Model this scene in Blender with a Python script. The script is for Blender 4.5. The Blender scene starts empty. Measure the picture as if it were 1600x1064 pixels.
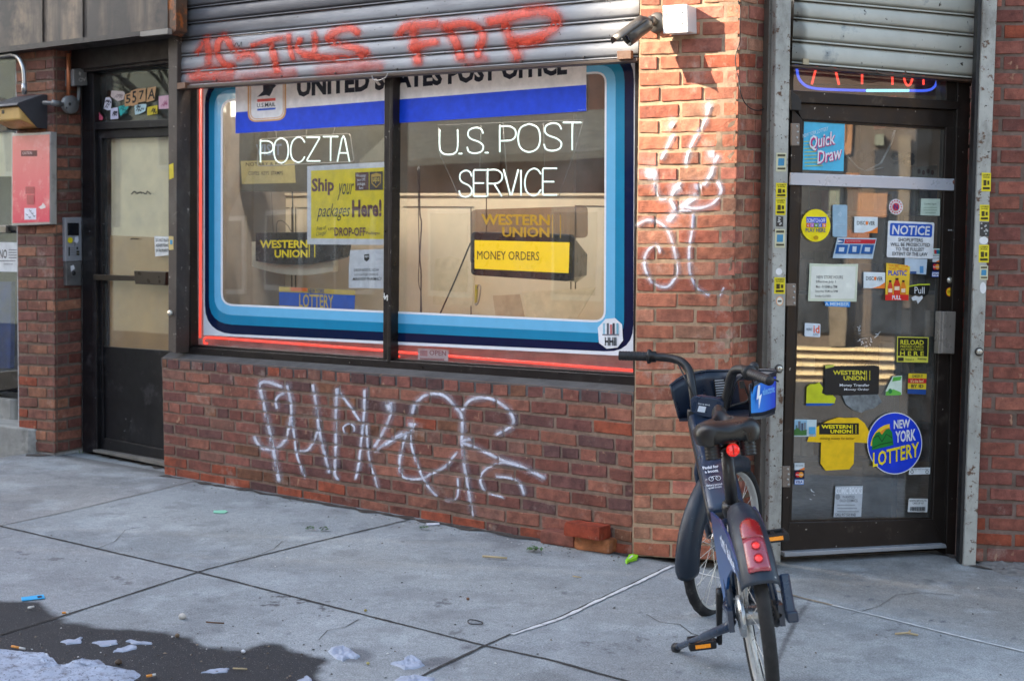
import bpy, bmesh, math, random
import numpy as np
from mathutils import Vector, Matrix, noise as mnoise
random.seed(7)
SC = bpy.context.scene
COL = SC.collection
R_ = math.radians
# ------------------------------------------------------------------ camera, sky, sun, exposure
EYE = Vector((0.0, 0.0, 1.28))
FPX = 2163.0                      # focal length in photograph pixels (1600 wide)
PITCH = math.atan(117.0 / FPX); ROLL = 0.0168
F0 = Vector((0, math.cos(PITCH), -math.sin(PITCH)))
U0 = Vector((0, math.sin(PITCH), math.cos(PITCH)))
X0 = Vector((1, 0, 0))
CR = X0 * math.cos(ROLL) + U0 * math.sin(ROLL)
CU = U0 * math.cos(ROLL) - X0 * math.sin(ROLL)
cam = bpy.data.cameras.new("camera")
cam.sensor_fit = 'HORIZONTAL'; cam.sensor_width = 36.0
cam.lens = 36.0 * FPX / 1600.0
cam.clip_end = 500.0
cam.dof.use_dof = True; cam.dof.focus_distance = 5.5; cam.dof.aperture_fstop = 4.5
camo = bpy.data.objects.new("camera", cam); COL.objects.link(camo)
camo.matrix_world = Matrix(((CR.x, CU.x, -F0.x, EYE.x), (CR.y, CU.y, -F0.y, EYE.y), (CR.z, CU.z, -F0.z, EYE.z), (0, 0, 0, 1)))
SC.camera = camo

SUN_EL = R_(27.0)
SUN_H = Vector((-0.994, 0.104, 0))          # horizontal direction towards the sun
SUN_D = Vector((SUN_H.x * math.cos(SUN_EL), SUN_H.y * math.cos(SUN_EL), math.sin(SUN_EL)))
w = bpy.data.worlds.new("World"); SC.world = w; w.use_nodes = True
nt = w.node_tree
bg = nt.nodes["Background"]; bg.inputs[1].default_value = 0.085
sky = nt.nodes.new("ShaderNodeTexSky"); sky.sky_type = 'NISHITA'; sky.sun_disc = False
sky.sun_elevation = SUN_EL; sky.sun_rotation = math.atan2(SUN_H.x, SUN_H.y)
sky.air_density = 1.0; sky.dust_density = 1.0; sky.ozone_density = 1.0
hs = nt.nodes.new("ShaderNodeHueSaturation"); hs.inputs["Saturation"].default_value = .8; hs.inputs["Hue"].default_value = .49   # thin winter haze
nt.links.new(sky.outputs[0], hs.inputs["Color"]); nt.links.new(hs.outputs[0], bg.inputs[0])
sl = bpy.data.lights.new("sun", 'SUN'); sl.energy = 3.3; sl.angle = R_(0.6); sl.color = (1.0, 0.86, 0.66)
so = bpy.data.objects.new("sun", sl); COL.objects.link(so)
so.rotation_euler = (-SUN_D).to_track_quat('-Z', 'Y').to_euler()
so.location = (0, 0, 20)
vs = SC.view_settings; vs.view_transform = 'Standard'; vs.look = 'None'; vs.gamma = 1.0; vs.exposure = 3.0
try: SC.cycles.max_bounces = 10; SC.cycles.transparent_max_bounces = 24; SC.cycles.caustics_reflective = False; SC.cycles.caustics_refractive = False
except Exception: pass

# ------------------------------------------------------------------ pixels of the photograph -> points on the place's own surfaces
def ray(px, py):
    return (F0 + CR * ((px - 800.0) / FPX) + CU * ((532.0 - py) / FPX))
def at_depth(px, py, y):
    d = ray(px, py); return EYE + d * (y / d.y)
class Pl:
    """a real plane of the place; P() gives the point seen at a photograph pixel, e metres in front of it"""
    def __init__(s, o, n): s.o = Vector(o); s.n = Vector(n).normalized(); s.u = Vector((-s.n.y, s.n.x, 0)).normalized() if abs(s.n.z) < .9 else Vector((1, 0, 0))
    def P(s, px, py, e=0.0):
        d = ray(px, py); t = ((s.o + s.n * e - EYE).dot(s.n)) / d.dot(s.n)
        return EYE + d * t
    def off(s, e): return Pl(s.o + s.n * e, s.n)
TW = R_(36)
UW = Vector((math.cos(TW), -math.sin(TW), 0)); NW = Vector((-math.sin(TW), -math.cos(TW), 0))
W0 = Pl(at_depth(990, 612, 6.17), NW)          # face of the low wall under the window
PIL = W0.off(0.035)                            # pilaster and left pillar stand proud of it
SHUT = W0.off(-0.03)                           # roller shutter curtain
GLZ = W0.off(-0.15)                            # shop window glass
TD = R_(16)
ND = Vector((math.sin(TD), -math.cos(TD), 0))
DOOR = Pl(at_depth(1240, 450, 6.08), ND)       # face of the entrance door leaf
POLE = DOOR.off(0.10)
TR = R_(5)
NR = Vector((-math.sin(TR), -math.cos(TR), 0))
RW = Pl(at_depth(1560, 450, 6.09), NR)         # brick wall right of the door
RPOLE = RW.off(0.035)
D557 = PIL.off(-0.21)                          # residential door plane
FASC = W0.off(0.10)
g1 = W0.P(990, 867); g2 = W0.P(255, 740)
gn = (g1 - g2).cross(NW + Vector((0, 0, -0.02))); gn = gn if gn.z > 0 else -gn
GR = Pl(g1, gn)                                # sidewalk
def gz(x, y):
    return GR.o.z - (GR.n.x * (x - GR.o.x) + GR.n.y * (y - GR.o.y)) / GR.n.z

# ------------------------------------------------------------------ colours and materials
def lin(v): v /= 255.0; return v / 12.92 if v <= 0.04045 else ((v + 0.055) / 1.055) ** 2.4
def C(r, g=None, b=None):
    if isinstance(r, str): r, g, b = int(r[0:2], 16), int(r[2:4], 16), int(r[4:6], 16)
    return (lin(r), lin(g), lin(b), 1.0)
class NT:
    def __init__(s, name):
        s.m = bpy.data.materials.new(name); s.m.use_nodes = True; s.t = s.m.node_tree; s.b = s.t.nodes["Principled BSDF"]; s._tc = None
    def n(s, kind, **kw):
        x = s.t.nodes.new("ShaderNode" + kind)
        for k, v in kw.items(): setattr(x, k, v)
        return x
    def l(s, a, b): s.t.links.new(a, b)
    def tc(s):
        if not s._tc: s._tc = s.n("TexCoord")
        return s._tc.outputs["Object"]
    def noise(s, scale, detail=4, rough=.55, stretch=None):
        x = s.n("TexNoise"); x.inputs["Scale"].default_value = scale; x.inputs["Detail"].default_value = detail; x.inputs["Roughness"].default_value = rough
        src = s.tc()
        if stretch:
            mp = s.n("Mapping"); mp.inputs["Scale"].default_value = stretch; s.l(src, mp.inputs[0]); src = mp.outputs[0]
        s.l(src, x.inputs["Vector"]); return x.outputs["Fac"]
    def ramp(s, src, a, b, ca=(0, 0, 0, 1), cb=(1, 1, 1, 1)):
        x = s.n("ValToRGB"); e = x.color_ramp.elements; e[0].position = a; e[1].position = b; e[0].color = ca; e[1].color = cb
        s.l(src, x.inputs[0]); return x.outputs[0]
    def mix(s, fac, a, b, mode='MIX'):
        x = s.n("Mix", data_type='RGBA', blend_type=mode)
        for v, i in ((fac, 0), (a, 6), (b, 7)):
            if hasattr(v, "is_linked") or hasattr(v, "links"): s.l(v, x.inputs[i])
            else: x.inputs[i].default_value = v
        return x.outputs[2]
    def bump(s, src, strength, dist):
        x = s.n("Bump"); x.inputs["Strength"].default_value = strength; x.inputs["Distance"].default_value = dist
        s.l(src, x.inputs["Height"]); s.l(x.outputs[0], s.b.inputs["Normal"])
    def attr(s, name="Col"):
        x = s.n("Attribute"); x.attribute_name = name; return x.outputs
MATS = {}
def mat(name, col=None, rough=.5, metal=0.0, var=.12, vs_=9.0, dirt=None, dirt_scale=5.0, dirt_amt=(.55, .75), bump=0.0, bs=60, spec=.5, stretch=None, emit=None, es=0.0, coat=0.0, speck=None, speck_lim=(.66,.70), speck_scale=60):
    """worn painted / printed / cast surface: col=None takes the colour attribute of the mesh"""
    if name in MATS: return MATS[name]
    k = NT(name); b = k.b
    base = k.attr()["Color"] if col is None else col
    n1 = k.noise(vs_, 5, .6, stretch)
    if var:
        lo = (1 - var, 1 - var, 1 - var, 1); hi = (1 + var * .6, 1 + var * .6, 1 + var * .6, 1)
        base = k.mix(1.0, base, k.ramp(n1, .3, .7, lo, hi), 'MULTIPLY')
    if dirt:
        base = k.mix(k.ramp(k.noise(dirt_scale, 8, .68, stretch), dirt_amt[0], dirt_amt[1]), base, dirt)
    if speck:
        base = k.mix(k.ramp(k.noise(speck_scale, 3, .5), speck_lim[0], speck_lim[1]), base, speck)
    if hasattr(base, "links"): k.l(base, b.inputs["Base Color"])
    else: b.inputs["Base Color"].default_value = base
    if rough:
        rr = k.ramp(k.noise(vs_ * 2.3, 4), .3, .7, (max(rough - .12, .03),) * 3 + (1,), (min(rough + .12, 1),) * 3 + (1,))
        k.l(rr, b.inputs["Roughness"])
    b.inputs["Metallic"].default_value = metal; b.inputs["Specular IOR Level"].default_value = spec
    b.inputs["Coat Weight"].default_value = coat
    if bump: k.bump(k.noise(bs, 6, .65), .6, bump)
    if emit: b.inputs["Emission Color"].default_value = emit; b.inputs["Emission Strength"].default_value = es
    MATS[name] = k.m; return k.m
def mat_glow(name, col, strength, body=(.8, .8, .8, 1)):
    if name in MATS: return MATS[name]
    k = NT(name); k.b.inputs["Base Color"].default_value = body; k.b.inputs["Roughness"].default_value = .25
    k.b.inputs["Emission Color"].default_value = col; k.b.inputs["Emission Strength"].default_value = strength
    MATS[name] = k.m; return k.m
def mat_glass(name, tint=(.982, .99, .985, 1), boost=1.5, dust=.03, dcol=(.6, .6, .58, 1)):
    if name in MATS: return MATS[name]
    k = NT(name); k.t.nodes.remove(k.b); out = k.t.nodes["Material Output"]
    tr = k.n("BsdfTransparent"); tr.inputs[0].default_value = tint
    gl = k.n("BsdfGlossy"); gl.inputs["Roughness"].default_value = 0.0; gl.inputs["Color"].default_value = (1, 1, 1, 1)
    lw = k.n("LayerWeight"); lw.inputs[0].default_value = .5
    pw = k.n("Math", operation='POWER'); pw.inputs[1].default_value = 5.0; k.l(lw.outputs["Facing"], pw.inputs[0])
    fr = k.n("Math", operation='MULTIPLY_ADD'); fr.inputs[1].default_value = .96; fr.inputs[2].default_value = .04; k.l(pw.outputs[0], fr.inputs[0])
    bp = k.n("Bump"); bp.inputs["Strength"].default_value = .02; bp.inputs["Distance"].default_value = .02; k.l(k.noise(2.2, 1), bp.inputs["Height"]); k.l(bp.outputs[0], gl.inputs["Normal"])
    mu = k.n("Math", operation='MULTIPLY', use_clamp=True); mu.inputs[1].default_value = boost; k.l(fr.outputs[0], mu.inputs[0])
    m1 = k.n("MixShader"); k.l(mu.outputs[0], m1.inputs[0]); k.l(tr.outputs[0], m1.inputs[1]); k.l(gl.outputs[0], m1.inputs[2])
    df = k.n("BsdfDiffuse"); df.inputs[0].default_value = dcol
    m2 = k.n("MixShader"); k.l(k.ramp(k.noise(3.0, 8, .7), .45, .8, (dust * .25,) * 3 + (1,), (dust * 3,) * 3 + (1,)), m2.inputs[0])
    k.l(m1.outputs[0], m2.inputs[1]); k.l(df.outputs[0], m2.inputs[2]); k.l(m2.outputs[0], out.inputs[0])
    MATS[name] = k.m; return k.m
def mat_paint(name, col, rough=.6):
    """spray paint: the alpha of the colour attribute fades the edge of a stroke"""
    if name in MATS: return MATS[name]
    k = NT(name); out = k.t.nodes["Material Output"]
    k.b.inputs["Base Color"].default_value = col; k.b.inputs["Roughness"].default_value = rough
    tr = k.n("BsdfTransparent"); mx = k.n("MixShader")
    a = k.attr()["Alpha"]; ng = k.ramp(k.noise(60, 4, .7), .22, .6, (.6, .6, .6, 1), (1.2, 1.2, 1.2, 1))
    mu = k.n("Math", operation='MULTIPLY', use_clamp=True); k.l(a, mu.inputs[0]); k.l(ng, mu.inputs[1])
    k.l(mu.outputs[0], mx.inputs[0]); k.l(tr.outputs[0], mx.inputs[1]); k.l(k.b.outputs[0], mx.inputs[2]); k.l(mx.outputs[0], out.inputs[0])
    MATS[name] = k.m; return k.m
def mat_brick(name):
    if name in MATS: return MATS[name]
    k = NT(name); b = k.b
    col = k.attr()["Color"]
    c1 = k.mix(1.0, col, k.ramp(k.noise(22, 6, .65), .28, .72, (.56, .55, .56, 1), (1.36, 1.28, 1.22, 1)), 'MULTIPLY')
    st = k.ramp(k.noise(24, 3, .5, (1.4, 1.4, .9)), .64, .70)      # pale kiln patches
    c2 = k.mix(k.mix(1.0, st, k.ramp(k.noise(6, 2), .52, .62, (0, 0, 0, 1), (.6, .6, .6, 1)), 'MULTIPLY'), c1, C(186, 148, 118))
    c3 = k.mix(k.ramp(k.noise(5, 9, .75), .57, .72, (0, 0, 0, 1), (.55, .55, .55, 1)), c2, C(190, 172, 158))   # lime bloom
    c4 = k.mix(k.ramp(k.noise(160, 3, .6), .66, .73, (0, 0, 0, 1), (.8, .8, .8, 1)), c3, C(70, 44, 36))     # pits
    c5 = k.mix(k.ramp(k.noise(3.3, 9, .78), .52, .70, (0, 0, 0, 1), (.72, .72, .72, 1)), c4, C(84, 58, 52))     # soot
    k.l(c5, b.inputs["Base Color"]); b.inputs["Roughness"].default_value = .85; b.inputs["Specular IOR Level"].default_value = .25
    k.bump(k.noise(110, 9, .78), .9, .005)
    MATS[name] = k.m; return k.m
def mat_rust(name, col, rustc=None, amt=(.58, .66), scale=14, rough=.5):
    """old painted steel: chips, rust and grime"""
    if name in MATS: return MATS[name]
    k = NT(name); b = k.b
    base = k.mix(1.0, col, k.ramp(k.noise(6, 6, .7), .3, .7, (.72, .72, .72, 1), (1.15, 1.15, 1.15, 1)), 'MULTIPLY')
    gr = k.ramp(k.noise(3.2, 8, .75, (1, 1, .5)), .50, .70)
    base = k.mix(gr, base, C(96, 90, 82))
    ch = k.ramp(k.noise(scale * 2.4, 7, .72), amt[0], amt[1])
    base = k.mix(ch, base, rustc or C(74, 50, 36))
    sp = k.ramp(k.noise(70, 2, .5), .70, .73); base = k.mix(sp, base, C(52, 38, 30))
    k.l(base, b.inputs["Base Color"]); b.inputs["Roughness"].default_value = rough
    k.bump(k.noise(scale * 2.4, 7, .72), .5, .003)
    MATS[name] = k.m; return k.m

# ------------------------------------------------------------------ mesh helpers
class MB:
    def __init__(s): s.v = []; s.f = []; s.c = []; s.sm = []
    def add(s, verts, faces, col=None, smooth=False):
        o = len(s.v); s.v += [tuple(p) for p in verts]
        for f in faces: s.f.append(tuple(i + o for i in f)); s.sm.append(smooth)
        if isinstance(col, list): s.c += col
        else: s.c += [col or (.5, .5, .5, 1)] * len(verts)
        return s
    def box(s, c, sx, sy, sz, M=None, col=None):
        vs_ = [Vector((x * sx / 2, y * sy / 2, z * sz / 2)) for x in (-1, 1) for y in (-1, 1) for z in (-1, 1)]
        vs_ = [(M @ p if M else p) + Vector(c) for p in vs_]
        return s.add(vs_, [(0, 1, 3, 2), (4, 6, 7, 5), (0, 4, 5, 1), (2, 3, 7, 6), (0, 2, 6, 4), (1, 5, 7, 3)], col)
    def hexa(s, a, b, col=None):
        """two quads a (front) and b (back)"""
        return s.add(list(a) + list(b), [(0, 1, 2, 3), (7, 6, 5, 4), (0, 4, 5, 1), (1, 5, 6, 2), (2, 6, 7, 3), (3, 7, 4, 0)], col)
    def tube(s, path, r, seg=10, col=None, cap=True, closed=False, flat=None):
        path = [Vector(p) for p in path]; n = len(path)
        rs = r if isinstance(r, (list, tuple)) else [r] * n
        vv = []; prev = None
        for i, p in enumerate(path):
            if closed: t = path[(i + 1) % n] - path[i - 1]
            else: t = path[min(i + 1, n - 1)] - path[max(i - 1, 0)]
            t.normalize()
            if prev is None:
                a = Vector((0, 0, 1)) if abs(t.z) < .9 else Vector((1, 0, 0)); prev = t.cross(a).normalized()
            nx = (prev - t * prev.dot(t)); nx = nx.normalized() if nx.length > 1e-6 else t.orthogonal().normalized(); prev = nx; ny = t.cross(nx)
            for k in range(seg):
                a = 2 * math.pi * k / seg; q = nx * math.cos(a) * rs[i] + ny * math.sin(a) * rs[i]
                if flat: q = nx * math.cos(a) * rs[i] * flat[0] + ny * math.sin(a) * rs[i] * flat[1]
                vv.append(p + q)
        ff = []
        m = n if closed else n - 1
        for i in range(m):
            j = (i + 1) % n
            for k in range(seg): ff.append((i * seg + k, i * seg + (k + 1) % seg, j * seg + (k + 1) % seg, j * seg + k))
        if cap and not closed: ff.append(tuple(range(seg - 1, -1, -1))); ff.append(tuple((n - 1) * seg + k for k in range(seg)))
        return s.add(vv, ff, col, True)
    def lathe(s, prof, c, axis, seg=24, col=None, a0=0, a1=2 * math.pi):
        """profile (radius, along) turned about axis"""
        ax = Vector(axis).normalized(); e1 = ax.orthogonal().normalized(); e2 = ax.cross(e1); full = abs(a1 - a0 - 2 * math.pi) < 1e-6
        k = seg if full else seg + 1; vv = []
        for i in range(k):
            a = a0 + (a1 - a0) * i / seg; d = e1 * math.cos(a) + e2 * math.sin(a)
            for r, h in prof: vv.append(Vector(c) + d * r + ax * h)
        m = len(prof); ff = []
        for i in range(seg):
            j = (i + 1) % k
            for q in range(m - 1): ff.append((i * m + q, j * m + q, j * m + q + 1, i * m + q + 1))
        return s.add(vv, ff, col, True)
    def grid(s, P, nu, nv, col=None, smooth=True, flip=False):
        """P(i,j) on an nu x nv lattice"""
        vv = [P(i, j) for j in range(nv) for i in range(nu)]
        ff = [(j * nu + i, j * nu + i + 1, (j + 1) * nu + i + 1, (j + 1) * nu + i) for j in range(nv - 1) for i in range(nu - 1)]
        if flip: ff = [f[::-1] for f in ff]
        return s.add(vv, ff, col, smooth)
    def build(s, name, m, parent=None, bevel=0.0, smooth=None, solid=0.0, subd=0):
        me = bpy.data.meshes.new(name); me.from_pydata(s.v, [], s.f)
        if s.c:
            a = me.color_attributes.new("Col", 'FLOAT_COLOR', 'POINT'); a.data.foreach_set("color", np.array(s.c, dtype=np.float32).ravel())
        me.polygons.foreach_set("use_smooth", s.sm if smooth is None else [smooth] * len(s.f))
        me.materials.append(m); me.validate(); me.update()
        o = bpy.data.objects.new(name, me); COL.objects.link(o)
        if parent: o.parent = parent
        if solid:
            d = o.modifiers.new("solid", 'SOLIDIFY'); d.thickness = solid; d.offset = 0
        if subd:
            d = o.modifiers.new("sub", 'SUBSURF'); d.levels = subd; d.render_levels = subd
        if bevel:
            d = o.modifiers.new("bevel", 'BEVEL'); d.width = bevel; d.segments = 2; d.limit_method = 'ANGLE'; d.angle_limit = R_(35)
        return o
def tag(o, label=None, cat=None, group=None, kind=None):
    if label: o["label"] = label
    if cat: o["category"] = cat
    if group: o["group"] = group
    if kind: o["kind"] = kind
    return o
def thing(name, label, cat, loc=(0, 0, 0), group=None, rot=(0, 0, 0)):
    o = bpy.data.objects.new(name, None); COL.objects.link(o); o.location = loc; o.rotation_euler = rot; o.empty_display_size = .1
    return tag(o, label, cat, group)
def slab(mb, pl, pts, e, th, col=None):
    """outline seen at pixels pts (clockwise) on plane pl, front face e proud, th thick"""
    a = [pl.P(x, y, e) for x, y in pts]; n = len(a); b = [p - pl.n * th for p in a]
    f = [tuple(range(n - 1, -1, -1)), tuple(range(n, 2 * n))] + [(i, (i + 1) % n, n + (i + 1) % n, n + i) for i in range(n)]
    mb.add(a + b, f, col); return mb
def bar(mb, pl, x0, y0, x1, y1, e, th, col=None): return slab(mb, pl, [(x0, y0), (x1, y0), (x1, y1), (x0, y1)], e, th, col)
def bez(pts, n=8, closed=False):
    """Catmull-Rom through points of any dimension"""
    P = [np.array(p, float) for p in pts]; m = len(P); out = []
    for i in range(m if closed else m - 1):
        g = lambda k: P[k % m] if closed else P[min(max(k, 0), m - 1)]
        a, b, c, d = g(i - 1), g(i), g(i + 1), g(i + 2)
        for t in np.linspace(0, 1, n, endpoint=False):
            out.append(.5 * ((2 * b) + (-a + c) * t + (2 * a - 5 * b + 4 * c - d) * t * t + (-a + 3 * b - 3 * c + d) * t ** 3))
    if not closed: out.append(P[-1])
    return [tuple(p) for p in out]
def rrect(x0, y0, x1, y1, r, n=5, dy=0.0):
    """rounded rectangle outline in pixels, clockwise; dy = drop of its right side"""
    o = []
    for cx, cy, a in ((x1 - r, y0 + r, -90), (x1 - r, y1 - r, 0), (x0 + r, y1 - r, 90), (x0 + r, y0 + r, 180)):
        for i in range(n + 1):
            t = R_(a + 90.0 * i / n); o.append((cx + r * math.cos(t), cy + r * math.sin(t)))
    return [(x, y + dy * (x - x0) / (x1 - x0)) for x, y in o]
def disc(cx, cy, rx, ry=None, n=28, rot=0):
    ry = ry or rx; return [(cx + rx * math.cos(2 * math.pi * i / n + rot), cy + ry * math.sin(2 * math.pi * i / n + rot)) for i in range(n)]

_fonts = {}
def glyphs(txt, bold=0.0, shear=0.0, space=1.0):
    """lettering of the built-in font as a flat mesh in the unit box"""
    key = (txt, bold, shear, space)
    if key in _fonts: return _fonts[key]
    cu = bpy.data.curves.new("t", 'FONT'); cu.body = txt; cu.offset = bold; cu.shear = shear; cu.space_character = space; cu.resolution_u = 2; cu.space_line = .95
    cu.align_x = 'CENTER' if "\n" in txt else 'LEFT'
    o = bpy.data.objects.new("t", cu); COL.objects.link(o)
    dg = bpy.context.evaluated_depsgraph_get(); me = o.evaluated_get(dg).to_mesh()
    V = np.array([v.co[:2] for v in me.vertices]); F = [tuple(p.vertices) for p in me.polygons]
    o.evaluated_get(dg).to_mesh_clear(); bpy.data.objects.remove(o); bpy.data.curves.remove(cu)
    lo = V.min(0); hi = V.max(0); V = (V - lo) / np.maximum(hi - lo, 1e-6)
    _fonts[key] = (V, F); return _fonts[key]
PRINT = None
class Flat:
    """a printed / flat thing on a plane of the place, drawn from pixel outlines; every layer lies a little above the one below"""
    STEP = .0005
    def __init__(s, name, label, cat, pl, e=.0015, group=None, m=None, th=0.0, parent=None):
        s.name, s.label, s.cat, s.pl, s.e, s.group, s.parts, s.k, s.m, s.th, s.parent = name, label, cat, pl, e, group, {}, 0, m, th, parent
    def _mb(s, part): return s.parts.setdefault(part, MB())
    def poly(s, col, pts, part="base"):
        if part == "base" and s.th and s.k == 0:
            slab(s._mb(part), s.pl, pts, s.e, s.th, col); s.k += 1; return s
        v = [s.pl.P(x, y, s.e + s.k * s.STEP) for x, y in pts]; s._mb(part).add(v, [tuple(range(len(v) - 1, -1, -1))], col); s.k += 1; return s
    def rect(s, col, x0, y0, x1, y1, part="base", dy=0.0): return s.poly(col, [(x0, y0), (x1, y0 + dy), (x1, y1 + dy), (x0, y1)], part)
    def text(s, col, txt, x0, y0, x1, y1, dy=0.0, bold=.0, shear=0.0, part="lettering", rot=None, space=1.0, skew=0.0):
        V, F = glyphs(txt, bold, shear, space); pp = []
        for u, v in V:
            x = x0 + (x1 - x0) * u + skew * v; y = y1 + (y0 - y1) * v + dy * u
            pp.append(s.pl.P(x, y, s.e + s.k * s.STEP))
        s._mb(part).add(pp, F, col); s.k += 1; return s
    def line(s, col, pts, wd, part="base"):
        for (ax, ay), (bx, by) in zip(pts, pts[1:]):
            d = math.hypot(bx - ax, by - ay) or 1; nx, ny = -(by - ay) / d * wd / 2, (bx - ax) / d * wd / 2
            v = [s.pl.P(x, y, s.e + s.k * s.STEP) for x, y in ((ax + nx, ay + ny), (ax - nx, ay - ny), (bx - nx, by - ny), (bx + nx, by + ny))]
            s._mb(part).add(v, [(0, 1, 2, 3)], col)
        s.k += 1; return s
    def done(s):
        m = s.m or PRINT
        root = s.parts["base"].build(s.name, m, s.parent)
        if s.label: tag(root, s.label, s.cat, s.group)
        for k, mb in s.parts.items():
            if k != "base": mb.build(k, m, root)
        return root
PRINT = mat("printed_film", None, rough=.42, var=.15, vs_=20, spec=.35, dirt=C(120, 116, 108), dirt_amt=(.66, .86), dirt_scale=24)
GLAZE = mat_glass("window_glass", boost=2.2, dust=.03)
# ------------------------------------------------------------------ bricks
class Bricks:
    """a wall face laid course by course; corners are world points, n points out of the wall"""
    def __init__(s, TL, TR, BR, BL, n, rows, palette, seed=1, L=.205, heads=(), gap=.0125, start=0, orange=(), odd=.0, mcol=C(128, 108, 92), th=.1, worn=1.0, wl=False, wr=False, first=None):
        s.q = [Vector(p) for p in (TL, TR, BR, BL)]; s.n = Vector(n).normalized(); s.rows = rows; s.rects = [[] for _ in range(rows)]
        s.W = ((s.q[1] - s.q[0]).length + (s.q[2] - s.q[3]).length) / 2; s.H = ((s.q[3] - s.q[0]).length + (s.q[2] - s.q[1]).length) / 2
        rnd = random.Random(seed); mb = MB(); mo = MB(); rh = s.H / rows; s.rh = rh; s.last = {}
        for r in range(rows):
            head = r in heads; bl = (L / 2 if head else L) + 0; x = -bl * (0.5 if (r + start) % 2 else 0.0)
            if head and start == 0: x = -bl * .3 * (r % 2)
            while x < s.W - .012:
                b = bl * (1 + rnd.uniform(-.035, .035)); x0 = max(x, 0.0); x1 = min(x + b, s.W)
                if s.W - x1 < .03: x1 = s.W; b = x1 - x
                if x1 - x0 > .022:
                    col = list(rnd.choice(palette)); f = rnd.uniform(.82, 1.16)
                    if r in orange and rnd.random() < (.6 if r == rows - 1 else .12) or rnd.random() < odd: col = list(C(158, 84, 62)); f = rnd.uniform(.8, 1.0)
                    wav = .0022 * mnoise.noise(Vector((x0 * 2.3, r * .7, seed))); cc_ = (col[0] * f, col[1] * f, col[2] * f, 1)
                    if first and x0 <= 0 and r in first: cc_ = first[r]
                    s.last[r] = cc_; s.el = wl and x0 <= 0; s.er = wr and x1 >= s.W - 1e-6
                    s._brick(mb, x0 if s.el else x0 + gap / 2 * rnd.uniform(.7, 1.3), x1 if s.er else x1 - gap / 2 * rnd.uniform(.7, 1.3), r * rh + gap / 2 * rnd.uniform(.5, 1.5) + wav, (r + 1) * rh - gap / 2 * rnd.uniform(.5, 1.5) + wav, cc_, rnd, worn)
                    s.rects[r].append((x0 + gap / 2, x1 - gap / 2))
                x += b
        nu, nv = max(int(s.W / .03), 2), max(int(s.H / .022), 3)
        def mp(i, j):
            p = s.S(s.W * i / (nu - 1), s.H * j / (nv - 1)); return p - s.n * (.0052 - .0025 * mnoise.noise(p * 22) - .002 * mnoise.noise(p * 70))
        mo.grid(mp, nu, nv, mcol, flip=True)
        s.mb, s.mo = mb, mo
        e = [p - s.n * .0085 for p in s.q]; bk = [p - s.n * th for p in s.q]; mo.hexa(e, bk, mcol)
    def S(s, u, v):
        a = u / s.W; b = v / s.H; return (s.q[0] * (1 - a) + s.q[1] * a) * (1 - b) + (s.q[3] * (1 - a) + s.q[2] * a) * b
    def _brick(s, mb, x0, x1, y0, y1, col, rnd, worn):
        d0 = rnd.uniform(-.0022, .0018) * (0 if (s.el or s.er) else 1); n = max(3, int((x1 - x0) / .035)); fx = [0, .02] + [(i + 1) / (n + 1) for i in range(n)] + [.98, 1]; fy = [0, .07, .5, .93, 1]
        sk = rnd.uniform(-.0028, .0028); chip = (rnd.choice((0, 1)), rnd.choice((0, 1)), rnd.uniform(.004, .011)) if rnd.random() < .3 * worn else None
        def P(i, j):
            a, b = fx[i], fy[j]; ed = ((i == 0 and not s.el) or (i == len(fx) - 1 and not s.er)) + (j in (0, 4)); p = s.S(x0 + (x1 - x0) * a, y0 + (y1 - y0) * b + sk * (a - .5) * 2)
            w = mnoise.noise(p * 31); w2 = mnoise.noise(p * 90)
            pull = (.0016 + .003 * max(w, -.2)) * worn if ed else 0
            cx, cy = (x0 + x1) / 2, (y0 + y1) / 2
            if ed:
                k = (.0012 + .0022 * abs(w)) * worn * ed
                u = x0 + (x1 - x0) * a; v = y0 + (y1 - y0) * b + sk * (a - .5) * 2
                if chip and i == (len(fx) - 1) * chip[0] and j == 4 * chip[1]: k += chip[2]
                if i == 0 and not s.el: u += k
                if i == len(fx) - 1 and not s.er: u -= k
                if j == 0: v += k
                if j == 4: v -= k
                p = s.S(u, v)
            return p + s.n * (d0 - pull + .0016 * w + .0011 * w2)
        nu, nv = len(fx), 5; o = len(mb.v)
        mb.grid(P, nu, nv, col, smooth=False, flip=True)
        ring = [i for i in range(nu)] + [j * nu + nu - 1 for j in range(1, nv)] + [(nv - 1) * nu + i for i in range(nu - 2, -1, -1)] + [j * nu for j in range(nv - 2, 0, -1)]
        k = len(ring); bk = len(mb.v)
        for q in ring: mb.v.append(tuple(Vector(mb.v[o + q]) - s.n * .014)); mb.c.append(col)
        for a in range(k): b = (a + 1) % k; mb.f.append((o + ring[a], o + ring[b], bk + b, bk + a)); mb.sm.append(False)
    def relief(s, p):
        """how far the wall's own surface lies in front of its plane at p: on a brick or in a joint"""
        a = b = .5
        for _ in range(5):
            q = s.S(a * s.W, b * s.H); du = s.S(min(a + .01, 1.01) * s.W, b * s.H) - q; dv = s.S(a * s.W, (b + .01) * s.H) - q; d = p - q
            m11, m12, m22 = du.dot(du), du.dot(dv), dv.dot(dv); r1, r2 = d.dot(du), d.dot(dv); det = m11 * m22 - m12 * m12
            a += .01 * (r1 * m22 - r2 * m12) / det; b += .01 * (m11 * r2 - m12 * r1) / det
        u, v = a * s.W, b * s.H; r = int(v / s.rh)
        if not 0 <= r < s.rows: return 0
        t = v - r * s.rh
        if t < .006 or t > s.rh - .006: return -.0042
        for x0, x1 in s.rects[r]:
            if x0 + .001 <= u <= x1 - .001: return .002
        return -.0042
    def build(s, name, parent, group=None):
        o = s.mb.build(name, mat_brick("brick_face"), parent); s.mo.build("mortar", MORTAR, o); return o
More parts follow.
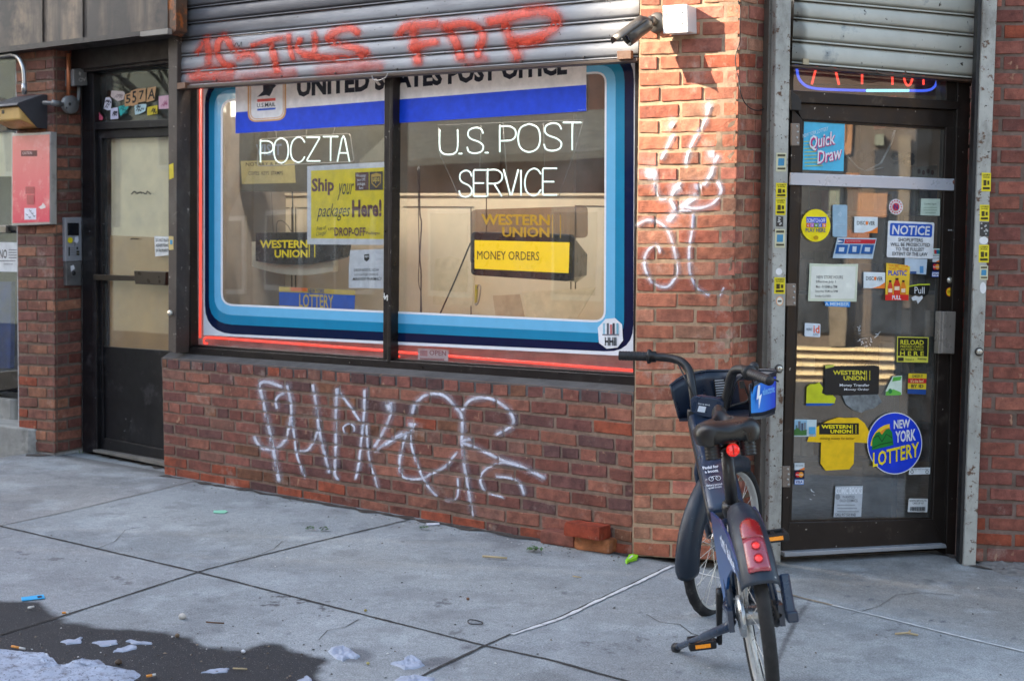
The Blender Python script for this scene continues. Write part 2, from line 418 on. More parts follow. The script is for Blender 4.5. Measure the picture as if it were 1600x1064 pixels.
MORTAR = mat("mortar", None, rough=.9, var=.25, vs_=40, dirt=C(92, 78, 68), dirt_amt=(.5, .72), dirt_scale=6, bump=.002, bs=240, spec=.2)
def spray(mbs, strokes, surf, width, alpha=1.0, step=2.0, e=.0018, wscale=1.05):
    """strokes of paint laid over the true relief of a surface: surf(px,py) -> world point, normal"""
    ks = [(-1, 0), (-.72, .22), (-.42, .8), (0, 1), (.42, .8), (.72, .22), (1, 0)]
    for q, st in enumerate(strokes):
        pts = st[0]; wd = st[1] if len(st) > 1 else width; al = (st[2] if len(st) > 2 else 1.0) * alpha
        path = bez(pts, 8); wd *= wscale; dense = [path[0]]
        for a in path[1:]:
            while math.hypot(a[0] - dense[-1][0], a[1] - dense[-1][1]) > step:
                b = dense[-1]; d = math.hypot(a[0] - b[0], a[1] - b[1]); dense.append((b[0] + (a[0] - b[0]) * step / d, b[1] + (a[1] - b[1]) * step / d))
        if len(dense) < 2: dense.append((dense[0][0] + .5, dense[0][1] + .5))
        vv, cc, ff = [], [], []; m = len(dense)
        ext = [(dense[0][0] * 2 - dense[1][0], dense[0][1] * 2 - dense[1][1])]; ext[0] = (dense[0][0] - (dense[1][0] - dense[0][0]) / max(math.hypot(dense[1][0] - dense[0][0], dense[1][1] - dense[0][1]), .01) * wd * .4, dense[0][1] - (dense[1][1] - dense[0][1]) / max(math.hypot(dense[1][0] - dense[0][0], dense[1][1] - dense[0][1]), .01) * wd * .4)
        dense = ext + dense; m += 1
        for i, (x, y) in enumerate(dense):
            a, b = dense[max(i - 1, 0)], dense[min(i + 1, m - 1)]; d = math.hypot(b[0] - a[0], b[1] - a[1]) or 1; nx, ny = -(b[1] - a[1]) / d, (b[0] - a[0]) / d
            f = 1 + .18 * mnoise.noise(Vector((x * .05, y * .05, q)))
            end = 0.0 if i == 0 else (min(1, (m - 1 - i) / 3.0) if m > 6 else (0 if i == m - 1 else 1))
            for k, av in ks:
                sx, sy = x + nx * k * wd / 2 * f, y + ny * k * wd / 2 * f
                p, n, jf = surf(sx, sy); vv.append(p + n * (e + .00012 * q)); cc.append((1, 1, 1, av * al * end * jf * min(1, .82 + .45 * mnoise.noise(Vector((x * .06, y * .06, q * 3.1))))))
        for i in range(m - 1):
            for j in range(6): ff.append((i * 7 + j, i * 7 + j + 1, i * 7 + 8 + j, i * 7 + 7 + j))
        mbs.add(vv, ff, cc, True)
def on_bricks(pl, br):
    def f(x, y): p = pl.P(x, y); r = br.relief(p); return p + pl.n * r, pl.n, (1.0 if r > 0 else .28)
    return f
def halo(strokes, k=2.6, a=.26): return [[st[0], (st[1] if len(st) > 1 else 6) * k, (st[2] if len(st) > 2 else 1) * a] for st in strokes]

BLD = thing("corner_building", "brick corner shop with striped display window and glass door under grey roller shutters", "building", W0.P(640, 800))
BLD.location = (0, 0, 0)
LOWP = [C(132, 84, 74), C(118, 76, 70), C(140, 90, 76), C(106, 72, 68), C(132, 94, 82), C(124, 78, 68), C(98, 70, 68), C(146, 96, 80), C(126, 86, 66)]
PILP = [C(176, 112, 88), C(164, 102, 80), C(158, 98, 78), C(180, 124, 100), C(150, 96, 78), C(170, 108, 92), C(156, 92, 74), C(162, 118, 96)]
RGTP = [C(146, 90, 76), C(132, 82, 72), C(154, 98, 82), C(122, 76, 68), C(140, 88, 76)]
LEFP = [C(140, 94, 78), C(128, 86, 74), C(122, 82, 74), C(150, 104, 82), C(112, 78, 72)]
low = Bricks(W0.P(252, 559), W0.P(989, 613), W0.P(989, 874), W0.P(256, 744), W0.n, 11, LOWP, seed=3, heads=(0, 4), orange=(10, 9), odd=.02, th=.13, mcol=C(132, 110, 96), start=1)
lowo = low.build("low_wall", BLD)
pil = Bricks(PIL.P(999.5, -36.7), PIL.P(1158, -46), PIL.P(1136, 876), PIL.P(987, 868), PIL.n, 37, PILP, seed=5, start=0, th=.10, mcol=C(168, 142, 116), worn=.8, odd=.03, wr=True)
pilo = pil.build("pilaster", BLD)
c1 = PIL.P(1150, 400); c2 = at_depth(1194, 400, 6.05); cd = (c2 - c1); cd.z = 0; cd.normalize(); NCH = Vector((cd.y, -cd.x, 0))
CH = Pl(c1, NCH)
cha = Bricks(PIL.P(1158, -46), CH.P(1206, -39), CH.P(1179, 866), PIL.P(1136, 876), NCH, 37, PILP[2:] + RGTP, seed=9, start=1, L=.15, th=.10, mcol=C(150, 128, 108), wl=True, first=pil.last)
chao = cha.build("chamfer_wall", BLD)
def dpx(x0, y0, x1, y1): return lambda y: x0 + (x1 - x0) * (y - y0) / (y1 - y0)
rwl = dpx(1530, 150, 1502, 860); rvl = dpx(1515, 150, 1488, 860)
rgt = Bricks(RW.P(rwl(-36), -36), RW.P(1720, -38), RW.P(1720, 886), RW.P(rwl(876), 876), NR, 38, RGTP, seed=12, start=0, th=.12, odd=.03, mcol=C(124, 104, 94), orange=(36, 35))
rgto = rgt.build("right_wall", BLD)
DB = DOOR.off(-.06)
NREV = Vector((-1, 0, 0)); a_, b_ = RW.P(rwl(400), 400), DB.P(rvl(400), 400); rd = (b_ - a_); rd.z = 0; rd.normalize(); NREV = Vector((-rd.y, rd.x, 0)); NREV = NREV if NREV.x < 0 else -NREV
rev = Bricks(DB.P(rvl(-36), -36), RW.P(rwl(-36), -36), RW.P(rwl(876), 876), DB.P(rvl(866), 866), NREV, 38, [C(140, 70, 62), C(124, 64, 58), C(150, 80, 68)], seed=15, start=1, L=.205, th=.06, mcol=C(120, 98, 88))
revo = rev.build("door_reveal", BLD)
# graffiti
GW = mat_paint("white_spray_paint", C(214, 214, 226)); GRED = mat_paint("red_spray_paint", C(236, 86, 62), .5)
T1 = [[[(441, 604), (420, 597), (407, 600), (410, 617), (416, 645), (424, 680), (430, 712), (436, 745), (439, 756)], 7.5],
 [[(434, 637), (432, 625), (440, 616), (450, 615)], 6], [[(450, 603), (455, 625), (456, 650), (452, 670), (445, 690), (430, 701), (412, 700), (402, 690), (397, 677)], 7],
 [[(456, 650), (461, 680), (464, 705), (470, 725), (479, 750)], 5], [[(490, 602), (495, 630), (499, 665), (504, 690), (510, 715), (517, 742)], 6.5],
 [[(499, 670), (490, 692), (480, 704), (463, 704)], 6], [[(528, 608), (526, 650), (526, 695), (525, 725), (525, 742), (533, 752)], 6.5], [[(529, 610), (545, 630), (566, 661)], 5.5], [[(571, 610), (570, 650), (566, 687), (562, 725), (556, 752)], 6],
 [[(540, 677), (538, 667), (547, 662), (555, 667), (554, 678)], 4.5], [[(574, 665), (576, 695), (580, 725), (587, 745), (593, 768)], 5], [[(612, 630), (611, 650), (597, 680), (584, 702)], 7.5], [[(630, 677), (605, 692), (584, 708)], 6],
 [[(646, 645), (649, 634), (656, 625), (667, 617), (685, 615), (700, 621), (712, 635), (722, 647), (724, 668), (723, 690), (726, 720), (730, 745), (735, 775), (741, 812)], 7],
 [[(724, 640), (735, 626), (752, 621), (772, 624), (790, 635), (802, 650), (801, 665), (772, 681)], 7], [[(735, 686), (722, 690), (740, 697), (762, 707), (790, 720), (812, 727), (840, 740), (857, 749)], 7],
 [[(812, 727), (785, 722), (762, 732), (752, 745), (755, 760), (762, 770)], 5.5], [[(778, 744), (800, 747), (815, 757), (821, 776)], 5.5], [[(765, 770), (785, 776), (793, 780)], 4], [[(650, 662), (640, 675), (615, 687), (600, 697)], 6], [[(643, 664), (651, 664)], 12],
 [[(636, 680), (631, 695), (626, 720), (628, 740), (640, 748), (662, 747), (675, 740), (695, 730), (707, 717), (718, 703)], 6], [[(643, 680), (644, 692), (650, 715), (662, 745), (675, 765), (688, 777)], 5.5], [[(717, 747), (717, 772), (710, 781), (693, 779)], 4.5], [[(608, 636), (615, 634)], 13]]
mb = MB(); spray(mb, halo(T1) + T1, on_bricks(W0, low), 6); mb.build("graffiti_tag", GW, lowo)
T2 = [[[(1051, 196), (1055, 199)], 14], [[(1053, 210), (1045, 227), (1032, 253)], 6.5], [[(1109, 168), (1102, 189), (1089, 212), (1079, 232), (1073, 252), (1074, 266)], 6.5], [[(1107, 166), (1112, 172)], 12], [[(1112, 241), (1120, 241)], 16], [[(1122, 245), (1117, 256), (1114, 264), (1111, 274), (1097, 294)], 8],
 [[(1016, 272), (1031, 272)], 21], [[(1024, 281), (1027, 303), (1035, 312), (1046, 307)], 7], [[(1062, 287), (1053, 301), (1049, 313), (1054, 323), (1058, 333)], 8], [[(1057, 294), (1064, 290)], 14], [[(1090, 292), (1099, 291)], 14],
 [[(1122, 283), (1128, 298), (1122, 311), (1110, 321), (1089, 326), (1066, 322)], 7], [[(1066, 324), (1080, 313), (1094, 302)], 13], [[(1046, 345), (1054, 333), (1058, 329)], 13], [[(1056, 332), (1072, 330), (1084, 331)], 6],
 [[(998, 351), (1013, 344), (1031, 348), (1044, 360), (1052, 381), (1057, 403), (1059, 426), (1051, 442), (1041, 449), (1026, 445), (1016, 436), (1008, 414), (1011, 396), (1021, 385), (1030, 386), (1033, 399)], 6], [[(1085, 332), (1083, 358), (1079, 381), (1078, 398), (1079, 424), (1084, 439), (1092, 452), (1112, 462)], 6], [[(1132, 450), (1127, 460), (1120, 467)], 5, .6]]
mb = MB(); spray(mb, halo(T2) + T2, on_bricks(PIL, pil), 6); mb.build("graffiti_scrawl", GW, pilo)

# ------------------------------------------------------------------ roller shutters
class Shutter:
    def __init__(s, pl, xl, xr, yl, yr, dark=None, seed=0):
        """yl / yr: the rows where slats meet on the left and right edges (top to bottom)"""
        s.pl, s.xl, s.xr, s.yl, s.yr = pl, xl, xr, yl, yr; s.seed = seed
    PROF = [(0, -.014), (.05, -.004), (.12, .001), (.4, .006), (.68, .004), (.80, -.001), (.83, -.011), (.86, -.012), (.875, .001), (.93, .005), (.955, .001), (.965, -.012), (1, -.014)]
    def rowcol(s, px, py):
        a = (px - s.xl(py)) / (s.xr(py) - s.xl(py)); ys = [l + (r - l) * a for l, r in zip(s.yl, s.yr)]
        for i in range(len(ys) - 1):
            if ys[i] <= py <= ys[i + 1]: return i, (py - ys[i]) / (ys[i + 1] - ys[i])
        return None, 0
    def prof(s, t):
        for (a, ea), (b, eb) in zip(s.PROF, s.PROF[1:]):
            if a <= t <= b: return ea + (eb - ea) * (t - a) / (b - a)
        return 0
    def surf(s, px, py):
        i, t = s.rowcol(px, py); e = s.prof(t) if i is not None else 0
        return s.pl.P(px, py, e), s.pl.n, 1.0
    def build(s, name, m, parent, colf, nu=60):
        mb = MB()
        for i in range(len(s.yl) - 1):
            fr = [t for t, _ in s.PROF]
            cols = []
            def P(a, j):
                u = a / (nu - 1); t, e = s.PROF[j]; yl = s.yl[i] + (s.yl[i + 1] - s.yl[i]) * t; yr = s.yr[i] + (s.yr[i + 1] - s.yr[i]) * t
                y = yl + (yr - yl) * u; x = s.xl(y) + (s.xr(y) - s.xl(y)) * u
                p = s.pl.P(x, y, e + .0012 * mnoise.noise(Vector((u * 9, i * 3.1, t)))); cols.append(colf(i, t, u, p)); return p
            vv = [P(a, j) for j in range(len(fr)) for a in range(nu)]
            ff = [(j * nu + a, (j + 1) * nu + a, (j + 1) * nu + a + 1, j * nu + a + 1) for j in range(len(fr) - 1) for a in range(nu - 1)]
            mb.add(vv, ff, cols, True)
        return mb.build(name, m, parent)
SHM = mat("shutter_paint", None, rough=.42, var=.16, vs_=5, stretch=(1, 1, 6), dirt=C(60, 56, 54), dirt_amt=(.60, .80), dirt_scale=9, spec=.45, speck=C(70, 62, 56), speck_lim=(.70, .74), speck_scale=45)
YL = [-136, -110, -84, -58, -32, -6, 17, 41, 65, 90, 116, 139]; YR = [-230, -198, -166, -134, -101, -68, -35, -3, 31, 62, 94]; YR = [-262] + YR
YL[-1] = 136; YR[-1] = 91
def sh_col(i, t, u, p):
    nz = mnoise.noise(p * 3); edge = (8.35 - 1.75 * u + .5 * nz)      # upper slats darker grey, lower ones paler, edge broken by noise
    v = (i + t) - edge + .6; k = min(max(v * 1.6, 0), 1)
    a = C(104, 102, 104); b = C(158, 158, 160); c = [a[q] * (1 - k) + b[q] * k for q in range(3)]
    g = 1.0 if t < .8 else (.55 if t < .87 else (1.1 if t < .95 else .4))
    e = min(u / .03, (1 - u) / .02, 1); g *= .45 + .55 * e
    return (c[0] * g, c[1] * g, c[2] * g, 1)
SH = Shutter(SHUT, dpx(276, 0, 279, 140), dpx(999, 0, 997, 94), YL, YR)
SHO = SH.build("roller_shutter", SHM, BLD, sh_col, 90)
mb = MB(); slab(mb, SHUT, [(275, 135), (996, 90.5), (996, 96), (275, 140)], .022, .05); mb.build("bottom_rail", mat("shutter_rail", C(74, 58, 48), rough=.45, dirt=C(110, 74, 52), spec=.5), SHO, bevel=.003)
mb = MB(); slab(mb, SHUT, [(275, 130), (289, 129), (289, 138), (275, 140.5)], .034, .04); mb.build("latch", mat_rust("rusty_latch", C(120, 84, 62), C(90, 56, 40)), SHO, bevel=.002)
mb = MB(); slab(mb, SHUT, [(964, 80), (986, 79), (986, 92), (964, 93.5)], .034, .02); mb.build("latch", MATS["rusty_latch"], SHO, bevel=.002)
mb = MB(); mb.tube([SHUT.P(*q, .03) for q in bez([(581, 119), (584, 125), (592, 126), (602, 122), (606, 115)], 5)], .003); mb.build("pull_handle", mat("bare_steel", C(170, 166, 160), rough=.3, metal=.9), SHO)
for x, f in ((338, .5), (440, .52), (524, .55), (620, .5), (727, .5), (815, .52), (912, .5)):
    y = 139 - (x - 277) * .0625 - 9; mb = MB(); mb.lathe([(0, .003), (.006, .002), (.007, -.004)], SHUT.P(x, y, .007), SHUT.n, 10); mb.build("rivet", mat("rivet_steel", C(80, 76, 72), rough=.5, metal=.4), SHO)
RED = [[[(309, 84), (318, 68), (323, 60)], 9], [[(323, 60), (327, 84), (326, 110)], 11], [[(300, 120), (330, 112), (374, 108)], 16, .75], [[(310, 126), (345, 124), (370, 120)], 14, .6],
 [[(352, 57), (342, 66), (341, 84), (350, 99), (360, 104), (372, 99)], 11], [[(352, 57), (358, 66), (368, 80), (400, 84)], 10], [[(395, 72), (420, 64), (452, 58)], 8], [[(372, 92), (392, 84), (404, 98), (396, 106)], 10, .8], [[(424, 70), (430, 92), (436, 120)], 11],
 [[(452, 56), (455, 80), (462, 102)], 9], [[(470, 62), (466, 80), (490, 84), (494, 56)], 9], [[(492, 52), (495, 78)], 9], [[(560, 52), (550, 45), (530, 48), (513, 60), (524, 68), (556, 76), (574, 84), (548, 92), (500, 90), (466, 85)], 12], [[(500, 112), (540, 108), (590, 104), (606, 110)], 16, .45], [[(380, 122), (420, 118), (470, 112)], 16, .4],
 [[(625, 55), (634, 43), (660, 40), (694, 37)], 13], [[(646, 42), (650, 72), (656, 110)], 14], [[(645, 76), (668, 68), (694, 64)], 12], [[(697, 43), (712, 64), (724, 100)], 15], [[(697, 43), (725, 37), (746, 44), (756, 58), (748, 82), (752, 96)], 13], [[(728, 100), (752, 94), (770, 90)], 12, .4],
 [[(766, 35), (800, 26), (840, 18), (864, 22), (870, 38), (848, 56), (805, 68)], 16], [[(790, 38), (800, 66), (814, 100)], 15], [[(800, 66), (830, 66), (856, 56)], 14]]
mb = MB(); spray(mb, halo(RED, 1.7, .3) + RED, SH.surf, 12, .86, 3.0, .0016, 1.55); mb.build("red_graffiti", GRED, SHO)
mb = MB(); spray(mb, [[[(364, 70), (366, 74), (371, 67), (374, 74), (378, 66), (378, 74)], 1.6]], SH.surf, 2, 1, 1.5, .004); mb.build("marker_scribble", mat_paint("black_marker", C(26, 24, 24)), SHO)
# door shutter
SHD = DOOR.off(.06)
SD = Shutter(SHD, dpx(1241, 0, 1237, 102), dpx(1540, 0, 1535, 127), [-32, 2, 31, 66, 101], [-1, 29, 60, 93, 126])
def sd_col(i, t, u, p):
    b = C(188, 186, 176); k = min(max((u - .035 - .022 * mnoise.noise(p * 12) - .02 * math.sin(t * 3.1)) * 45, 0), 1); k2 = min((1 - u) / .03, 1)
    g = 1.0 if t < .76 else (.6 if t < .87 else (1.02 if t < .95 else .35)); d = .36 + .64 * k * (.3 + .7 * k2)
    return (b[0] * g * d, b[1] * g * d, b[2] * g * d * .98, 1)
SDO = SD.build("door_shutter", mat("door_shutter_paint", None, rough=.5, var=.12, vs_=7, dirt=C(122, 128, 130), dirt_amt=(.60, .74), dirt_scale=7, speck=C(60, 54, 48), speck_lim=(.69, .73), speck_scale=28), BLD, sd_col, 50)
mb = MB(); slab(mb, SHD, [(1237, 101), (1535, 126), (1535, 130), (1237, 105)], .018, .04); mb.build("bottom_rail", MATS["shutter_rail"], SDO, bevel=.003)
mb = MB(); slab(mb, SHD, [(1255, 92), (1264, 92.5), (1264, 102), (1255, 101)], .012, .008); mb.build("lock_plate", mat("aged_brass", C(176, 160, 130), rough=.5, dirt=C(100, 80, 60)), SDO)
mb = MB(); slab(mb, SHD, [(1526, 117), (1535, 118), (1535, 128), (1526, 127)], .016, .01); mb.build("lock_plate", MATS["aged_brass"], SDO)
mb = MB(); mb.tube([SHD.P(*q, .03) for q in bez([(1370, 109), (1372, 114), (1390, 118), (1408, 119), (1416, 115), (1414, 112)], 4)], .003); mb.build("pull_handle", mat_rust("rust_wire", C(96, 70, 54)), SDO)

# ------------------------------------------------------------------ shop window
DKF = mat("dark_anodised_frame", C(36, 31, 30), rough=.38, metal=.35, var=.25, dirt=C(92, 84, 78), dirt_amt=(.60, .78), dirt_scale=11, speck=C(150, 146, 140), speck_lim=(.715, .74), speck_scale=55)
WIN = MB()
slab(WIN, GLZ, [(272, 40), (293, 40), (298, 541), (281, 541)], .05, .06); slab(WIN, GLZ, [(276, 541), (600, 563), (995, 588), (995, 604), (600, 580), (272, 553)], .06, .14); slab(WIN, GLZ, [(992.5, 0), (1012, 0), (1004, 610), (988.5, 610)], .05, .1)
slab(WIN, GLZ, [(276, 536.5), (600, 559), (995, 584), (995, 588), (600, 563), (276, 541)], .035, .05)
wo = WIN.build("display_window", DKF, BLD, bevel=.003)
mb = MB(); slab(mb, GLZ, [(601, 40), (616, 40), (611, 572), (598, 571)], .055, .06); slab(mb, GLZ, [(610, 40), (615, 40), (610, 571), (605, 571)], .060, .02); mb.build("mullion", DKF, wo, bevel=.003)
mb = MB(); slab(mb, GLZ, [(290, 20), (606, 20), (602, 566), (296, 545)], 0, .006); mb.build("pane", GLAZE, wo)
mb = MB(); slab(mb, GLZ, [(612, 20), (1000, 0), (995, 592), (608, 567)], 0, .006); mb.build("pane", GLAZE, wo)
mb = MB(); fe = [W0.P(252, 559.5, -.004), W0.P(990, 613.5, -.004)]; be = [GLZ.P(266, 550, .05), GLZ.P(992, 601, .05)]; dn = Vector((0, 0, -.05))
mb.hexa([be[0], be[1], fe[1], fe[0]], [p + dn for p in (be[0], be[1], fe[1], fe[0])]); mb.build("ledge", mat("cement_ledge", C(88, 84, 82), rough=.9, var=.3, dirt=C(70, 66, 64), dirt_amt=(.45, .7), bump=.004, bs=80), BLD)
mb = MB(); slab(mb, SHUT, [(263, -60), (277.5, -60), (275, 552), (263, 548)], .035, .10); mb.build("guide_rail", mat_rust("worn_rail", C(72, 62, 56), C(168, 160, 150), (.62, .66), 9), BLD, bevel=.003)
mb = MB(); slab(mb, SHUT, [(277.5, -60), (283, -60), (283, 548), (275, 550)], -.01, .12); mb.build("rail_channel", mat("black_channel", C(30, 28, 28), rough=.5), BLD)
# room behind the window
INW = GLZ.off(-.85); BK = GLZ.off(-3.2)
BEI = mat("beige_partition", C(208, 194, 168), rough=.7, var=.08, vs_=3)
mb = MB(); slab(mb, INW, [(60, 306), (640, 304), (1160, 306), (1160, 700), (60, 700)], 0, .03); slab(mb, INW, [(60, 302), (1160, 302), (1160, 306), (60, 306)], .012, .05)
slab(mb, INW, [(60, 323), (430, 323), (430, 324.6), (60, 324.6)], .002, .004, None)
par = mb.build("partition", BEI, BLD)
for a, b in (((300, 324), (452, 324.5)), ((464, 324.5), (600, 323)), ((630, 322.5), (740, 323)), ((898, 321), (960, 322)), ((455, 324), (455, 480)), ((461, 324), (461, 480)), ((735, 323), (735, 500)), ((898, 322), (898, 500)), ((891, 440), (891, 502))):
    mb = MB(); dx, dy = (0, 1.2) if abs(a[1] - b[1]) < 5 else (1.2, 0)
    slab(mb, INW, [a, (b[0] if dy else a[0] + dx, b[1] if dy else a[1]), (b[0] + (0 if dy else dx), b[1] + dy), (a[0], a[1] + dy) if dy else (a[0], b[1])], .004, .006); mb.build("panel_joint", mat("dark_panel_joint", C(84, 70, 54), rough=.8), par)  # darker lines where the partition boards meet
mb = MB(); slab(mb, BK, [(-400, -100), (1500, -100), (1500, 900), (-400, 900)], 0, .05); mb.build("back_wall", mat("store_back_wall", C(116, 104, 90), rough=.8, var=.3, vs_=2), BLD)
def room_box(nm, pts_px, z0, z1, m):
    mb = MB(); a = [Vector((p.x, p.y, z1)) for p in pts_px]; b = [Vector((p.x, p.y, z0)) for p in pts_px]; n = len(a)
    mb.add(a + b, [tuple(range(n)), tuple(range(2 * n - 1, n - 1, -1))] + [(i, (i + 1) % n, n + (i + 1) % n, n + i) for i in range(n)]); return mb.build(nm, m, BLD)
fl = [GLZ.P(262, 400, -.01), GLZ.P(1000, 400, -.01), BK.P(1200, 400), BK.P(-100, 400)]
room_box("display_floor", fl, .30, .50, mat("display_board", C(170, 150, 122), rough=.7))
room_box("store_ceiling", fl, 2.75, 2.85, mat("ceiling_board", C(176, 170, 160), rough=.8))
def wall_between(nm, a, b, z0, z1, th, m, parent=BLD):
    d = (b - a); d.z = 0; n = Vector((d.y, -d.x, 0)).normalized() * th; mb = MB()
    f = [Vector((a.x, a.y, z1)), Vector((b.x, b.y, z1)), Vector((b.x, b.y, z0)), Vector((a.x, a.y, z0))]; mb.hexa(f, [p - n for p in f]); return mb.build(nm, m, parent)
SIDEM = mat("side_wall_plaster", C(140, 130, 118), rough=.8)
sw0 = GLZ.P(281, 400, -.03); wall_between("side_wall", sw0, sw0 - NW * 3.1, .3, 2.8, -.05, SIDEM)
# upper storeys (above the picture), they close the room and carry the light of the street
UPP = mat("upper_brickwork", C(128, 80, 68), rough=.9, var=.3, vs_=12)
a_ = W0.P(262, 300, -.10); b_ = PIL.P(1158, 300, -.02); c_ = CH.P(1200, 300, -.03)
wall_between("upper_wall", a_, b_, 2.72, 9.5, .5, UPP)
d_ = RW.P(1530, 300, -.03); e_ = RW.P(2600, 300, -.03)
wall_between("upper_wall", b_ + Vector((0.002, 0, 0)), d_, 2.75, 9.5, .5, UPP); wall_between("upper_wall", d_ + Vector((.004, 0, 0)), e_, 2.9, 9.5, .5, UPP); wall_between("side_wall", RW.P(1722, 300, -.03), e_, -.3, 2.9, .5, UPP)
# ------------------------------------------------------------------ entrance: rails, frame, door
GALV = mat_rust("painted_steel_rail", C(174, 172, 163), C(92, 64, 44), (.575, .625), 12); GALD = mat_rust("weathered_steel_plate", C(104, 98, 90), C(92, 66, 46), (.58, .66), 10)
mb = MB(); slab(mb, POLE, [(1203.5, -60), (1213, -60), (1198, 874), (1185, 868)], -.03, .06); mb.build("rail_plate", GALD, BLD, bevel=.003)
mb = MB(); slab(mb, POLE, [(1214, -60), (1238, -60), (1220, 880), (1200, 876)], .01, .09); lr = mb.build("guide_rail", GALV, BLD, bevel=.006)
mb = MB(); slab(mb, RPOLE, [(1538, -60), (1561, -60), (1525, 884), (1505, 886)], .01, .08); rr = mb.build("guide_rail", GALV, BLD, bevel=.006)
mb = MB(); slab(mb, RPOLE, [(1531, -60), (1538, -60), (1505, 880), (1499, 880)], -.01, .07); mb.build("rail_channel", MATS["black_channel"], BLD)
for px, py, par_, PO_ in ((1217.5, 576, lr, POLE), (1530, 549.5, rr, RPOLE)):
    mb = MB(); mb.lathe([(0, .012), (.011, .012), (.013, .008), (.013, -.012)], PO_.P(px, py, .018), PO_.n, 20); k = mb.build("lock_cylinder", mat("lock_nickel", C(206, 200, 186), rough=.3, metal=.7), par_)
    mb = MB(); mb.lathe([(.0185, -.006), (.0185, .0), (.015, .002), (.013, .002)], PO_.P(px, py, .018), PO_.n, 20); mb.build("lock_collar", mat("lock_collar", C(70, 66, 62), rough=.5, metal=.5), k)
    mb = MB(); mb.box(PO_.P(px, py, .0305), .0022, .0008, .009, Matrix.Rotation(TD, 3, 'Z')); mb.build("keyhole", MATS["black_channel"], k)
FR = mat("bronze_door_frame", C(44, 37, 33), rough=.4, metal=.3, var=.25, dirt=C(88, 80, 72), dirt_amt=(.60, .8), dirt_scale=9, speck=C(170, 164, 156), speck_lim=(.72, .745), speck_scale=42)
mb = MB(); slab(mb, DOOR, [(1236, 141), (1502, 159), (1502, 172), (1236, 160)], .03, .1); slab(mb, DOOR, [(1497, 100), (1517, 100), (1493, 866), (1478, 866)], .03, .12); slab(mb, DOOR, [(1230, 90), (1241, 90), (1226, 866), (1216, 866)], -.01, .09)
slab(mb, DOOR, [(1478, 100), (1497, 100), (1497, 160), (1478, 160)], .02, .08); fr = mb.build("door_frame", FR, BLD, bevel=.003)
mb = MB(); slab(mb, DOOR, [(1238, 60), (1485, 60), (1485, 158), (1238, 144)], -.02, .006); mb.build("transom_pane", GLAZE, fr)
DR = MB()
slab(DR, DOOR, [(1241, 161), (1499, 173), (1498, 200.5), (1253, 187)], .012, .045); slab(DR, DOOR, [(1238, 170), (1254, 187), (1234, 816), (1221, 864)], .011, .045); slab(DR, DOOR, [(1478, 199), (1500, 200), (1479, 856), (1457, 811)], .011, .045)
slab(DR, DOOR, [(1234, 816), (1457, 811), (1479, 852), (1228, 865), (1221, 864)], .0125, .045)
dr = DR.build("entrance_door", FR, BLD, bevel=.003)
mb = MB(); slab(mb, DOOR, [(1252, 184), (1480, 198), (1459, 814), (1232, 818)], -.008, .006); mb.build("pane", mat_glass("door_glass", (.96, .975, .975, 1), 2.8, .05), dr)
mb = MB(); slab(mb, DOOR, [(1254, 187), (1478, 199.5), (1478, 202.5), (1254, 190)], .004, .012); slab(mb, DOOR, [(1475.5, 200), (1478, 200), (1457, 811), (1454, 811)], .004, .012); slab(mb, DOOR, [(1234, 813), (1457, 808), (1457, 811), (1234, 816)], .004, .012); slab(mb, DOOR, [(1254, 187), (1256.5, 187), (1236.5, 816), (1234, 816)], .004, .012)
mb.build("glazing_bead", FR, dr)
mb = MB(); slab(mb, DOOR, [(1236, 270), (1498, 280), (1497, 298.5), (1235, 289)], .022, .014); pb = mb.build("push_bar", mat("brushed_aluminium", C(196, 198, 206), rough=.35, metal=.25, var=.06, dirt=C(90, 82, 76), dirt_amt=(.66, .76), dirt_scale=5), dr, bevel=.002)
mb = MB(); mb.lathe([(0, .004), (.009, .004), (.0105, .001), (.0105, -.004)], DOOR.P(1491.5, 285, .022), ND, 16); mb.build("bolt", mat_rust("rust_bolt", C(110, 66, 52)), pb)
mb = MB(); slab(mb, DOOR, [(1469, 486.5), (1494, 487), (1491.5, 553), (1466.5, 552.5)], .05, .038); slab(mb, DOOR, [(1474, 487), (1481, 487), (1478.5, 552), (1471.5, 552)], .054, .01); mb.build("pull_handle", mat("bronze_handle", C(150, 142, 134), rough=.3, metal=.25, var=.1), dr, bevel=.003)
mb = MB(); mb.lathe([(0, .010), (.008, .010), (.012, .006), (.015, 0)], DOOR.P(1484, 438, .012), ND, 20); mb.build("lock", MATS["lock_nickel"], dr)
mb = MB(); slab(mb, DOOR, [(1482, 358.5), (1490, 358.8), (1490, 361), (1482, 360.7)], .014, .003); mb.build("mail_slot", mat("chrome_bit", C(200, 200, 200), rough=.3, metal=.6), dr)
for (xa, xb, ya, yb) in ((1237, 1249.5, 193, 228), (1229, 1244, 443, 478), (1222.5, 1235, 728, 761)):
    mb = MB(); bar(mb, DOOR, xa, ya, xb, yb, .017, .012); h = mb.build("hinge", mat("hinge_steel", C(140, 128, 118), rough=.45, metal=.4, dirt=C(84, 62, 50)), dr, bevel=.002)
    mb = MB()
    for k in range(4): mb.lathe([(0, .003), (.005, .002), (.0058, 0)], DOOR.P(xb - 4 + (k % 2) * 1.2, ya + 5 + k * (yb - ya - 9) / 3.0, .017), ND, 10)
    mb.build("screws", mat("screw_heads", C(190, 186, 180), rough=.35, metal=.6), h)
mb = MB(); slab(mb, DOOR, [(1236, 142), (1247, 150), (1252, 159), (1252, 173), (1237, 172)], .035, .02); mb.build("top_pivot", MATS["black_channel"], dr, bevel=.002)
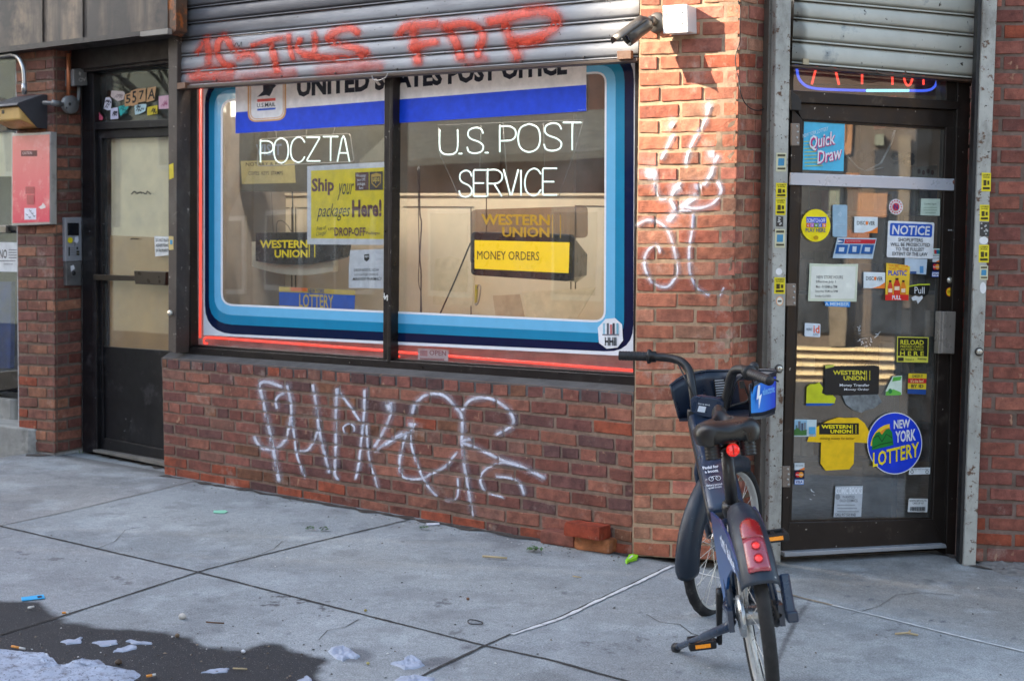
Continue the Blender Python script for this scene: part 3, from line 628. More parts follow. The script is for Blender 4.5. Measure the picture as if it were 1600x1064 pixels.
mb = MB(); slab(mb, DOOR, [(1226, 863), (1478, 850), (1480, 856), (1226, 870)], .05, .2); mb.build("threshold", mat("aluminium_threshold", C(160, 162, 166), rough=.5, metal=.3, dirt=C(90, 86, 84)), BLD, bevel=.003)
# room behind the door
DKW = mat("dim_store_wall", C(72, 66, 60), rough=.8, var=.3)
EB = DOOR.off(-2.6)
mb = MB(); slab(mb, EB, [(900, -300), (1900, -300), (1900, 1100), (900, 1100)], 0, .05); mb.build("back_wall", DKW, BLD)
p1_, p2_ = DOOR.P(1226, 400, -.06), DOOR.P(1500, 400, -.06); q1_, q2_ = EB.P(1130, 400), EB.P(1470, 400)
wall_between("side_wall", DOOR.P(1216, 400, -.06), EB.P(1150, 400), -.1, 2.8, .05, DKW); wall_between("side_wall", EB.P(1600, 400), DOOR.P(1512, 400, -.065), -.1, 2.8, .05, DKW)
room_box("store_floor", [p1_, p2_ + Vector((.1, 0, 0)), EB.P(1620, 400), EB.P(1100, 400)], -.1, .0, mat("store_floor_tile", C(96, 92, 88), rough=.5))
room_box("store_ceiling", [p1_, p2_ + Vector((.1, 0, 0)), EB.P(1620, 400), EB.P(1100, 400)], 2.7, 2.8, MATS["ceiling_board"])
SHV = DOOR.off(-.9)
mb = MB(); rnd = random.Random(4)
for y in (330, 455, 585, 715): slab(mb, SHV, [(1225, y), (1480, y), (1480, y + 6), (1225, y + 6)], .12, .35)
slab(mb, SHV, [(1226, 200), (1236, 200), (1230, 830), (1220, 830)], .1, .3); slab(mb, SHV, [(1405, 320), (1413, 320), (1400, 830), (1392, 830)], .1, .3)
sh = mb.build("store_shelves", mat("shelf_grey", C(104, 104, 106), rough=.6), BLD)
for y in (330, 455, 585, 715, 200):
    x = 1232
    while x < 1475:
        wv = rnd.uniform(9, 26); hv = rnd.uniform(26, 62); c = rnd.choice([C(120, 96, 74), C(88, 82, 80), C(170, 164, 154), C(70, 84, 110), C(120, 60, 50), C(60, 70, 60), C(150, 120, 80), C(46, 44, 46)])
        if rnd.random() < .72: mb = MB(); slab(mb, SHV, [(x, y - hv), (x + wv, y - hv + rnd.uniform(-2, 2)), (x + wv - 1, y - .3), (x, y - .3)], rnd.uniform(.0, .1), .12, c); mb.build("packet", mat("packaging", None, rough=.5, var=.15), sh)
        x += wv + rnd.uniform(1, 8)
# ------------------------------------------------------------------ neighbouring building on the left
NB = thing("apartment_building", "sooty left building with metal fascia, brick pillar and black door numbered 557A", "building")
BLK = mat("black_painted_metal", C(24, 23, 26), rough=.4, metal=.2, var=.3, dirt=C(78, 74, 76), dirt_amt=(.58, .78), dirt_scale=7, speck=C(140, 138, 140), speck_lim=(.73, .75), speck_scale=30)
lpl = Bricks(PIL.P(24, 79), PIL.P(84.5, 73), PIL.P(86, 708), PIL.P(29, 703), PIL.n, 37, LEFP, seed=21, start=0, L=.205, th=.02, orange=(30, 31, 32, 33, 34, 35), mcol=C(124, 106, 92), worn=.9, wr=True)
plo = lpl.build("pillar", NB)
NRV = UW.copy()
lrv = Bricks(PIL.P(84.5, 73), D557.P(128, 76), D557.P(129, 700), PIL.P(86, 708), NRV, 37, [C(120, 76, 66), C(108, 70, 62), C(132, 82, 70), C(112, 66, 56)], seed=23, start=1, L=.205, th=.02, orange=(32, 33, 34, 35), mcol=C(110, 96, 86), worn=.9, wl=True, first=lpl.last)
lrv.build("pillar_return", NB)  # return bricks and mortar coloured darker, the shaded side painted in
mb = MB(); q = [PIL.P(24, 79, -.014), PIL.P(84, 73, -.014), PIL.P(85.5, 720, -.014), PIL.P(29, 720, -.014)]; mb.hexa(q, [p - PIL.n * .32 for p in q]); mb.build("pillar_core", MORTAR, NB)
# fascia
FM = NT("sooty_fascia"); b = FM.b
g0 = FM.noise(5.5, 5, .6, (1, 1, .10)); base = FM.mix(FM.ramp(g0, .44, .66), C(66, 60, 57), C(150, 128, 106)); base = FM.mix(FM.ramp(FM.noise(3, 7, .7), .42, .62), base, C(52, 48, 48)); FM.l(base, b.inputs["Base Color"]); b.inputs["Roughness"].default_value = .5; FM.bump(FM.noise(30, 6, .7), .4, .003)
mb = MB()
FO = FASC
n = 46
for i in range(n):
    xa, xb = -60 + 322 * i / n, -60 + 322 * (i + 1) / n; k = -.010 if i in (18, 27) else .0
    yb0, yb1 = 83 - 30 * (xa + 0) / 262, 83 - 30 * xb / 262
    mb.add([FO.P(xa, -160, k), FO.P(xb, -160, k), FO.P(xb, yb1 - 9, k), FO.P(xa, yb0 - 9, k)], [(0, 1, 2, 3)])
fo = mb.build("fascia", FM.m, NB, smooth=False)
mb = MB(); slab(mb, FO, [(-60, 81), (262, 44), (263, 51), (-60, 90)], .02, .16); slab(mb, FO, [(-60, -160), (262, -160), (262, 44), (-60, 80)], -.02, .12); mb.build("fascia_flange", mat("fascia_trim", C(60, 55, 54), rough=.5, var=.3, dirt=C(128, 118, 108), dirt_amt=(.62, .72), dirt_scale=16), fo)
mb = MB(); slab(mb, FO, [(219, 50), (262, 44.5), (262, 53), (219, 57.5)], .026, .03); mb.build("bent_trim", mat("pale_worn_trim", C(150, 142, 132), rough=.6, dirt=C(70, 64, 60)), fo)
mb = MB(); slab(mb, FO, [(261, -160), (275, -160), (275, 48), (266, 55), (262, 52)], -.005, .08); mb.build("rusty_corner", mat_rust("rusty_sheet", C(96, 66, 46), C(168, 92, 40), (.50, .60), 6), fo)
# soffit beam and residential entrance
mb = MB(); slab(mb, D557, [(100, 40), (268, 30), (268, 92), (100, 112)], .08, .25); slab(mb, D557, [(130, 88), (268, 76), (268, 99), (130, 113)], .06, .2); mb.build("lintel", mat("soot_black_lintel", C(44, 38, 36), rough=.6, var=.3), NB, bevel=.004)
mb = MB()
slab(mb, D557, [(128, 108), (145, 107), (152, 706), (129, 706)], .03, .1); slab(mb, D557, [(140, 116), (146, 116), (152, 700), (147, 700)], .04, .05); slab(mb, D557, [(133, 192), (270, 186), (270, 198), (133, 204)], .035, .1); slab(mb, D557, [(263, 90), (275, 90), (275, 730), (263, 730)], .02, .08); slab(mb, D557, [(140, 108), (266, 99), (266, 104), (140, 114)], .03, .08)
rf = mb.build("residential_frame", BLK, NB, bevel=.003)
mb = MB(); slab(mb, D557, [(140, 108), (266, 100), (266, 192), (140, 198)], -.01, .006); mb.build("transom_pane", mat_glass("transom_glass", (.9, .91, .88, 1), 1.8, .05), rf)
mb = MB(); slab(mb, D557, [(140, 60), (290, 60), (290, 215), (140, 215)], -.16, .02); mb.build("transom_board", mat("grey_green_board", C(98, 98, 88), rough=.7), rf)
DM = MB()
slab(DM, D557, [(146, 202), (266, 197), (266, 213), (158, 217)], .012, .045); slab(DM, D557, [(146, 202), (158, 217), (160, 541), (162, 684), (150, 704)], .011, .045); slab(DM, D557, [(150, 704), (162, 684), (266, 704), (266, 725)], .0125, .045); slab(DM, D557, [(159.5, 541), (266, 548), (266, 706), (161, 686)], -.004, .02)
dm = DM.build("residential_door", BLK, NB, bevel=.003)
mb = MB(); slab(mb, D557, [(156, 214), (268, 209), (268, 552), (158, 545)], -.008, .006); mb.build("pane", mat_glass("door557_glass", (.98, .98, .97, 1), 2.4, .03), dm)
mb = MB(); slab(mb, D557, [(172, 368), (268, 372), (268, 560), (172, 552)], -.03, .004); mb.build("kraft_backing", mat("kraft_paper", C(190, 150, 98), rough=.8, var=.14, vs_=5), dm)
mb = MB(); slab(mb, D557, [(174, 214), (268, 209), (268, 372), (174, 368)], -.035, .004); mb.build("reflection_backing", mat("reflected_cream", C(236, 220, 180), rough=.8, var=.1), dm)  # cream sheet stands in for the bright street reflected in this pane
mb = MB(); slab(mb, D557, [(146, 429), (212, 431), (212, 439), (146, 438)], .05, .03); slab(mb, D557, [(209, 423), (259, 425), (258, 446), (211, 444)], .07, .055); pb2 = mb.build("push_bar", mat("dark_push_bar", C(66, 58, 50), rough=.35, metal=.5, var=.15), dm, bevel=.003)
mb = MB(); slab(mb, D557, [(145, 702), (262, 722), (262, 730), (145, 706)], .06, .16); mb.build("threshold", mat("worn_threshold", C(118, 112, 104), rough=.7, dirt=C(70, 66, 60)), NB, bevel=.004)
mb = MB(); slab(mb, D557, [(128, 60), (275, 60), (275, 740), (128, 740)], -.30, .05); mb.build("hall_wall", mat("hall_dark", C(120, 104, 84), rough=.8), NB)
# far-left shop
SHL = PIL.off(-.22)
mb = MB(); slab(mb, SHL, [(-200, 600), (30, 578), (30, 606), (-200, 640)], .04, .15); sf = mb.build("shop_front", BLK, NB, bevel=.003)
mb = MB(); slab(mb, SHL, [(-200, 60), (40, 60), (40, 88), (-200, 100)], .05, .2); mb.build("head_rail", BLK, sf, bevel=.003)
mb = MB(); slab(mb, SHL, [(-100, 350), (28, 352), (28, 361), (-100, 358)], .03, .06); mb.build("mid_rail", BLK, sf, bevel=.003)
mb = MB(); slab(mb, SHL, [(-200, 80), (34, 80), (34, 590), (-200, 610)], 0, .006); mb.build("pane", GLAZE, sf)
mb = MB(); slab(mb, SHL, [(-20, 353), (9, 353), (9, 364), (-20, 364)], .05, .04); mb.build("pull_handle", mat("dull_steel", C(130, 126, 120), rough=.35, metal=.6), sf, bevel=.003)
mb = MB(); slab(mb, SHL, [(-200, 60), (60, 60), (60, 620), (-200, 620)], -.8, .05); mb.build("shop_interior", mat("shop_dark", C(30, 34, 44), rough=.8, var=.3), NB)
mb = MB(); slab(mb, SHL, [(-90, 440), (18, 440), (16, 575), (-90, 575)], -.06, .03); mb.build("window_stock", mat("blue_stock", C(24, 58, 128), rough=.5, var=.5, vs_=9), sf)
mb = MB(); slab(mb, SHL, [(-90, 205), (20, 207), (20, 276), (-90, 276)], -.02, .01); mb.build("reflection_sheet", mat("cream_reflection", C(236, 224, 190), rough=.6), sf)  # cream sheet painted in for a reflection on the shop pane
wall_between("upper_wall", W0.P(-900, 300, -.10), W0.P(261, 300, -.10), 2.98, 9.5, .5, UPP, NB)
wall_between("upper_wall", W0.P(-900, 300, -.10), SHL.P(-180, 300), -.2, 2.98, .3, UPP, NB)
# concrete stoop
CON = mat("stoop_concrete", C(150, 148, 142), rough=.9, var=.25, vs_=8, dirt=C(92, 90, 86), dirt_amt=(.5, .72), bump=.006, bs=50)
mb = MB()
def step(pts, e0, z1, z0):
    a = [Vector((p.x, p.y, z1)) for p in pts]; b = [Vector((p.x, p.y, z0)) for p in pts]; n = len(a)
    mb.add(a + b, [tuple(range(n)), tuple(range(2 * n - 1, n - 1, -1))] + [(i, n + i, n + (i + 1) % n, (i + 1) % n) for i in range(n)])
def nose(pl, y, e, xr): return pl.P(xr, y, e), pl.P(-300, y, e)
zs1 = W0.P(30, 668, .06).z; zs2 = W0.P(22, 624, -.16).z
a_, b_ = W0.P(53, 668, .06), W0.P(-300, 668, .06); ar = bez([a_ - UW * .05 + NW * .0, a_ - NW * .02, a_ - NW * .30], 6)
step([b_, a_ - UW * .06, a_ - UW * .02 - NW * .015, a_ - NW * .06, a_ - NW * .30, b_ - NW * .30], 0, zs1, -.3)
a_, b_ = W0.P(22, 626, -.16), W0.P(-300, 626, -.16)
step([b_ - NW * .002, a_ - UW * .05, a_ - UW * .015 - NW * .012, a_ - NW * .05, a_ - NW * .30, b_ - NW * .30], 0, zs2, -.3)
mb.build("stoop", CON, NB, bevel=.012)

# ------------------------------------------------------------------ ground
class G: pass
u_ax = UW; w_ax = NW; org = Vector((g1.x, g1.y, 0))
NUg, NWg = 780, 500
us = np.linspace(-4.4, 3.6, NUg); ws = np.linspace(-.9, 4.2, NWg)
UU, WW = np.meshgrid(us, ws)
GX = org.x + u_ax.x * UU + w_ax.x * WW; GY = org.y + u_ax.y * UU + w_ax.y * WW
GZ = GR.o.z - (GR.n.x * (GX - GR.o.x) + GR.n.y * (GY - GR.o.y)) / GR.n.z
rg = np.random.default_rng(5)
def vnoise(X, Y, f, seed):
    r = np.random.default_rng(seed).random((64, 64)); x = X * f; y = Y * f; xi = np.floor(x).astype(int); yi = np.floor(y).astype(int); fx = x - xi; fy = y - yi; fx = fx * fx * (3 - 2 * fx); fy = fy * fy * (3 - 2 * fy)
    g = lambda a, b: r[a % 64, b % 64]
    return (g(xi, yi) * (1 - fx) + g(xi + 1, yi) * fx) * (1 - fy) + (g(xi, yi + 1) * (1 - fx) + g(xi + 1, yi + 1) * fx) * fy
def fbm(X, Y, f, seed, o=4): return sum(vnoise(X, Y, f * 2 ** k, seed + k) / 2 ** (k + 1) for k in range(o)) / (1 - .5 ** o)
GZ = GZ + (fbm(GX, GY, 3.0, 3) - .5) * .002
def gp(px, py): p = GR.P(px, py); return p
def uv(p): d = Vector((p.x - org.x, p.y - org.y, 0)); return d.dot(u_ax), d.dot(w_ax)
def poly_sd(pts):
    """signed distance (metres, + inside) of every ground point to a pixel outline laid on the ground"""
    P = [uv(gp(*q)) for q in pts]; D = np.full(UU.shape, 1e9); ins = np.zeros(UU.shape, bool)
    for (ax, ay), (bx, by) in zip(P, P[1:] + P[:1]):
        dx, dy = bx - ax, by - ay; L = dx * dx + dy * dy + 1e-12; t = np.clip(((UU - ax) * dx + (WW - ay) * dy) / L, 0, 1)
        D = np.minimum(D, np.hypot(UU - ax - t * dx, WW - ay - t * dy)); cond = ((ay > WW) != (by > WW)) & (UU < (bx - ax) * (WW - ay) / ((by - ay) or 1e-9) + ax); ins ^= cond
    return np.where(ins, D, -D)
tone = np.stack([np.full(UU.shape, c) for c in C(146, 150, 151)[:3]], -1)
tone *= (.80 + .40 * fbm(GX, GY, 1.6, 11, 5))[..., None]
def over(mask, col, k=1.0):
    global tone
    m = np.clip(mask, 0, 1)[..., None] * k; tone = tone * (1 - m) + np.array(C(*col)[:3]) * m
left_slab = poly_sd([(-60, 822), (0, 822), (250, 766), (330, 750), (250, 730), (-60, 700)]); over(left_slab * 60, (150, 146, 142), .5)
apron = poly_sd([(1190, 866), (1240, 925), (1600, 1010), (1800, 1060), (1800, 860), (1500, 850)]); over(apron * 40, (150, 146, 140), .3)
over(apron * 8 * fbm(GX, GY, 4, 77), (104, 98, 92), .45)
for pts, col, k, soft in (([(730, 838), (760, 828), (830, 842), (835, 858), (770, 860)], (96, 98, 104), .55, 14), ([(1228, 866), (1270, 868), (1330, 866), (1300, 885), (1240, 880)], (84, 78, 74), .45, 9), ([(1390, 876), (1420, 872), (1440, 884), (1420, 898), (1396, 888)], (84, 82, 82), .5, 12), ([(1436, 902), (1460, 903), (1470, 910), (1450, 914)], (66, 66, 68), .7, 30), ([(1438, 888), (1462, 892), (1470, 898), (1450, 898)], (84, 82, 80), .4, 14), ([(1500, 868), (1530, 878), (1560, 905), (1520, 890)], (96, 84, 70), .6, 14)):
    sd = poly_sd(pts) + (fbm(GX, GY, 9, 31) - .5) * .12; over(sd * soft, col, k)
wet = poly_sd([(-200, 936), (0, 938), (62, 940), (86, 960), (100, 972), (150, 974), (228, 982), (300, 996), (316, 1010), (380, 1013), (412, 1006), (440, 1008), (480, 1020), (520, 1030), (536, 1090), (500, 1200), (-200, 1200)])
wetm = np.clip((wet + (fbm(GX, GY, 5, 41) - .5) * .13) * 28, 0, 1); over(wetm, (27, 31, 36), .96)
for cx, cy, rx in ((685, 1038, 40), (700, 1056, 34), (545, 1024, 40), (640, 1034, 18), (730, 1012, 22), (340, 984, 16)):
    sd = poly_sd(disc(cx, cy, rx, rx * .33)) + (fbm(GX, GY, 10, 61) - .5) * .1; over(sd * 25, (92, 92, 96), .75)
# chewing-gum and drip spots
spots = [(882, 926, 7), (866, 1015, 6), (974, 1044, 7), (906, 891, 5), (1069, 891, 4), (730, 891, 3), (787, 867, 4), (732, 873, 3), (1325, 931, 6), (1361, 936, 7), (1356, 916, 5), (1411, 923, 5), (1432, 912, 5), (1402, 928, 3), (1485, 910, 6), (1455, 969, 6), (1473, 970, 7), (1425, 978, 4), (1584, 997, 7), (1546, 914, 3), (307, 928, 8), (208, 824, 4), (226, 808, 4), (1248, 1000, 3), (920, 1028, 3), (1100, 941, 3), (630, 846, 4), (675, 880, 4), (522, 865, 5), (800, 922, 4), (1000, 957, 5), (945, 1005, 3), (1120, 968, 4), (823, 1004, 5), (450, 990, 6), (500, 950, 5), (560, 905, 3), (1060, 1050, 8), (1340, 1040, 3), (1355, 1030, 2), (1260, 972, 2), (1530, 1000, 3), (30, 862, 7), (190, 905, 6)]
for x, y, r in spots:
    sd = poly_sd(disc(x, y, r, r * .36, 10)) + (fbm(GX, GY, 22, 71) - .5) * .012; over(sd * 110, (88, 90, 98), .8)
for x, y, r in ((445, 941, 22), (500, 953, 14), (40, 867, 16), (82, 871, 12), (190, 905, 14), (950, 1012, 22), (1030, 995, 18), (715, 990, 20), (700, 938, 10), (450, 936, 18), (1400, 985, 9)):
    sd = poly_sd(disc(x, y, r, r * .32, 12)) + (fbm(GX, GY, 30, 91) - .62) * .5; over(sd * 60, (84, 82, 84), .8)
drip = np.full(UU.shape, 1e9)
for a, b in zip([(1265, 938), (1256, 950), (1244, 968), (1236, 985), (1228, 1000), (1222, 1014), (1216, 1028)], [(1256, 950), (1244, 968), (1236, 985), (1228, 1000), (1222, 1014), (1216, 1028), (1212, 1040)]):
    (ax, ay), (bx, by) = uv(gp(*a)), uv(gp(*b)); dx, dy = bx - ax, by - ay; t = np.clip(((UU - ax) * dx + (WW - ay) * dy) / (dx * dx + dy * dy), 0, 1); drip = np.minimum(drip, np.hypot(UU - ax - t * dx, WW - ay - t * dy))
over((.013 - drip + (fbm(GX, GY, 40, 95) - .5) * .012) * 150, (84, 84, 86), .85)
dry = 1 - wetm
over((fbm(GX, GY, 7, 55) - .56) * 7 * dry, (112, 114, 116), .42); over((fbm(GX, GY, 5, 58) - .58) * 6 * dry, (174, 180, 182), .4); over((fbm(GX, GY, 2.2, 63) - .55) * 5 * dry, (118, 118, 116), .35)
for pts, col, k in (([(0, 822), (310, 894), (100, 962), (-260, 1070), (-420, 900)], (152, 150, 150), .25), ([(310, 894), (640, 812), (1046, 884), (758, 1009)], (138, 140, 140), .22), ([(758, 1009), (1046, 884), (1215, 924), (1230, 1100), (1000, 1100)], (150, 154, 158), .22)): over(np.clip(poly_sd(pts) * 60, 0, 1) * dry, col, k)
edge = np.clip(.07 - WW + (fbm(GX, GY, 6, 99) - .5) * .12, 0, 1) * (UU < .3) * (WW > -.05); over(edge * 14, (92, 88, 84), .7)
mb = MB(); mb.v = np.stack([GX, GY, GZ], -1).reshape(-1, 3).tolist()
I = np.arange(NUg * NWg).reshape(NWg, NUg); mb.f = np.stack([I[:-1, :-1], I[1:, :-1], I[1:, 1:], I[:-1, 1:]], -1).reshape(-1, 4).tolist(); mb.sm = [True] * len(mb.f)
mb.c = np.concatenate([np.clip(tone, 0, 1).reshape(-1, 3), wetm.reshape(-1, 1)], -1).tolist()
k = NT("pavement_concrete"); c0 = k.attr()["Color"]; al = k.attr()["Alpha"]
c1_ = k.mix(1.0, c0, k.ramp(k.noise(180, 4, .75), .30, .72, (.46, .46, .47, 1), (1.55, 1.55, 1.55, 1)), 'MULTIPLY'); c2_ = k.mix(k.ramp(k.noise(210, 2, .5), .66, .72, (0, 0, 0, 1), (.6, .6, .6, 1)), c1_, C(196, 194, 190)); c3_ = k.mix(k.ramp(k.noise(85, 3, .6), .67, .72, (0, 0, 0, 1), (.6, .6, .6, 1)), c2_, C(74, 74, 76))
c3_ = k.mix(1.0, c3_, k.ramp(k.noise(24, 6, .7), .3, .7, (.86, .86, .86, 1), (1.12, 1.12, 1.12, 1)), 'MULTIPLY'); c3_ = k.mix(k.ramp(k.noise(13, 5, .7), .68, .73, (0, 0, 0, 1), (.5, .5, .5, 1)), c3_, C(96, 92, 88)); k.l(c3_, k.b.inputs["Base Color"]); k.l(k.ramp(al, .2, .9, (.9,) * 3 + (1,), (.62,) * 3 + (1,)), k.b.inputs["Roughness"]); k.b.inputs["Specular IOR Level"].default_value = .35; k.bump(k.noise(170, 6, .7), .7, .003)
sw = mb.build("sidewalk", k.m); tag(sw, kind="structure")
def strip(name, pts, w, col, m, z=.0022, wob=.25):
    mb = MB(); pp = [gp(*q) for q in pts]; dense = []
    for a, b in zip(pp, pp[1:]):
        n = max(2, int((b - a).length / .03)); dense += [a + (b - a) * i / n for i in range(n)]
    dense.append(pp[-1]); n = len(dense); vv = []
    for i, p in enumerate(dense):
        t = dense[min(i + 1, n - 1)] - dense[max(i - 1, 0)]; sd_ = Vector((t.y, -t.x, 0)).normalized(); f = 1 + wob * 2 * mnoise.noise(p * 14); g = w * .4 * mnoise.noise(p * 8 + Vector((5, 0, 0))) * wob * 2
        for s_ in (-1, 1): vv.append(p + sd_ * (s_ * w / 2 * f + g) + Vector((0, 0, z + .0008 * (i % 2))))
    mb.add(vv, [(2 * i, 2 * i + 1, 2 * i + 3, 2 * i + 2) for i in range(n - 1)], col); return mb.build(name, m, sw)
JM = mat("joint_dirt", None, rough=.95, var=.5, vs_=40)
DJ = C(58, 56, 54); WJ = C(206, 206, 206)
strip("joint", [(-420, 725), (0, 822), (310, 894), (530, 951), (758, 1009), (860, 1031), (970, 1062), (1100, 1098)], .013, DJ, JM)
strip("joint", [(640, 812), (480, 850), (325, 889), (100, 962), (-260, 1070)], .012, DJ, JM); strip("joint", [(760, 1008), (700, 1036), (640, 1066)], .014, DJ, JM)
strip("joint", [(1046, 884), (1000, 906), (940, 934), (870, 966), (800, 990), (758, 1009)], .010, DJ, JM); strip("joint", [(0, 822), (120, 796), (250, 765), (330, 745)], .007, C(112, 106, 98), JM)
strip("grout_line", [(1050, 884.5), (1004, 907), (941, 936.5), (872, 968), (800, 992)], .018, WJ, mat("white_grout", None, rough=.9, var=.25, vs_=30, dirt=C(120, 118, 116), dirt_amt=(.6, .7), dirt_scale=20), .0032, .35); strip("grout_line", [(1300, 946), (1400, 970), (1500, 995), (1610, 1021), (1700, 1042)], .012, WJ, MATS["white_grout"], .0032, .3); strip("grout_line", [(1052, 884), (1100, 898), (1180, 917)], .012, WJ, MATS["white_grout"], .0032, .4)
strip("joint", [(1180, 914), (1215, 924), (1265, 937), (1310, 948)], .016, C(150, 136, 118), JM)
CK = [[(352, 880), (380, 872), (402, 868), (428, 858), (441, 846)], [(1010, 960), (1030, 972), (1062, 976), (1080, 990), (1120, 1002)], [(560, 968), (540, 980), (512, 985), (498, 1000)], [(1330, 960), (1372, 948), (1400, 930), (1440, 926), (1490, 930)], [(150, 858), (180, 846), (196, 828), (230, 822)]]
for c_ in CK: strip("crack", c_, .0035, C(84, 82, 80), JM, .0022, .6)
FT = mat("foot_dirt_shade", None, rough=.95, var=.5, vs_=30, dirt=C(120, 108, 98), dirt_amt=(.55, .7), dirt_scale=30)  # wall-foot debris; its dark tone doubles as painted contact shadow
strip("foot_dirt_shade", [(254, 743), (420, 772), (600, 803), (800, 837), (988, 869)], .045, C(66, 58, 53), FT, .003, .9); strip("foot_dirt_shade", [(985, 870), (1060, 874), (1138, 879)], .05, C(70, 62, 56), FT, .003, .9); strip("foot_dirt_shade", [(1136, 878), (1182, 868), (1228, 868)], .05, C(60, 54, 50), FT, .003, .8); strip("foot_dirt_shade", [(40, 712), (86, 711), (130, 704), (150, 708), (250, 732)], .05, C(66, 60, 54), FT, .003, .9); strip("foot_dirt_shade", [(1482, 866), (1520, 884), (1610, 896), (1690, 900)], .05, C(76, 68, 62), FT, .003, .8)
# road, far pavement: seen only in the glass
mb = MB(); mb.add([Vector((x, y, -.30)) for x, y in ((-90, -90), (90, -90), (90, 90), (-90, 90))], [(0, 1, 2, 3)]); rd_ = mb.build("road", mat("asphalt", C(66, 66, 68), rough=.9, var=.2, vs_=2)); tag(rd_, kind="structure")
# ------------------------------------------------------------------ the other side of the street (seen only in the glass; it also shades the pavement)
def UVp(u, w, z): return Vector((org.x + u_ax.x * u + w_ax.x * w, org.y + u_ax.y * u + w_ax.y * w, z))
def prism(mb, base, z0, z1, col=None):
    a = [Vector((p.x, p.y, z1 if not isinstance(z1, (list, tuple)) else z1[i])) for i, p in enumerate(base)]; b = [Vector((p.x, p.y, z0)) for p in base]; n = len(a)
    mb.add(a + b, [tuple(range(n)), tuple(range(2 * n - 1, n - 1, -1))] + [(i, (i + 1) % n, n + (i + 1) % n, n + i) for i in range(n)], col)
SHs = Vector((SUN_H.x, SUN_H.y, 0)).normalized()
def su(p, d): return p + SHs * d
DKG = mat("far_window_glass", C(46, 50, 56), rough=.12, spec=.6)
def far_building(name, label, ua, ub, h, m, depth=12, slant=True, rowsz=(3.2, 6.4, 9.6, 12.8), cols=5, wcol=None):
    t = thing(name, label, "building", UVp((ua + ub) / 2, 14, -.3)); t.location = (0, 0, 0)
    a, b = UVp(ua, 14, 0), UVp(ub, 14, 0)
    mb = MB(); base = [a, b, su(b, depth) if slant else UVp(ub, 14 + depth, 0), su(a, depth) if slant else UVp(ua, 14 + depth, 0)]
    prism(mb, base, -.4, h); mb.build("wall", m, t)
    n = UVp(0, 13, 0) - UVp(0, 14, 0)
    for z in rowsz:
        if z + 1.7 > h: break
        for k in range(cols):
            u = ua + (ub - ua) * (k + .5) / cols; fb = MB(); q = [UVp(u - .5, 13.97, z + 1.6), UVp(u + .5, 13.97, z + 1.6), UVp(u + .5, 13.97, z), UVp(u - .5, 13.97, z)]; fb.hexa([p + n * .06 for p in q], q); wf = fb.build("window", wcol or mat("far_window_frame", C(220, 214, 200), rough=.6), t)
            gb = MB(); q2 = [UVp(u - .42, 13.9, z + 1.5), UVp(u + .42, 13.9, z + 1.5), UVp(u + .42, 13.9, z + .1), UVp(u - .42, 13.9, z + .1)]; gb.hexa([p + n * .02 for p in q2], q2); gb.build("pane", DKG, wf)
    return t
CRM = mat("cream_stucco", C(238, 222, 184), rough=.9, var=.08, vs_=1.2)
GAPC = -23.95  # gap added between the far buildings so sun reaches the upper pilaster
far_building("tall_building", "tall cream stucco building across the street, left of the added sun gap", -46, GAPC - .42, 19, CRM, cols=9)
far_building("tall_building", "tall cream stucco building across the street, right of the added sun gap", GAPC + .42, -18.9, 19, CRM, cols=2)
t = thing("added_sun_blocker", "unseen sloped blocker added in the sun gap to shape the light patch", "building")  # unseen blocker with a sloped top, added to trim the sun patch
mb = MB(); A0, A1 = su(UVp(GAPC - .40, 14, 0), 2), su(UVp(GAPC + .40, 14, 0), 2); prism(mb, [su(A0, 1), su(A1, 1), su(A1, 2), su(A0, 2)], -.4, [17.0, 17.75, 17.75, 17.0]); mb.build("wall", CRM, t)
far_building("low_garage", "low grey garage across the street under open sky", -18.85, -17.65, 4.2, mat("garage_grey", C(120, 116, 110), rough=.9), rowsz=(.6,), cols=1, slant=False)
far_building("grey_house", "narrow grey house across the street beside the low garage", -17.6, -13.85, 8.0, mat("far_grey", C(128, 122, 112), rough=.9, var=.3, vs_=1.5), rowsz=(.7, 4.2), cols=2, slant=False)
bb = far_building("brick_house", "brick house across the street with a beige pent roof", -13.8, 2.5, 8.5, mat("far_brick", C(196, 128, 104), rough=.9, var=.3, vs_=4), rowsz=(.7, 4.6), cols=6, slant=False)
mb = MB(); q = [UVp(-13.7, 14, 3.9), UVp(2.4, 14, 3.9), UVp(2.4, 12.9, 3.1), UVp(-13.7, 12.9, 3.1)]; mb.hexa(q, [p - Vector((0, 0, .12)) for p in q]); mb.build("roof", mat("beige_shingle", C(236, 218, 180), rough=.9, var=.3, vs_=3, stretch=(1, 1, 8)), bb)
# tree on the far pavement
t = thing("bare_tree", "bare winter street tree on the far pavement", "tree", UVp(-15.75, 11.5, -.3))
rnd = random.Random(2); mb = MB(); tb = MB()
def limb(p, d, r, n):
    q = p + d; tb_ = (mb if n == 5 else tb); tb_.tube([p, p + d * .5 + Vector((rnd.uniform(-.1, .1), rnd.uniform(-.1, .1), 0)), q], [r, r * .85, r * .7], 7)
    if n > 0:
        for k in range(3 if n > 1 else 2):
            dd = d.length * rnd.uniform(.6, .8) * (d.normalized() + Vector((rnd.uniform(-.7, .7), rnd.uniform(-.7, .7), rnd.uniform(-.1, .4)))).normalized(); limb(q, dd, r * .62, n - 1)
limb(Vector((0, 0, 0)), Vector((.1, 0, 2.4)), .15, 5)
BRK = mat("bark", C(92, 80, 68), rough=.9, var=.3, bump=.01, bs=20)
mb.build("trunk", BRK, t); tb.build("crown", BRK, t)
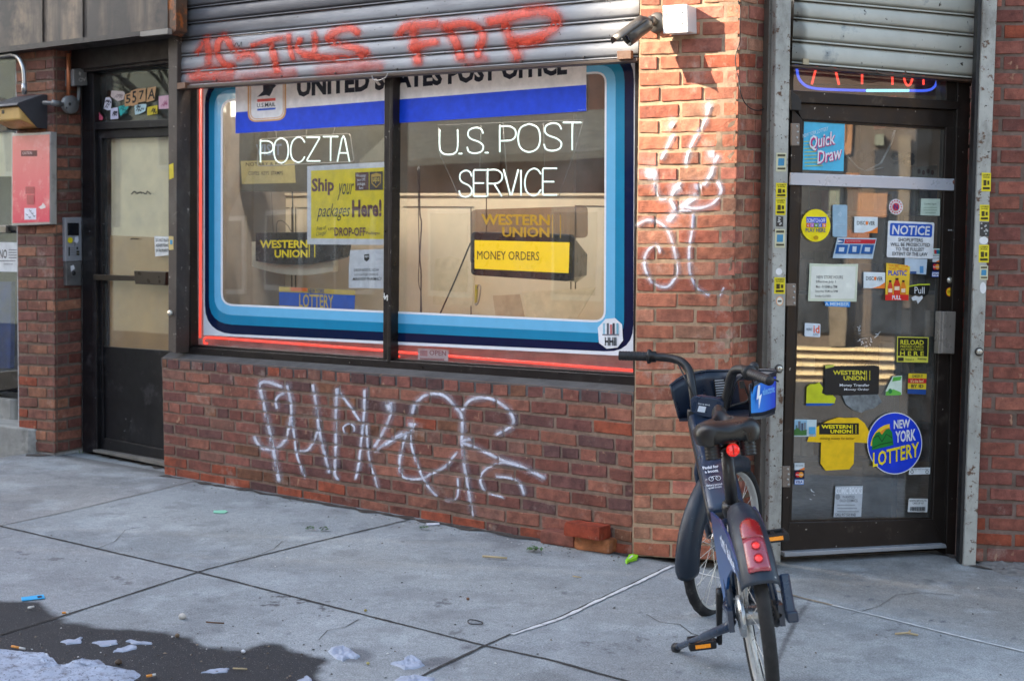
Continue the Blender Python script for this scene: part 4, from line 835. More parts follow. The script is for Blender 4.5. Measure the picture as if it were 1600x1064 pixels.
# corner house reflected in the door glass, in full sun
t = thing("corner_house", "sunlit house diagonally across the crossing with pale steps", "building")
Nh = Vector((-.73, .68, 0)).normalized(); Uh = Vector((-Nh.y, Nh.x, 0)); Ch = Vector((9.6, -7.6, 0))
def HP(u, w_, z): return Ch + Uh * u + Nh * w_ + Vector((0, 0, z))
mb = MB(); prism(mb, [HP(-12, 0, 0), HP(12, 0, 0), HP(12, -9, 0), HP(-12, -9, 0)], -.4, 7.5); mb.build("wall", mat("house_brown", C(92, 82, 74), rough=.9, var=.4, vs_=.8), t)
mb = MB()
for k in range(5):
    f_ = 1.4 - k * .26; z_ = -.40 + k * .105; prism(mb, [HP(-4.85, f_ - .05, 0), HP(-2.2, f_ - .05, 0), HP(-2.2, .05, 0), HP(-4.85, .05, 0)], z_ - .1, z_ + .06, C(70, 56, 44)); prism(mb, [HP(-4.87, f_, 0), HP(-2.18, f_, 0), HP(-2.18, f_ - .30, 0), HP(-4.87, f_ - .30, 0)], z_ + .062, z_ + .104, C(214, 194, 152))
mb.build("steps", mat("pale_steps", None, rough=.9, var=.15), t)
rnd = random.Random(12)
for u, z0, z1, w_ in ((-4.15, .15, 1.25, .24), (-3.2, .1, 3.2, .3), (-5.0, 1.9, 3.3, .16)):
    mb = MB(); prism(mb, [HP(u, .3, 0), HP(u + w_, .3, 0), HP(u + w_, .06, 0), HP(u, .06, 0)], z0, z1); mb.build("column", mat("worn_column", C(112, 102, 88), rough=.9, var=.4, vs_=3), t)
for k in range(16):
    u = rnd.uniform(-6.0, -2.4); z = rnd.uniform(.5, 3.6); w_ = rnd.uniform(.12, .5); h_ = rnd.uniform(.15, .6); mb = MB(); e_ = .03 + .008 * k
    prism(mb, [HP(u, e_, 0), HP(u + w_, e_, 0), HP(u + w_, -.02, 0), HP(u, -.02, 0)], z, z + h_, rnd.choice([C(150, 110, 80), C(90, 100, 112), C(176, 160, 130), C(70, 62, 58), C(128, 84, 66), C(110, 116, 104)])); mb.build("reflection_panel", mat("far_reflection_panel", None, rough=.8, var=.3, vs_=5), t)  # random panels added to break up the door glass reflection
for u in (-1.6, 1.8, -4.05, -5.6):
    mb = MB(); prism(mb, [HP(u, .08, 0), HP(u + 1.1, .08, 0), HP(u + 1.1, -.02, 0), HP(u, -.02, 0)], .35, 3.1); mb.build("window", DKG, t)
# ------------------------------------------------------------------ what hangs and sticks in the shop window
WHT = C(232, 232, 236); NAVY = C(8, 26, 62); TEAL = C(30, 132, 172); SKYB = C(112, 184, 222); YEL = C(255, 232, 30); BLKC = C(30, 28, 28)
INS = GLZ.off(-.012)
def frame_ring(f, col, o, i, part="base"):
    n = len(o); v = [f.pl.P(x, y, f.e + f.k * f.STEP) for x, y in o + i]; f._mb(part).add(v, [(k, (k + 1) % n, n + (k + 1) % n, n + k) for k in range(n)], col); f.k += 1
def quad_rr(tl, tr, br, bl, r, n=6):
    """rounded outline of a perspective quad (pixels), clockwise"""
    P = [np.array(p, float) for p in (tl, tr, br, bl)]; o = []
    for i in range(4):
        a, b, c = P[i - 1], P[i], P[(i + 1) % 4]; d1 = (a - b) / np.linalg.norm(a - b); d2 = (c - b) / np.linalg.norm(c - b)
        for k in range(n + 1):
            t = k / n; p0, p1 = b + d1 * r, b + d2 * r; o.append(tuple((1 - t) ** 2 * p0 + 2 * t * (1 - t) * b + t * t * p1))
    return o
f = Flat("window_border", "wide rounded stripe border in navy, teal and light blue framing the shop window", "window decal", GLZ, .0012, m=mat("glossy_vinyl", None, rough=.12, var=.05, vs_=14, spec=.5))
Q = {0: ((318, 118), (992, 78), (992.5, 557), (318, 523.5)), 1: ((320, 120), (990.5, 80), (989.5, 551), (320, 520)), 2: ((326.5, 130), (976, 90), (975, 537), (326.5, 505.5)), 3: ((335, 142), (962, 101), (961, 522), (335, 491)), 4: ((345, 156), (948, 111), (946.5, 504.5), (345, 477.5)), 5: ((348, 159.5), (945, 114.5), (943.5, 501), (348, 474.5))}
RAD = {0: 2, 1: 44, 2: 36, 3: 28, 4: 20, 5: 16}
rings = [quad_rr(*Q[i], RAD[i]) for i in range(6)]
for i, (c, p) in enumerate(((WHT, "base"), (NAVY, "navy_stripe"), (TEAL, "teal_stripe"), (SKYB, "light_blue_stripe"), (WHT, "white_edge"))): frame_ring(f, c, rings[i], rings[i + 1], p)
f.done()
f = Flat("post_office_banner", "long white and blue post office banner hung across the top of the window", "banner", GLZ.off(.006), .0, th=.002)
f.poly(C(238, 230, 226), [(368, 118), (916, 74), (916, 174), (368, 209)])
f.poly(C(24, 72, 214), [(368, 176), (916, 133), (916, 174), (368, 209)], "blue_band")
f.text(C(20, 26, 44), "UNITED STATES POST OFFICE", 464, 120, 886, 152.5, -35.5, .045)
f.poly(C(222, 168, 112), quad_rr((387, 100), (447, 96), (447, 188), (387, 192), 15), "emblem"); f.poly(C(236, 222, 210), quad_rr((389.5, 100), (444.5, 96), (444.5, 185.5), (389.5, 189.5), 13), "emblem"); f.poly(C(222, 168, 112), quad_rr((391, 100), (443, 96), (443, 184), (391, 187.5), 12), "emblem"); f.poly(C(240, 234, 232), quad_rr((392.2, 100), (442, 96), (442, 183), (392.2, 186.5), 11), "emblem")
f.poly(C(24, 32, 52), [(411, 133), (421, 130), (432, 134), (427, 139), (424, 146), (421, 151), (416, 149), (402, 152), (411, 143)], "emblem"); f.poly(C(222, 80, 70), [(402, 155.5), (430.5, 153.5), (430.5, 157.8), (402, 160)], "emblem"); f.poly(C(52, 92, 196), [(402, 170.5), (430.5, 168.5), (430.5, 171.5), (402, 173.5)], "emblem")
f.text(BLKC, "U.S.MAIL", 401.5, 162, 430.5, 168.5, -2, .008)
f.text(C(200, 208, 230), "posters printed to order", 903, 171.5, 914, 173.2, -.8, .0)
f.done()
NW_ = mat_glow("white_neon", (.74, 1.0, .92, 1), .17); NR_ = mat_glow("red_neon", (1.0, .07, .045, 1), .2, (.5, .06, .05, 1)); NRA = mat_glow("orange_red_neon", (1.0, .16, .05, 1), 2.6); NB_ = mat_glow("blue_neon", (.06, .14, 1.0, 1), .14, (.1, .15, .5, 1)); NC_ = mat_glow("cyan_neon", (.25, .75, 1.0, 1), .2)
STK = {'P': [[(0, 0), (0, .95), (.1, 1), (.65, 1), (1, .85), (1, .6), (.7, .46), (.08, .44)]], 'O': [[(.5, 1), (.12, .86), (0, .5), (.12, .14), (.5, 0), (.88, .14), (1, .5), (.88, .86), (.5, 1)]], 'C': [[(1, .8), (.8, .96), (.5, 1), (.15, .84), (0, .5), (.12, .15), (.5, 0), (.8, .06), (1, .22)]], 'Z': [[(0, 1), (.97, 1), (.95, .95), (.03, .05), (.05, 0), (1, 0)]], 'T': [[(0, 1), (.5, 1), (1, 1)], [(.52, .97), (.5, .5), (.5, 0)]],
 'A': [[(0, 0), (.38, .9), (.5, 1), (.62, .9), (1, 0)], [(.2, .34), (.8, .34)]], 'U': [[(0, 1), (0, .3), (.15, .06), (.5, 0), (.85, .06), (1, .3), (1, 1)]], 'S': [[(1, .78), (.85, .95), (.5, 1), (.12, .9), (.06, .7), (.25, .56), (.75, .44), (1, .28), (.9, .08), (.5, 0), (.12, .06), (0, .24)]], 'E': [[(1, 1), (.05, 1), (0, .95), (0, .05), (.05, 0), (1, 0)], [(.05, .5), (.8, .5)]], 'R': [[(0, 0), (0, .95), (.1, 1), (.65, 1), (1, .85), (1, .65), (.7, .5), (.08, .48)], [(.45, .48), (1, 0)]], 'V': [[(0, 1), (.46, .04), (.54, .04), (1, 1)]], 'I': [[(.5, 0), (.5, .5), (.5, 1)]], '.': [[(0, 0), (1, 0)]]}
def neon_letters(pl, spec, r, m, root, e=0.0):
    for ch, x0, x1, yt, yb in spec:
        mb = MB()
        for st in STK[ch]:
            pts = [(x0 + (x1 - x0) * a, yb + (yt - yb) * b) for a, b in st]
            if ch in 'OCSUP' or ch == 'R' and len(st) > 3: pts = bez(pts, 5)
            mb.tube([pl.P(x, y, e) for x, y in pts], r, 8)
        mb.build("letter_tube", m, root)
NE = GLZ.off(-.10)
t = thing("neon_sign", "small white neon sign reading POCZTA in the left pane", "neon sign", NE.P(476, 236)); t.location = (0, 0, 0)
neon_letters(NE, [('P', 407, 426, 221, 254), ('O', 428, 450.5, 216, 255), ('C', 454, 476, 215, 254), ('Z', 479, 500, 215, 252), ('T', 505, 528, 214, 252), ('A', 527, 546, 213, 253)], .0038, NW_, t)
mb = MB(); mb.tube([NE.P(x, y, -.012) for x, y in quad_rr((404, 218), (547, 209), (553, 253), (402, 260), 5, 3)], .003, 6, closed=True); mb.build("wire_frame", mat("neon_wire_frame", C(150, 146, 138), rough=.4, metal=.3), t)
mb = MB()
for a, b in (((432, 216), (431, 205)), ((478, 213), (479, 203)), ((520, 210), (523, 200))): mb.tube([NE.P(*a, -.012), NE.P(*b, -.012)], .0015, 5)
mb.build("hanging_wire", MATS["neon_wire_frame"], t)
t = thing("neon_sign", "large two-line white neon sign reading U.S. POST SERVICE in the right pane", "neon sign")
neon_letters(NE, [('U', 687, 715, 203, 242), ('.', 717, 722, 239, 240.5), ('S', 730, 755, 200, 240), ('.', 758, 763, 237.5, 239), ('P', 781, 805, 198, 238), ('O', 809.5, 844, 194, 238), ('S', 850, 877, 193, 236), ('T', 880, 908, 192, 235), ('S', 717.5, 737, 267, 308), ('E', 740, 760, 266, 307), ('R', 762, 784, 266, 307), ('V', 787, 810, 265, 307), ('I', 811, 817, 266, 306), ('C', 820, 845, 264, 306), ('E', 848, 870, 263.5, 305)], .0040, NW_, t)
FRM = mat("clear_support_rod", C(118, 116, 110), rough=.25, spec=.6)
mb = MB()
for pts in ([(684, 196), (812, 191), (912, 188)], [(685, 200), (686, 238), (714, 300), (716, 310), (874, 306)], [(911, 190), (898, 236), (878, 292), (874, 306)], [(786, 192), (790, 250), (795, 308)], [(752, 195), (750, 262)], [(849, 193), (851, 262)]): mb.tube([NE.P(x, y, -.015) for x, y in pts], .002, 6)
mb.build("support_frame", FRM, t)
NT_ = GLZ.off(-.055)
def red_tube(lbl, pts, nm="red_neon_tube", m=NR_, r=.007, off=NT_):
    mb = MB(); mb.tube([off.P(*p) for p in pts], r, 8); return tag(mb.build(nm, m), lbl, "neon tube", "red neon tubes around the window")
red_tube("upright red neon tube along the left side of the window", [(313.5, 100), (313, 300), (313, 470), (312.5, 528)])
red_tube("level red neon tube under the left window pane", [(324, 536.5), (319, 536), (318.5, 530), (322, 527.5), (330, 527.5), (460, 537), (604, 548)])
red_tube("level red neon tube under the right window pane", [(624, 557), (619, 557), (618.5, 551.5), (623, 550), (760, 561), (990, 579)])
REDB = mat("red_reveal_paint", C(150, 60, 58), rough=.5, var=.2)
mb = MB(); slab(mb, GLZ.off(-.09), [(298, 60), (322, 60), (324, 545), (303, 541)], 0, .01); slab(mb, GLZ.off(-.09), [(303, 515), (1000, 549), (1000, 590), (303, 545)], -.002, .01); mb.build("lamp_reveal", mat("pale_reveal", C(222, 190, 184), rough=.6, var=.3), wo)
# ship poster
f = Flat("shipping_poster", "yellow shipping poster with a white border in the left pane", "poster", GLZ.off(-.022), 0, th=.001)
f.poly(WHT, [(480, 260), (606, 253), (606, 383), (480, 382)]); f.poly(C(255, 226, 20), [(486, 267), (606, 261.5), (606, 374), (486, 372.5)], "panel"); BR_ = C(98, 46, 52)
f.text(BR_, "Ship", 487, 279, 522, 306, -1, .035); f.text(BLKC, "your", 527, 287, 553, 313, -.5, 0, .4); f.text(BLKC, "packages", 495, 319, 547, 346, -1, 0, .4); f.text(BR_, "Here!", 550, 312, 596, 340, -1, .035)
f.poly(C(92, 48, 44), [(555, 270), (576, 269), (576, 297), (555, 298)], "emblem"); f.poly(C(52, 40, 34), [(577.5, 269), (598, 268), (598, 296.5), (577.5, 297)], "emblem"); f.text(WHT, "We accept\nyour UPS\npackages\nhere", 556.5, 272, 572, 296, 0, .01)
f.poly(C(214, 170, 60), [(580, 273), (588, 270.5), (595.5, 272.5), (595, 286), (588, 294), (580.5, 287)], "emblem"); f.poly(C(52, 40, 34), [(581.3, 277), (594, 276), (593.6, 285.6), (588, 292), (582, 286.4)], "emblem"); f.text(C(226, 190, 80), "ups", 582.3, 278, 593, 287, -.5, .02)
f.text(BR_, "UPS", 513, 356, 521.5, 360.5, 0, .01); f.text(BR_, "DROP-OFF", 522.5, 355.5, 571, 369, 0, .02); f.text(BR_, "Packages", 572.5, 362, 593, 367.5, 0, .01); f.text(BLKC, "Free of\nCharge!", 494, 355, 510, 371, -3, 0, .3); f.done()
# left money-transfer sign with its pale backing
LS = GLZ.off(-.30)
t = thing("hanging_sign", "black curved sign with yellow block letters over a pale shell, left pane", "sign")
def curved(x0, x1, yt0, yt1, yb0, ybm, yb1, n=14):
    return [(x0, yt0), (x1, yt1)] + [(x1 + (x0 - x1) * k / n, (1 - k / n) ** 2 * yb1 + 2 * (k / n) * (1 - k / n) * ybm + (k / n) ** 2 * yb0) for k in range(n + 1)]
mb = MB(); slab(mb, LS, curved(393, 521, 378, 378, 416, 440, 424), -.045, .04); mb.build("shell", mat("cream_plastic", C(226, 220, 196), rough=.4), t, bevel=.003)
mb = MB(); slab(mb, LS, curved(399, 536, 364, 362, 408, 422, 402), 0, .045); mb.build("face", mat("black_acrylic", C(34, 33, 32), rough=.3, spec=.5), t, bevel=.003)
f = Flat("lettering", None, None, LS, .004, parent=t); f.text(YEL, "WESTERN", 406, 375.5, 480.5, 388, -.3, .03, part="base"); f.done()
f = Flat("lettering", None, None, LS, .004, parent=t); f.text(YEL, "UNION", 429, 390.5, 480.5, 403, -.3, .03, part="base"); f.done()
for x_ in (482.5, 491): f = Flat("vertical_bar", None, None, LS, .004, parent=t); f.rect(YEL, x_, 377, x_ + 1.4, 402.5); f.done()
mb = MB(); mb.tube([LS.P(*p, -.02) for p in bez([(432, 364), (433, 348), (440, 345), (449, 352), (455, 362)], 5)], .002, 6); mb.tube([LS.P(457, 300, -.03), LS.P(458, 365, -.03)], .004, 6); mb.tube([LS.P(427, 364, -.02), LS.P(424, 300, -.02)], .0015, 5); mb.build("cable", mat("black_cable", C(28, 27, 27), rough=.5), t)
mb = MB(); slab(mb, LS, [(520, 384), (540, 380), (538, 400), (521, 402)], -.02, .05); mb.build("bracket", MATS["black_acrylic"], t, bevel=.004)
f = Flat("paper_notice", "white taped paper notice with a small shield, beside the mullion in the left pane", "notice", GLZ.off(-.016), 0)
f.poly(C(230, 231, 236), [(547, 391), (606, 389), (606, 451), (545, 450), (545, 420)]); f.poly(BLKC, [(569, 398), (577, 397), (577, 405), (573, 409), (569, 406)], "emblem"); f.text(C(230, 231, 236), "ups", 570, 399.5, 576, 403.5, 0, .02)
f.text(C(90, 90, 94), "DROP BOX IS NOW", 553, 420, 592, 424.5, -.3, .005); f.text(C(90, 90, 94), "LOCATED INSIDE", 554, 427, 591, 431, -.3, .005); f.text(BLKC, "MIRAWSKI PHARMACY", 551, 433.5, 597, 438.5, -.3, .008, .3); f.done()
f = Flat("lottery_strip", "blue and gold lottery strip low in the left pane", "sign", GLZ.off(-.02), 0)
GOLD = C(206, 172, 56); f.poly(GOLD, [(436, 448), (555, 454), (555, 485.5), (436, 478.5)]); f.poly(C(14, 90, 196), [(436, 456), (555, 461.5), (554, 484), (436, 477)], "blue_band"); f.poly(C(226, 106, 36), [(453, 449), (480, 450), (480, 455.5), (454, 455)], "orange_tab")
f.text(C(24, 60, 130), "NEW YORK", 481.5, 450.5, 507, 458.5, .8, .02); f.text(C(222, 190, 84), "LOTTERY", 467.5, 459, 521, 480, 2.2, .012); f.done()
# right lit money-order sign
RS = GLZ.off(-.20)
t = thing("lightbox_sign", "yellow and black money order light box with gold letters above it, right pane", "sign")
mb = MB(); slab(mb, RS, quad_rr((735.5, 362), (890, 366), (890, 440), (735.5, 430), 7, 4), -.004, .05); mb.build("housing", mat("black_housing", C(30, 31, 36), rough=.3), t, bevel=.004)
mb = MB(); a = [RS.P(x, y, -.01) for x, y in ((890, 366), (898, 372), (897, 434), (889, 439))]; b = [RS.P(x, y, -.26) for x, y in ((897, 372), (918, 398), (917, 430), (900, 442))]; mb.hexa(a, b); mb.build("side_fin", mat("black_fin", C(40, 38, 38), rough=.2, spec=.7), t, bevel=.003)
f = Flat("face", None, None, RS, .004, parent=t, m=mat("lit_yellow_face", None, rough=.35, var=.03, emit=(1, .68, .02, 1), es=.06)); f.poly(C(250, 202, 16), [(741.5, 375.5), (890, 379), (888.5, 427), (741.5, 420)]); f.done()
f = Flat("lettering", None, None, RS, .008, parent=t); f.text(BLKC, "MONEY ORDERS", 745.5, 392, 842.5, 405.5, 1.6, .0, part="base"); f.done()
GL = C(232, 180, 40)
f = Flat("lettering", None, None, RS, .002, parent=t); f.text(GL, "WESTERN", 752, 334.5, 859, 351.5, 1.2, .03, part="base"); f.done()
f = Flat("lettering", None, None, RS, .002, parent=t); f.text(GL, "UNION", 784.5, 354.5, 858.5, 370.5, .8, .03, part="base"); f.done()
for x_ in (862.6, 875): f = Flat("vertical_bar", None, None, RS, .002, parent=t); f.rect(GL, x_, 336, x_ + 1.4, 372); f.done()
mb = MB(); slab(mb, RS, quad_rr((736, 328), (918, 322), (918, 372), (736, 372), 8, 4), -.012, .003); mb.build("smoked_top", mat_glass("smoked_acrylic", (.62, .55, .50, 1), 1.6, .02), t)
mb = MB(); mb.tube([RS.P(*p, -.03) for p in ((735, 380), (712, 436), (686, 494))], .0042, 6); mb.tube([RS.P(760, 268, -.03), RS.P(760, 366, -.03)], .003, 6); mb.build("cable", MATS["black_cable"], t)
t = thing("hanging_cable", "black cable hanging straight down inside the window by the mullion", "cable"); mb = MB()
mb.tube([NE.P(*p, -.03) for p in bez([(655, 260), (656, 330), (658.5, 350), (656, 400), (658, 430), (657, 491)], 5)], .004, 6); mb.tube([NE.P(*p, -.03) for p in bez([(653, 262), (654, 340), (655, 400), (654, 440), (658, 460), (659, 491)], 5)], .0025, 6); mb.build("cord", MATS["black_cable"], t)
t = thing("utility_knife", "small yellow handled tool hanging below the money order sign", "tool"); mb = MB(); slab(mb, RS, [(742, 445), (746, 445), (744.5, 472), (741, 474)], .0, .008); mb.build("handle", mat("tool_yellow", C(206, 178, 60), rough=.4), t, bevel=.002); mb = MB(); mb.tube([RS.P(*p, .0) for p in bez([(742, 474), (744, 477), (748, 470), (751, 450), (748, 445), (745, 452)], 4)], .003, 6); mb.build("clip", MATS["bare_steel"], t)
f = Flat("octagon_sticker", "white octagonal printed sticker in the lower right corner of the window", "sticker", GLZ, .006); o8 = [(946, 498.5), (961, 497), (972, 507), (973.5, 532), (965, 543), (948, 545), (936, 536), (934, 512)]; f.poly(WHT, o8)
for x, c in ((942, (150, 190, 210)), (948, (90, 92, 100)), (953, (190, 110, 110)), (957, (60, 62, 70)), (963, (120, 170, 190))): f.rect(C(*c), x, 505 + (x % 3), x + 3.4, 522, "print")
f.rect(C(120, 120, 130), 941, 522, 967, 524, "print"); f.text(C(40, 42, 48), "HHII", 945, 527, 963, 540, 0, .03); f.done()
f = Flat("pink_flyer", "small pale pink flyer low in the right pane beside the mullion", "flyer", GLZ.off(-.02), 0); f.poly(C(236, 206, 206), [(653, 543.5), (701, 546.5), (700, 568), (653, 565)]); f.rect(C(220, 150, 150), 656, 547, 668, 556, "print", .6); f.text(C(180, 96, 104), "OPEN", 671, 547, 697, 555, 1, .01); f.rect(C(196, 130, 130), 656, 559, 694, 562, "print", 1.6); f.done()
f = Flat("marker_scratch", "white scratch tag on the dark window mullion", "sticker", GLZ, .058, m=PRINT); f.line(C(220, 218, 214), [(600, 458), (601, 468), (605, 461), (605, 470)], 1.4); f.line(C(220, 218, 214), [(598.5, 464), (607, 463)], 1.2); f.done()
# posters deep in the left pane
f = Flat("backboard_poster", "dim cork noticeboard with small print behind the left neon sign", "noticeboard", GLZ.off(-.45), 0, th=.02); f.poly(C(86, 84, 74), [(372, 206), (600, 196), (600, 300), (376, 300)]); f.poly(C(168, 160, 112), [(376, 252), (460, 250), (462, 286), (378, 288)], "paper"); f.text(C(60, 56, 46), "NOTARY & FAX", 384, 254, 446, 260, -.5, .01); f.text(C(80, 74, 60), "COPIES  KEYS  STAMPS", 388, 268, 442, 274, -.5, .01); f.text(C(120, 132, 150), "VISIT", 400, 226, 440, 244, -1, .02); f.done()
for lbl, q, c in (("pale printed sheet leaning inside the right pane, low and left of the light box", [(680, 405), (704, 400), (742, 412), (738, 478), (676, 476)], (206, 190, 160)), ("blank cream card leaning low in the right corner of the window", [(815, 456), (930, 450), (900, 500), (826, 498)], (222, 206, 174)), ("small grey folded sheet leaning under the light box", [(770, 462), (812, 460), (820, 500), (775, 498)], (190, 168, 140))):
    f = Flat("leaning_sheet", lbl, "sheet", GLZ.off(-.70), 0, "sheets leaning inside the window", th=.004); f.poly(C(*c), q); f.done()
# unseen shop tube, added close behind the glass to brighten display and signs
t = MB(); q = [GLZ.P(300, 60, -.06), GLZ.P(990, 60, -.06), GLZ.P(990, 60, -.15), GLZ.P(300, 60, -.15)]; z_ = 2.66
a = [Vector((p.x, p.y, z_)) for p in q]; t.hexa(a, [p + Vector((0, 0, .05)) for p in a]); t.build("added_ceiling_lamp", mat_glow("added_fluorescent_tube", (1.0, .93, .82, 1), 7.5), BLD)
t = MB(); q = [DOOR.P(1250, 60, -.9), DOOR.P(1480, 60, -.9), DOOR.P(1480, 60, -1.1), DOOR.P(1250, 60, -1.1)]; a = [Vector((p.x, p.y, 2.66)) for p in q]; t.hexa(a, [p + Vector((0, 0, .03)) for p in a]); t.build("added_ceiling_lamp", mat_glow("added_fluorescent_tube_dim", (.95, .97, 1.0, 1), 3.0), BLD)  # second unseen tube, added to brighten the room behind the door
# ------------------------------------------------------------------ ATM neon over the door
TN = DOOR.off(-.06)
t = thing("neon_sign", "red and blue ATM neon sign half hidden by the door shutter", "neon sign")
mb = MB()
for pts in ([(1285, 70), (1276, 104), (1268.5, 132)], [(1297, 70), (1304, 104), (1311, 133)]): mb.tube([TN.P(*p) for p in pts], .0052, 8)
mb.build("letter_tube", NR_, t)
mb = MB(); mb.tube([TN.P(1347, 80), TN.P(1347, 132)], .0052, 8); mb.build("letter_tube", NR_, t)
mb = MB(); mb.tube([TN.P(1394, 80), TN.P(1394.5, 133)], .0052, 8); mb.tube([TN.P(*p) for p in bez([(1411, 110), (1414, 128), (1419, 134), (1424, 129), (1428, 110)], 5)], .0052, 8); mb.tube([TN.P(1443, 80), TN.P(1443, 133)], .0052, 8); mb.build("letter_tube", NR_, t)
mb = MB(); mb.tube([TN.P(*p) for p in bez([(1244, 85), (1245, 106), (1248, 122), (1257, 133), (1272, 138.5), (1300, 140.5), (1352, 142)], 5)], .006, 8); mb.tube([TN.P(*p) for p in bez([(1420, 142), (1446, 142), (1458, 138), (1464, 128), (1466, 110), (1466, 90)], 5)], .006, 8); mb.build("outline_tube", NB_, t)
mb = MB(); mb.tube([TN.P(1354, 142), TN.P(1420, 142)], .0065, 8); mb.build("lit_section", NC_, t)
mb = MB(); slab(mb, TN, [(1240, 60), (1474, 60), (1474, 150), (1240, 146)], -.05, .01); mb.build("backing", mat("sign_backing", C(96, 76, 66), rough=.6, var=.4, vs_=6), t)
mb = MB(); mb.tube([TN.P(1250, 131, -.03), TN.P(1440, 137, -.03)], .003, 6); mb.build("wire_frame", MATS["black_cable"], t)
# ------------------------------------------------------------------ stickers on the entrance door
def S(name, label, cat="sticker", pl=DOOR, e=.0, group=None, **k): return Flat(name, label, cat, pl, e, group, **k)
ORG = C(246, 132, 50); LB = C(150, 190, 212); PBL = C(24, 92, 160)
f = S("lottery_sticker", "square sky-blue lottery game sticker in the upper left of the door glass"); f.poly(C(86, 190, 226), [(1254, 190), (1320, 193), (1318, 268), (1253, 265.5)])
for k in range(8): f.line(C(196, 200, 90), [(1256 + k * .2, 222 + k * 5.4), (1268 + k * 2.5, 221 + k * 5.4)], 1.1, "stripes")
f.text(C(206, 226, 236), "NEW YORK LOTTERY", 1254.5, 210, 1294, 216, -12, .005, part="small_print"); PK = C(196, 40, 120)
f.text(PK, "Quick", 1265, 214, 1305.5, 239, -9, .05, skew=1); f.text(WHT, "Quick", 1264, 213, 1304.5, 238, -9, .01, skew=1); f.text(PK, "Draw", 1278, 237, 1315.5, 258, -9, .05, skew=1); f.text(WHT, "Draw", 1277, 236, 1314.5, 257, -9, .01, skew=1); f.done()
f = S("round_sticker", "round yellow scratch-off games sticker at the left edge of the door glass"); f.poly(C(252, 228, 30), disc(1274.7, 352.5, 22.8, 25.4, 36)); f.rect(C(30, 70, 206), 1260, 339, 1291, 348.5, "blue_band", .5); f.text(WHT, "SCRATCH-OFF", 1261.3, 341.5, 1289.6, 347.5, .4, .02)
for k, (ch, c) in enumerate(zip("GAMES", ((230, 50, 50), (200, 100, 200), (20, 140, 60), (30, 80, 200), (240, 120, 70)))): f.rect(C(*c), 1260 + k * 6.3, 349.3, 1265.6 + k * 6.3, 355.3, "tiles"); f.text(WHT, ch, 1261.4 + k * 6.3, 350.4, 1264.2 + k * 6.3, 354.4, 0, .02)
f.text(C(40, 56, 130), "PLAY HERE", 1259, 356.7, 1290, 362.6, .3, .012); f.poly(C(190, 150, 20), disc(1275, 371.5, 4, 3.2, 12), "emblem"); f.done()
f = S("contactless_sticker", "tall pale blue contactless payment sticker on the door glass"); f.poly(C(158, 188, 206), quad_rr((1301, 320), (1324, 320.5), (1323.5, 371), (1301, 370), 2.5, 3))
for r in (2.2, 4, 5.8): f.line(C(206, 222, 232), [(1308.5 + r * math.cos(R_(a)), 335 + r * math.sin(R_(a))) for a in range(-42, 43, 14)], .9, "emblem")
f.text(C(190, 208, 220), "contactless\nhere", 1305, 349, 1320, 356, 0, .005); f.done()
def disc_card(label, x0, y0, x1, y1):
    f = S("card_sticker", label, group="orange corner card stickers"); f.poly(C(226, 234, 236), [(x0, y0), (x1, y0 + 1), (x1 - .4, y1), (x0 - .4, y1 - .8)]); h = y1 - y0; wd = x1 - x0; f.poly(ORG, [(x1, y0 + h * .62), (x1 - .4, y1), (x0 + wd * .38, y1 - .5), (x0 + wd * .72, y0 + h * .86)], "orange_corner")
    f.text(C(44, 42, 42), "DISC", x0 + wd * .11, y0 + h * .27, x0 + wd * .47, y0 + h * .5, .2, .005); f.poly(ORG, disc(x0 + wd * .535, y0 + h * .395, wd * .055, h * .12, 14), "emblem"); f.text(C(44, 42, 42), "VER", x0 + wd * .60, y0 + h * .29, x0 + wd * .88, y0 + h * .52, .2, .005); f.done()
disc_card("white card sticker with orange corner, above the red and blue mailing sticker", 1335, 338.5, 1371.5, 364.5); disc_card("white card sticker with orange corner, left of the yellow bottle poster", 1349.5, 425, 1383, 451)
f = S("mailing_sticker", "slanted red and blue mailing services sticker on the door glass"); f.poly(C(190, 210, 224), [(1308.5, 371.5), (1370, 372.5), (1363.5, 404.5), (1301, 403.5)]); f.poly(C(20, 80, 140), [(1310, 373.5), (1319.5, 373.7), (1317.8, 380.5), (1308.6, 380.2)], "emblem"); f.poly(WHT, [(1309.5, 375), (1318, 377.5), (1312, 378.5), (1308.8, 379.5)], "emblem"); f.poly(C(196, 40, 56), [(1320.5, 373.8), (1368.5, 374.5), (1367, 381), (1319, 380.6)], "red_band"); f.text(C(236, 190, 190), "Approved Postal Provider", 1322, 375.3, 1345, 378.5, .2, .005)
for k in range(3): x = 1306.5 + k * 20.2; f.poly(PBL, [(x + 1.4, 382.3), (x + 19, 382.6), (x + 16, 397), (x - 1.8, 396.6)], ("left_tile", "middle_tile", "right_tile")[k]); f.poly(C(200, 214, 228), [(x + 4.6, 386.5), (x + 13, 386.6), (x + 12, 393.4), (x + 4, 393.2)] if k != 1 else [(x + 5.5, 385), (x + 12, 385.2), (x + 11, 394), (x + 5, 393.8)], ("parcel_icon", "form_icon", "box_icon")[k])
f.done()
f = S("notice_sign", "white and blue NOTICE shoplifters sign on the door glass", "sign", e=.003, th=.0015); f.poly(C(236, 238, 240), quad_rr((1388, 345), (1460, 348), (1457.5, 404.5), (1385.5, 402), 2.5, 3)); f.poly(C(36, 92, 196), quad_rr((1391, 348.5), (1457, 351), (1456, 371), (1390, 368.5), 3, 3), "header"); f.text(WHT, "NOTICE", 1393.5, 351.5, 1453.5, 366.5, 2, .025, .12); TX = C(44, 46, 52)
